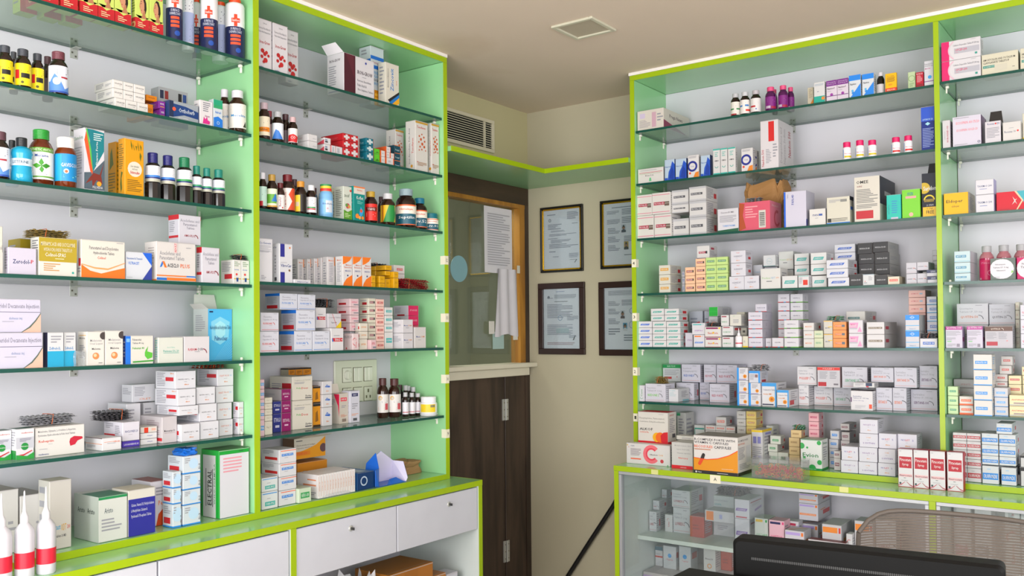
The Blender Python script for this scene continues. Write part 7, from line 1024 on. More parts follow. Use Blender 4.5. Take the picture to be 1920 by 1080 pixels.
'R4': [('blul',9529,3416,745,1200,4,325),('tell',10307,3416,741,1200,4,324),('tell',11072,3416,733,969,4,343),('gb',11319,1336,739,1000,4,1798),('gb',11947,1336,346,1000,4,1781),('boxz',12519,1936,464,1400,4,322),('purw',11815,3236,395,1000,4,697),('orbl',12421,3416,554,1000,4,598),('neuro',13130,3416,800,1000,4,467),('grtel',13850,3336,547,1000,4,496),('drop',14378,3436,339,339,4,899),('yelf',14717,3336,260,1000,4,523),('sideb',14290,2436,295,1000,4,549),('vilst',15214,3336,672,1244,4,441),('rest',15715,3036,276,1000,4,423),('rest',16261,3336,540,1000,4,438),('restg',16919,3416,656,576,4,437),('rest',16140,2136,536,1200,4,425),('restg',16742,2136,579,789,4,424),('smor',17675,3336,464,1032,4,391),('smgr',18114,3336,387,1000,4,420),('yelin',18538,3336,382,1200,4,596),('ornst',19030,3336,571,1100,4,400),('modf',19362,2036,814,1916,4,613),('pinkw',19743,3416,586,700,4,620),('divol',20561,3416,723,2132,4,567),('bltop',22034,3416,533,1170,4,694),('atmox',21982,2236,675,1200,4,398),('atmb',22621,2536,385,1000,4,323),('atmw',22653,3416,667,870,4,395),('boxz',12519,1936,464,1400,336,386),('atmb',22621,2536,385,1000,409,295),('tell',10307,3416,741,1200,338,309),('blul',9529,3416,745,1200,339,312),('tell',11072,3416,733,969,357,286),('smor',17675,3336,464,1032,405,349),('sblack',22650,3336,648,600,409,207),('atmox',21982,2236,675,1200,412,359),('ornst',19030,3336,571,1100,414,360),('smgr',18114,3336,387,1000,434,329),('restg',16742,2136,579,789,438,394),('rest',16136,2136,545,1200,439,397),('restg',16919,3416,656,576,451,401),('vilst',15214,3336,672,1244,455,394),('neuro',13130,3416,800,1000,481,501),('grtel',13850,3336,547,1000,563,443),('sideb',14290,2436,295,1000,563,360),('divol',20561,3416,723,2132,581,525),('yelin',18538,3336,382,1200,610,581),('tepur',12365,3336,667,1000,612,559),('modf',19362,2036,814,1916,627,471),('pinkw',19743,3416,586,700,634,570),('tell',11072,3416,733,969,652,299),('tell',10307,3416,741,1200,656,302),('blul',9529,3416,745,1200,661,305),('bltop',22038,3416,543,1170,708,680),('atmb',22621,2536,385,1000,714,390),('boxz',12519,1936,464,1400,732,353),('smor',17675,3336,464,1032,765,349),('atmox',21982,2236,675,1200,780,311),('ornst',19030,3336,571,1100,784,354),('restg',16742,2136,579,789,842,394),('rest',16136,2136,545,1200,847,397),('vilst',15214,3336,672,1244,859,394),('restg',16919,3416,656,576,862,383),('sideb',14271,2436,333,1000,1016,284),('tell',11072,3416,733,969,961,305),('tell',10307,3416,741,1200,968,309),('blul',9529,3416,745,1200,976,312),('sdark',13073,3236,710,600,993,194),('plainw',14264,3386,546,800,1016,533),('grtel',13723,3336,399,1000,1016,516),('boxz',12519,1936,464,1400,1095,386),('greentop',12535,526,464,406,1095,386),('atmox',21982,2236,675,1200,1101,373),('modf',19362,2036,814,1916,1108,501),('atmb',22621,2536,385,1000,1113,352),('sgreen',18757,3236,768,700,1201,194),('restg',16742,2136,579,789,1246,413),('rest',16136,2136,545,1200,1254,416),('vilst',15214,3336,672,1244,1263,381),('tellr',10951,3336,758,1028,1287,298),('tell',10176,3336,722,1200,1298,281),('sideb',14141,2436,399,1000,1310,365),('atmb',22621,2536,385,1000,1475,333),('atmox',21982,2236,675,1200,1484,335),('greentop',12535,1936,464,1453,1492,486),('tell',10176,3336,722,1200,1589,323),('tellr',10951,3336,758,1028,1595,300),('vilst',15340,2936,545,602,1654,367),('restg',16742,2136,579,789,1669,394),('rest',16136,2136,545,1200,1681,398),('atmb',22621,2536,385,1000,1819,343),('atmox',21982,2236,675,1200,1829,316),('restg',16742,2136,579,789,2073,394),('rest',16136,2136,545,1200,2088,398),('atmox',21982,2236,675,1200,2155,302)],
'S4': [('quim',23617,3416,621,603,4,889),('quim',24381,3416,571,800,4,889),('quibr',25235,3416,977,700,4,873),('boxz',24087,2136,1179,1200,4,933),('boxz',25177,2136,945,1200,4,919),('crmst2',25796,2536,143,1000,4,408),('qr2',26281,3416,561,1000,4,568),('crmst2',25796,2536,143,1000,422,356),('qr2',26281,3416,561,1000,582,543),('crmst2',25796,2536,143,1000,787,360),('quib',25192,2136,945,1000,933,860),('quio',24101,2136,1179,1000,947,890),('qr2',26281,3416,561,1000,1135,569),('crmst2',25796,2536,143,1000,1158,347),('crmst2',25796,2536,143,1000,1514,325)],
'A5': [('ribo',-31037,2767,521,500,4,891),('ribo',-30495,3020,525,500,4,919),('rehep',-29408,2977,1520,800,4,897),('lowbox',-27881,3234,650,1016,4,402),('likh',-27077,3004,610,1100,4,199),('minib',-26352,2867,600,900,4,182),('metos',-25709,3070,571,1560,4,894),('nexw',-25038,3285,733,1400,4,598),('nexw',-24219,3214,748,1400,4,612),('cilet',-23310,2904,589,1000,4,583),('cilet',-22758,3032,244,316,4,602),('whb',-25457,1500,529,1000,4,1300),('whb',-26276,1800,526,1200,4,1328),('minib',-26352,2867,600,900,196,194),('ralx',-27081,3004,600,1144,213,618),('minir',-26351,2867,601,700,400,194),('cilet',-23328,2850,617,1000,597,593),('nexw',-25082,3245,773,1326,908,320),('cilet',-22757,3032,242,317,616,578),('nexw',-24254,3173,725,1400,626,608),('sdark',-27103,2271,1089,900,842,326),('ssilver',-29474,2621,1642,700,933,292),('cilet',-23289,2808,745,1400,1200,604),('nexr',-25133,3206,719,1370,1238,576),('nexw',-24286,3100,752,1400,1244,590),('whb',-25710,1500,880,664,1342,619),('cilet',-23289,2841,699,1241,1814,609),('nexr',-25130,3134,814,1184,1824,609),('sred',-23262,2232,1224,900,2433,194)],
'B5': [('lilac',-21922,3200,202,900,4,613),('crmst',-21464,3000,350,900,4,509),('navyst',-20741,2600,388,1000,4,723),('magst',-20295,2600,463,1400,4,727),('zydus',-19385,2500,1040,1400,4,1157),('boxz',-18065,800,1293,600,4,1190),('blkor',-18466,2300,395,600,4,956),('zolf',-17984,2400,536,1200,4,766),('inopen',-16973,2300,507,520,4,1279),('supra',-16418,2400,566,500,4,1367),('digL',-14273,2206,512,512,4,1793),('digL',-13722,2444,589,589,4,1755),('drkb',-12198,1214,328,328,4,1358),('silvL',-12347,1705,311,311,4,1356),('silvL',-12003,1579,316,316,4,1309),('silvL',-12031,1911,322,322,4,1267),('tcap',-13262,2550,300,300,4,1103),('tcap',-12833,2553,305,305,4,1059),('tcap',-12396,2544,345,345,4,1016),('wjar',-12296,3345,791,791,4,873),('crmst',-21464,3000,350,900,523,217),('lilac',-21922,3200,202,900,627,379),('navyst',-20741,2600,388,1000,737,471),('magst',-20295,2600,463,1400,741,465),('crmst',-21464,3000,350,900,751,217),('zolf',-17984,2400,536,1200,780,524),('blkor',-18466,2300,395,600,970,696),('crmst',-21464,3000,350,900,978,212),('lilac',-21922,3200,202,900,1016,374),('zydus',-19385,2500,1040,1400,1171,956),('crmst',-21464,3000,350,900,1200,222),('boxz',-18065,800,1293,600,1204,410),('magst',-20295,2600,463,1400,1216,444),('zolf',-17984,2400,536,1200,1315,541),('lilac',-21922,3200,202,900,1400,364),('boxz',-18065,800,1293,600,1624,438),('lilac',-21922,3200,202,900,1774,365),('oranb',-18464,750,358,500,2072,312),('oranb',-18071,750,401,500,2072,312),('oranb',-17631,750,453,500,2072,312)],
'R5': [('cens',9292,3416,271,700,4,804),('risg',9993,3288,1093,1062,4,892),('tpw',10812,2962,507,1288,4,640),('risb',10787,1577,982,553,4,876),('risb',11584,1000,532,880,4,894),('risr',12894,2166,1026,908,4,902),('boxz',9575,936,715,800,4,871),('sunf',14525,3275,522,700,4,566),('sunf',15081,3219,546,700,4,519),('sunfl',15724,3069,692,1323,4,1092),('sunfl',16416,3208,549,1390,4,783),('pulw',16944,1936,468,1400,4,957),('pulw',17638,1233,882,1113,4,884),('sertg',18560,1431,793,1200,4,880),('serto',20674,2636,662,1300,4,983),('serto',21305,2636,558,1300,4,991),('boxz',22218,1536,736,1200,4,979),('sertp',22134,1947,1062,401,4,910),('serw',19866,3135,915,800,4,849),('sunf',15081,3219,546,700,533,537),('sunf',14525,3275,522,700,580,591),('sert',19946,3082,885,700,997,210),('grtopb',9738,936,1017,700,885,898),('risb',11006,1336,1031,1000,908,907),('sgold',10108,3063,577,600,906,310),('risr',12049,1336,667,1000,908,911),('risr',13022,1536,1065,1200,916,901),('pulr',18194,2236,1013,1300,898,929),('pulw',17143,2036,900,1400,971,851),('sertg',19334,2236,1100,1400,894,950),('serto',20583,2536,932,1400,1217,635),('serto',21532,2536,913,1400,1005,863),('sertp',22362,2136,711,1400,993,947),('sunfb',15091,3219,536,1036,1080,550),('sunf',14525,3275,522,700,1181,585),('ssilver',15263,3204,819,600,1640,270)],
'S5': [('epgr',23497,3213,382,401,4,355),('epor',23987,3177,511,900,4,362),('eplb',24644,3500,642,873,4,614),('whb2',23708,1936,803,1000,4,677),('depl',25234,3104,484,758,4,355),('redt',25144,2336,430,1000,4,659),('crmr',25606,2136,447,1000,4,775),('antip',25898,3105,749,900,4,400),('crmr',26067,1936,436,1000,4,779),('depl',25235,3104,481,758,369,368),('epgr',23497,3213,382,401,369,369),('epor',23987,3177,511,900,376,357),('antip',25898,3105,749,900,414,431),('eplb',24645,3500,644,873,628,587),('redt',25143,2336,428,1000,747,234),('whb2',23708,1936,803,1000,691,309),('depl',25231,3104,490,758,747,368),('epgr',23497,3213,382,401,749,378),('crmr',25606,2136,449,1000,789,419),('crmr',26067,1936,436,1000,793,418),('redt',25142,2336,427,1000,1125,194),('whb2',23708,1936,803,1000,1010,356),('crmr',25606,2136,449,1000,1219,352),('crmr',26067,1936,436,1000,1221,350),('eplb',24655,3500,663,873,1225,605),('redt',25146,2336,434,1000,1329,295),('crmr',26063,1936,446,1000,1582,350),('redt',25306,2336,430,800,1634,346),('eplb',24655,3500,663,873,1841,615),('redt',25345,2236,418,700,1989,372)],
'A6': [('greyw',-29478,3120,675,690,4,2108),('grlow',-30785,2420,754,1800,4,1914),('grlow',-29960,2420,792,1600,4,1673),('aris',-27948,3420,960,1492,4,1439),('calc',-26948,3420,949,1000,4,1501),('peg',-25819,2620,633,1200,4,1528),('bluw',-25660,3420,317,600,4,792),('bluw',-25085,3420,683,900,4,684),('electral',-23348,3420,1290,1043,4,2413),('bluw',-25085,3420,683,900,698,513),('bluw',-25660,3420,317,600,806,530),('bluw',-25085,3420,683,900,1221,536),('bluw',-25660,3420,317,600,1346,553),('bluw',-25085,3420,683,900,1767,605),('bluefilm',-25073,3400,642,800,2381,259)],
'B6': [('dear',-21752,3420,728,1000,4,645),('ceyt',-20882,3370,803,1044,4,567),('greenw',-20152,3520,619,800,4,552),('orlow',-17756,1220,1627,900,4,1117),('boxz',-19403,1020,1598,800,4,714),('wrappack',-18443,3470,1999,1274,4,972),('bluelow',-16803,3420,932,1867,4,723),('bluebag',-15264,3500,2107,900,4,1395),('brownp',-12554,2320,1295,1200,4,611),('ceyt',-20865,3370,836,1044,581,509),('dear',-21752,3420,728,1000,659,519),('boxz',-19395,1020,1614,800,728,555),('ceyt',-20865,3370,836,1044,1100,505),('chole',-17901,1220,1704,723,1293,853),('ceyt',-20865,3370,836,1044,1615,520)],
'R6': [('boxz',10128,3556,1599,1500,4,682),('greb2',10594,1656,483,1000,4,2059),('yelwt',15110,3056,521,1200,4,1577),('redl',12078,1456,543,1000,4,320),('redl',12619,1456,514,1000,4,320),('redl',13132,1456,486,1000,4,320),('blkl',13781,1656,442,1200,4,464),('yell',14281,1656,490,921,4,497),('tealf',11352,1156,571,600,4,1422),('grnl',15646,2456,423,1200,4,519),('grnl',16112,2456,482,1200,4,519),('grnl',15045,1256,330,800,4,1606),('tanl',16617,2356,485,1200,4,427),('pkl',17397,1956,464,675,4,440),('evion',17800,3617,931,905,4,1356),('blbar',18434,2456,411,1000,4,469),('marb',18839,2156,360,1000,4,514),('marb',18765,3056,288,400,4,528),('nul13',19395,3456,716,1400,4,531),('nulu',20160,3456,762,1400,4,520),('nul2',20930,3456,700,1400,4,534),('nul2',21646,3056,693,1000,4,493),('redl',12078,1456,543,1000,334,424),('redl',12619,1456,514,1000,334,424),('redl',13132,1456,486,1000,334,424),('tanl',16616,2356,488,1200,441,373),('pkl',17397,1956,464,675,454,359),('blkl',13781,1656,442,1200,478,380),('blbar',18434,2456,411,1000,483,398),('nul2',21667,3056,715,1000,548,562),('yell',14281,1656,490,921,511,378),('marb',18853,2156,388,1000,545,272),('grnl',15620,2456,460,977,533,352),('nul13',20184,3456,754,1400,534,614),('marb',18765,3056,288,400,542,314),('nul2',19416,3456,693,1400,545,599),('nulu',20949,3456,682,1400,548,593),('alkof',10228,4056,1623,925,696,1561),('redl',12078,1456,543,1000,768,458),('redl',12619,1456,514,1000,768,458),('redl',13132,1456,486,1000,768,458),('pkl',17397,1956,464,675,823,408),('tanl',16614,2356,491,1200,824,410),('marb',18855,2156,392,1000,827,398),('blkl',13781,1656,442,1200,868,315),('blbar',18434,2456,411,1000,891,398),('yell',14281,1656,490,921,899,313),('grnl',15766,2456,496,622,895,388),('nul2',21702,3156,752,1027,1120,663),('nul2',20957,3356,700,1400,1151,632),('nulu',20209,3456,757,1400,1157,589),('blkl',13781,1656,442,1200,1193,348),('yell',14281,1656,490,921,1222,346),('marb',18876,2156,358,1000,1235,374),('redl',12078,1456,543,1000,1236,244),('redl',12619,1456,514,1000,1236,244),('redl',13132,1456,486,1000,1236,244),('pkl',17397,1956,464,675,1242,372),('tanl',16709,2356,484,518,1244,353),('blbar',18486,2456,384,1000,1299,377),('redl',12648,1456,528,782,1490,432),('blkl',13781,1656,442,1200,1551,348),('yell',14281,1656,490,921,1577,346),('sgreen',16756,2306,545,600,1607,194),('marb',18856,2156,385,1152,1685,301),('pkl',17397,1956,464,675,1623,359),('nul13',20228,3456,729,1054,1756,599),('blkl',13781,1656,442,1200,1909,381),('yell',14281,1656,490,921,1933,365),('pkl',17397,1956,464,675,1993,390)],
'S6': [('chlr',23714,3156,502,1200,4,545),('chlr',24234,3156,510,1200,4,545),('chlb',24828,3256,586,341,4,712),('chlb',25474,3256,520,465,4,696),('vioc',24501,1946,683,600,4,350),('whmr',25597,2781,417,600,4,367),('blkbx',26054,3156,407,1000,4,741),('sblack',25031,2905,329,600,4,486),('sblack',25583,2647,449,500,381,384),('vioc',24501,1946,683,600,559,194),('chlr',23714,3156,502,1200,559,354),('chlr',24234,3156,510,1200,559,354),('chlb',25443,3256,582,956,775,340),('chlb',24828,3256,586,1200,763,355),('blkbx',26054,3156,407,1000,755,449),('chlr',23714,3156,502,1200,923,354),('chlr',24234,3156,510,1200,923,354),('chlb',25443,3256,582,956,1125,423),('chlb',24828,3256,586,1200,1128,427),('chlr',23714,3156,502,1200,1287,354),('chlr',24234,3156,510,1200,1287,354),('chlb',25443,3256,582,956,1558,445),('chlb',24828,3256,586,1200,1565,445),('chlr',23714,3156,502,1200,1650,317),('chlr',24234,3156,510,1200,1650,317),('chlb',25342,3256,549,1200,2020,418)],
'AC': [('nozz',-31888,4905,541,541,4,2450),('nozz',-31269,4892,515,515,4,2443),('nozz',-30666,4895,521,521,4,2466)],
'RC': [('chest',10241,4613,2354,500,4,998),('nero',12178,4892,1078,1200,4,1235),('becos',14177,5656,2104,1598,4,1726),('pira',21880,4316,565,450,4,1545),('pira',22475,4316,567,450,4,1546),('pira',23090,4316,572,450,4,1549),('pira',23733,4316,576,450,4,1551),('tub',16920,5493,2252,900,4,908),('plainw',11927,3986,945,500,1249,194)],
'Q1': [('lonw',9468,2721,403,461,4,997),('boxz',9433,2250,333,800,4,1004),('smw',10173,2372,405,300,4,863),('boxz',9400,1300,267,600,4,865),('lonw',10856,2300,922,1600,4,1260),('redq',11867,2700,749,1000,4,1025),('leta',12701,690,1628,515,4,889),('boxz',12828,1700,1065,1000,4,848),('purq',14385,3200,706,1712,4,1273),('grnq',15392,3400,634,1000,4,1459),('pnkq',16145,3500,712,790,4,1467),('pnkq2',16556,2700,656,590,4,1350),('orq',17129,2100,878,1000,4,1177),('orq',17017,3670,860,960,4,1141),('orq2',18517,3200,840,1608,4,1507),('marq',18432,3650,1615,440,4,854),('smw',19272,3200,258,500,4,1196),('qdia',23704,2900,623,1000,4,2058),('qdia2',24472,2900,593,1000,4,2151),('smw',25525,2900,526,1000,4,2546),('smw',26033,2900,424,1000,4,2400),('orq2',19801,2900,761,1000,4,1753),('lonw',20621,2500,842,1000,4,1834),('boxz',12828,1700,1065,1000,862,419),('boxz',9400,1300,267,600,879,511),('orgq',13081,2800,1487,1000,903,529),('lonw',9438,2300,342,900,1018,470),('orq',17176,2200,876,1789,1364,761),('lonw',10825,2300,985,1600,1274,861),('purq',14385,3200,706,1712,1287,899),('telq',12843,1700,1065,1000,1291,670),('lonw',9407,1300,280,700,1400,504),('sdark',13157,1500,1716,700,1971,355),('qdia',23704,2900,623,1000,2072,730),('orq',17176,2200,876,1789,2135,451),('qdia2',24472,2900,593,1000,2165,651),('smw',26033,2900,424,1000,2414,359),('smw',25525,2900,526,1000,2560,283)],
'Q2': [('bigq',10619,3400,2705,3000,4,1467),('boxz',13222,3400,2342,2800,4,1774),('bluq',9476,2100,420,700,1481,990),('cirq',10173,2300,713,300,1481,1139),('cirq',11008,2300,639,800,1481,1229),('redq',13096,2100,546,1000,1788,918),('ciro',12500,2700,606,700,1788,1073)],
'LC': [('cardb',-14985,4300,2790,2000,4,4074),('cardb2',-13147,4300,849,2000,4,3415),('whcart',-12269,4300,733,800,4,3288),('tealc2',-11612,4300,411,1000,4,2728),('clothbag',-17521,4200,2205,1200,4,4404)]}

SHN = {}
for k_ in 'ABRS':
    for i_, n_ in enumerate(('top', 'second', 'third', 'fourth', 'fifth', 'sixth', 'bottom')): SHN[k_ + str(i_)] = '%s %s shelf' % (RK[k_], n_)
SHN.update(AC='counter under the leftmost rack', RC='showcase counter', Q1='showcase middle shelf', Q2='showcase lower shelf', LC='open floor cupboard')
NTH = ['first', 'second', 'third', 'fourth', 'fifth', 'sixth', 'seventh', 'eighth', 'ninth', 'tenth', 'eleventh', 'twelfth']
def where(items):
    """items of one look on one shelf -> list of place words"""
    n = len(items)
    if n == 1: return ['']
    cols = []
    for i, it in sorted(enumerate(items), key=lambda x: x[1][1]):
        for cc in cols:
            m0 = cc[0][1]
            if abs(it[1] - m0[1]) < .55 * min(it[3], m0[3]) and abs((it[2] - it[4] / 2) - (m0[2] - m0[4] / 2)) < .6 * max(it[4], m0[4]) and all(abs(it[5] - x[1][5]) > 60 for x in cc): cc.append((i, it)); break
        else: cols.append([(i, it)])
    cols.sort(key=lambda cc: sum(x[1][1] for x in cc) / len(cc)); out = [''] * n
    for ci, cc in enumerate(cols):
        cc.sort(key=lambda x: x[1][5]); cn = ('leftmost' if ci == 0 else 'rightmost' if ci == len(cols) - 1 else NTH[ci])
        for k_, (i, it) in enumerate(cc):
            lv = 'bottom' if k_ == 0 else 'topmost' if k_ == len(cc) - 1 else NTH[k_] + ' up'
            if len(cc) == 1: out[i] = cn + (' from the left' if cn not in ('leftmost', 'rightmost') else '') if all(len(x) == 1 for x in cols) else cn + ' column'
            elif len(cols) == 1: out[i] = lv + ' of stack'
            else: out[i] = lv + ' of ' + cn + ' stack'
    return out
CATS = {'medicine_carton': 'medicine box', 'cardboard_box': 'cardboard box', 'blister_strips': 'tablet strips', 'syrup_bottle': 'bottle', 'tonic_bottle': 'bottle', 'mouthwash_bottle': 'bottle', 'nozzle_bottle': 'bottle', 'tablet_jar': 'pill jar', 'pill_jar': 'pill jar', 'aerosol_can': 'spray can', 'paper_bag': 'paper bag', 'plastic_tub': 'tub', 'wrapped_cartons': 'medicine pack', 'paper_packet': 'packet', 'cloth_bag': 'bag', 'plastic_wrap': 'plastic wrap'}
byl = {}
for sh, L_ in ROWS.items():
    for i, it in enumerate(L_): byl.setdefault((D[it[0]]['look'], sh), []).append((i, it))
PLACE = {}; seen = set(); LONGS = []
for (look, sh), L_ in byl.items():
    for (i, it), wd_ in zip(L_, where([x[1] for x in L_])): 
        lab = look + ', ' + (wd_ + ', ' if wd_ else '') + SHN[sh]
        if len(lab.replace(',', ' ').split()) > 16 and wd_:
            lab = look + ', ' + wd_.replace(' from the left', '') + ', ' + SHN[sh].replace(' shelf', '')
        nw = len(lab.replace(',', ' ').split())
        if nw > 16 and sum(1 for (l2, s2) in byl if l2 == look) == 1: lab = look + (', ' + wd_ if wd_ else ''); nw = len(lab.split())
        if nw > 16: LONGS.append(lab)
        if lab in seen: LONGS.append('DUP ' + lab)
        seen.add(lab); PLACE[(sh, i)] = lab
for x_ in LONGS: print('LABEL', x_)
for sh, L_ in ROWS.items():
    w_ = 'L' if sh[0] in 'ABL' else 'R'
    for i, it in enumerate(L_):
        key, a, b, w, d, z, h = it; a, b, w, d, z, h = [x / 1e4 for x in (a, b, w, d, z, h)]; q = D[key]
        loc = Vector(FR[w_](a, b - d / 2, BASEZ[sh] + z)); rz = 0 if w_ == 'L' else -math.pi / 2
        nm_ = q['nm']
        if nm_ == 'medicine_carton': nm_ = 'tall_medicine_carton' if h > 1.45 * w and h > .085 else 'tablet_carton' if h >= .066 and not q['kw'].get('fam') else q['kw'].get('fam', 'small_medicine_carton')
        lab = PLACE[(sh, i)]; grp = None
        if len(byl[(q['look'], sh)]) > 1: grp = q['look'] + ' on the ' + SHN[sh]
        if q['kind'] == 'c':
            me = carton_mesh(key, q, w, d, h); fl = q['kw'].get('flaps')
            if fl:
                ob_ = empty(nm_, loc, rz); bd_ = bpy.data.objects.new('carton_body', me); COL.objects.link(bd_); bd_.parent = ob_
                for s_ in fl: flap(ob_, s_, w, d, h, M({'rosv': '#2a2624', 'pulmo': '#cfcdc8', 'sarid': '#1c1c24'}.get(key, q['body']), .5, var=.03))
            else: ob_ = bpy.data.objects.new(nm_, me); COL.objects.link(ob_); ob_.location = loc; ob_.rotation_euler = (0, 0, rz)
        elif q['kind'] == 'b':
            dv = CAMLOC - loc; rz = math.atan2(dv.x, -dv.y) + R(((i * 37) % 17 - 8) * 1.2)
            ob_ = empty(q['nm'], loc, rz); bottle(key, q, w, h, ob_)
        else:
            ob_ = empty(q['nm'], loc, rz); special(key, q, w, d, h, ob_, i * 7 + len(sh))
        tag(ob_, lab, CATS[q['nm']], grp)
# ------------------------------------------------------------------ crumpled film hanging off two cartons on the leftmost rack
# ------------------------------------------------------------------ desk with monitor and printer, mesh chair
DKM = M('#5a4334', .4, name='desk_laminate')
dk = empty('computer_desk', (-2.75, -2.45, 0)); tag(dk, 'brown computer desk carrying the monitor, below the picture edge', 'desk')
b_ = MB(); b_.box((-.38, -.75, .72), (.42, .55, .745), DKM, .003); b_.build('desk_top', dk)
for y_ in (-.74, .515): b_ = MB(); b_.box((-.36, y_, 0), (.40, y_ + .025, .7195), DKM); b_.build('side_panel', dk)
BK = M('#040404', .5, name='black_plastic', spec=.16); BK2 = M('#020202', .6, name='black_plastic_slot')
pL = Vector((-2.585, -2.340, 0)); pR = Vector((-2.524, -2.831, 0)); ax = (pR - pL); MW = ax.length; rzm = math.atan2(ax.y, ax.x)
mo = empty('computer_monitor', (pL.x + ax.x / 2, pL.y + ax.y / 2, .7455), rzm); tag(mo, 'black computer monitor seen from behind, white ring emblem on its back', 'monitor')
MH = .3245
b_ = MB(); P = []
sec = [(-.0, .03), (0, MH - .02), (.004, MH - .006), (.012, MH), (.045, MH), (.05, MH - .006), (.05, .03)]
def rr_rect(w, h, rad, n=6):
    pts = []
    for cx, cz, a0 in ((w / 2 - rad, rad, -90), (w / 2 - rad, h - rad, 0), (-w / 2 + rad, h - rad, 90), (-w / 2 + rad, rad, 180)):
        for k_ in range(n + 1): a = R(a0 + 90 * k_ / n); pts.append((cx + rad * math.cos(a), cz + rad * math.sin(a)))
    return pts
lay = [(.006, .0, .010), (.0, .004, .012), (0, .046, .012), (.004, .050, .010)]   # inset, y, radius ; y grows away from the viewer
h0 = .10; PP = []
for ins, y, rad in lay: PP.append([(x, y, z + h0 + ins) for x, z in rr_rect(MW - 2 * ins, MH - h0 - 2 * ins, rad)])
n_ = len(PP[0]); V_ = [v for L_ in PP for v in L_]
b_.add(V_, [(j * n_ + i, j * n_ + (i + 1) % n_, (j + 1) * n_ + (i + 1) % n_, (j + 1) * n_ + i) for j in range(3) for i in range(n_)] + [tuple(range(n_))[::-1], tuple(range(3 * n_, 4 * n_))], BK)
b_.build('monitor_housing', mo)
b_ = MB()
b_.box((-MW / 2 + .038, -.0012, MH - .0405), (MW / 2 - .05, .001, MH - .036), BK2); 
for i in range(110): x = -MW / 2 + .04 + (MW - .092) * i / 109; b_.box((x - .0008, -.0018, MH - .041), (x + .0008, -.001, MH - .0355), M('#3a3a3a', .4))
b_.build('vent_slot', mo)
b_ = MB(); fm = lambda u, v, e: (u, -.0003 - e, v); paint(b_, [o(-.035, MH - .068, .024, .027, '#dfe6ea')], fm, 1, 1); b_.build('ring_emblem', mo)
b_ = MB(); fm = lambda u, v, e: (-MW / 2 + .01 + (MW - .02) * u, .0503 + e, .115 + (MH - .13) * v); paint(b_, [r(0, 0, 1, 1, '#0c0e12')], fm, 1, 1); b_.build('screen', mo)
b_ = MB(); b_.box((-.03, .01, .012), (.03, .035, .13), BK, .003); b_.build('stand_neck', mo)
b_ = MB(); b_.box((-.11, .0, 0), (.11, .16, .012), BK, .004); b_.build('stand_base', mo)
pn = empty('desk_printer', (-2.79, -2.40, .7455)); tag(pn, 'black flat topped printer beside the monitor', 'printer')
b_ = MB(); b_.box((-.19, -.10, 0), (.180, .152, .20), BK, .008); b_.build('printer_body', pn)
b_ = MB(); b_.box((-.185, -.10, .2005), (.186, .152, .255), M('#08080a', .5, name='printer_lid', spec=.16), .006); b_.build('printer_lid', pn)
# chair
chl = Vector((-1.93, -2.40)); cdir = (Vector((-1.778, -2.772)) - Vector((-1.908, -2.427))).normalized(); CWD = .50
cmid = chl + cdir * CWD / 2; rzc = math.atan2(cdir.y, cdir.x)
ch = empty('office_chair', (cmid.x, cmid.y, 0), rzc); tag(ch, 'grey mesh backed office chair behind the monitor', 'office chair')
fmt = bpy.data.materials.new('grey_mesh_fabric'); fmt.use_nodes = True; nt = fmt.node_tree; nt.nodes.clear()
out = nt.nodes.new('ShaderNodeOutputMaterial'); tr = nt.nodes.new('ShaderNodeBsdfTransparent'); df = nt.nodes.new('ShaderNodeBsdfDiffuse'); df.inputs[0].default_value = lin('#706760')
tc = nt.nodes.new('ShaderNodeTexCoord'); wv = nt.nodes.new('ShaderNodeTexWave'); wv.wave_type = 'BANDS'; wv.bands_direction = 'Z'; wv.inputs['Scale'].default_value = 42; wv.inputs['Distortion'].default_value = 1.2
rp = nt.nodes.new('ShaderNodeMapRange'); rp.inputs['From Min'].default_value = .15; rp.inputs['From Max'].default_value = .45; rp.inputs['To Min'].default_value = .62; rp.inputs['To Max'].default_value = .96
mx = nt.nodes.new('ShaderNodeMixShader'); nt.links.new(tc.outputs['Object'], wv.inputs['Vector']); nt.links.new(wv.outputs['Fac'], rp.inputs[0]); nt.links.new(rp.outputs[0], mx.inputs[0]); nt.links.new(tr.outputs[0], mx.inputs[1]); nt.links.new(df.outputs[0], mx.inputs[2]); nt.links.new(mx.outputs[0], out.inputs[0])
b_ = MB(); P = []; nx, nz = 20, 14; top = 1.038; bot = .56
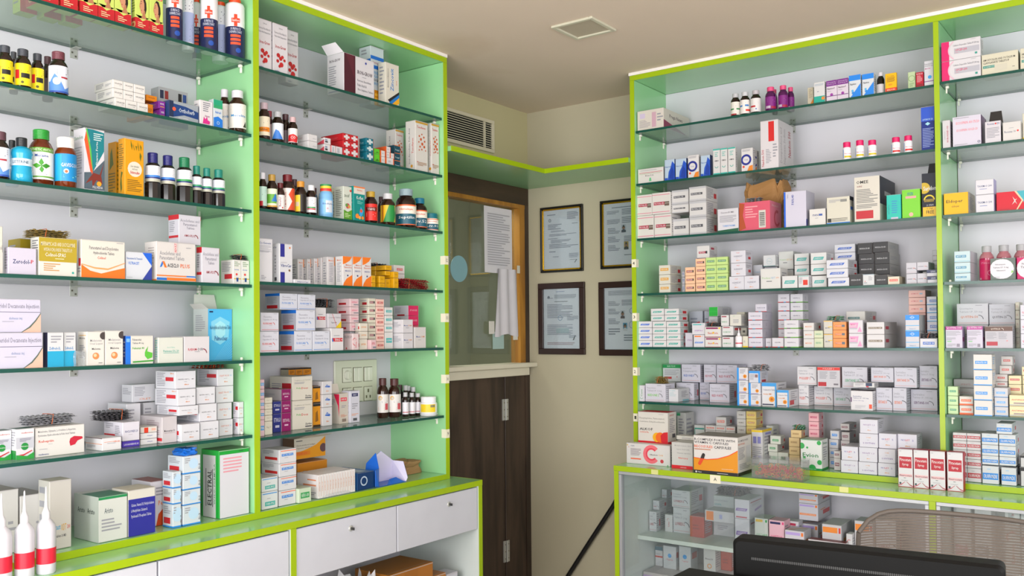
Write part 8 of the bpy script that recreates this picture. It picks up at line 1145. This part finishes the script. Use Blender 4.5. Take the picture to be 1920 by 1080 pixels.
def backp(u, v):
    x = -CWD / 2 + CWD * u; ed = 4 * (u - .5) ** 2
    z = bot + (top - bot) * v - (.0 if v < .5 else .06 * (v - .5) * 2 * ed ** 3.5); y = .05 * (1 - ed) - .05 * v + .03 * math.sin(v * 3)
    return (x * (1 - .03 * v), y, z - (.025 * u * v))
for j in range(nz + 1):
    for i in range(nx + 1): P.append(backp(i / nx, j / nz))
b_.add(P, [(j * (nx + 1) + i, j * (nx + 1) + i + 1, (j + 1) * (nx + 1) + i + 1, (j + 1) * (nx + 1) + i) for j in range(nz) for i in range(nx)], fmt, True); b_.build('mesh_backrest', ch)
b_ = MB(); ring = [backp(i / nx, 1) for i in range(nx + 1)] + [backp(1, j / nz) for j in range(nz - 1, -1, -1)] + [backp(i / nx, 0) for i in range(nx - 1, -1, -1)] + [backp(0, j / nz) for j in range(1, nz)] + [backp(0, 1)]
b_.tube(ring, .006, M('#5c544e', .6, name='grey_piping'), 8); b_.build('back_frame', ch)
b_ = MB(); b_.tube([(0, .06, .60), (0, .07, .50), (0, .0, .42), (0, -.15, .41)], .018, BK, 10); b_.build('back_support', ch)
b_ = MB(); b_.box((-.24, -.46, .43), (.24, .0, .50), M('#2a2a2c', .8, name='black_seat_fabric'), .02); b_.build('seat', ch)
for s_ in (-1, 1): b_ = MB(); b_.tube([(s_ * .25, -.02, .46), (s_ * .28, -.03, .62), (s_ * .28, -.1, .68), (s_ * .28, -.30, .68)], .014, BK, 8); b_.build('armrest', ch)
b_ = MB(); b_.tube([(0, -.23, .43), (0, -.23, .09)], .025, BK, 12); b_.build('gas_lift', ch)
for k_ in range(5):
    a = 2 * math.pi * k_ / 5; b_ = MB(); b_.tube([(0, -.23, .10), (.30 * math.cos(a), -.23 + .30 * math.sin(a), .065)], .016, BK, 8); lg = b_.build('leg', ch)
    b_ = MB(); b_.lathe([(.026, -.02), (.026, .02)], BK2, 14, axis=Matrix.Translation((.30 * math.cos(a), -.23 + .30 * math.sin(a), .026)) @ Matrix.Rotation(a, 4, 'Z') @ Matrix.Rotation(R(90), 4, 'X')); b_.build('caster', lg)
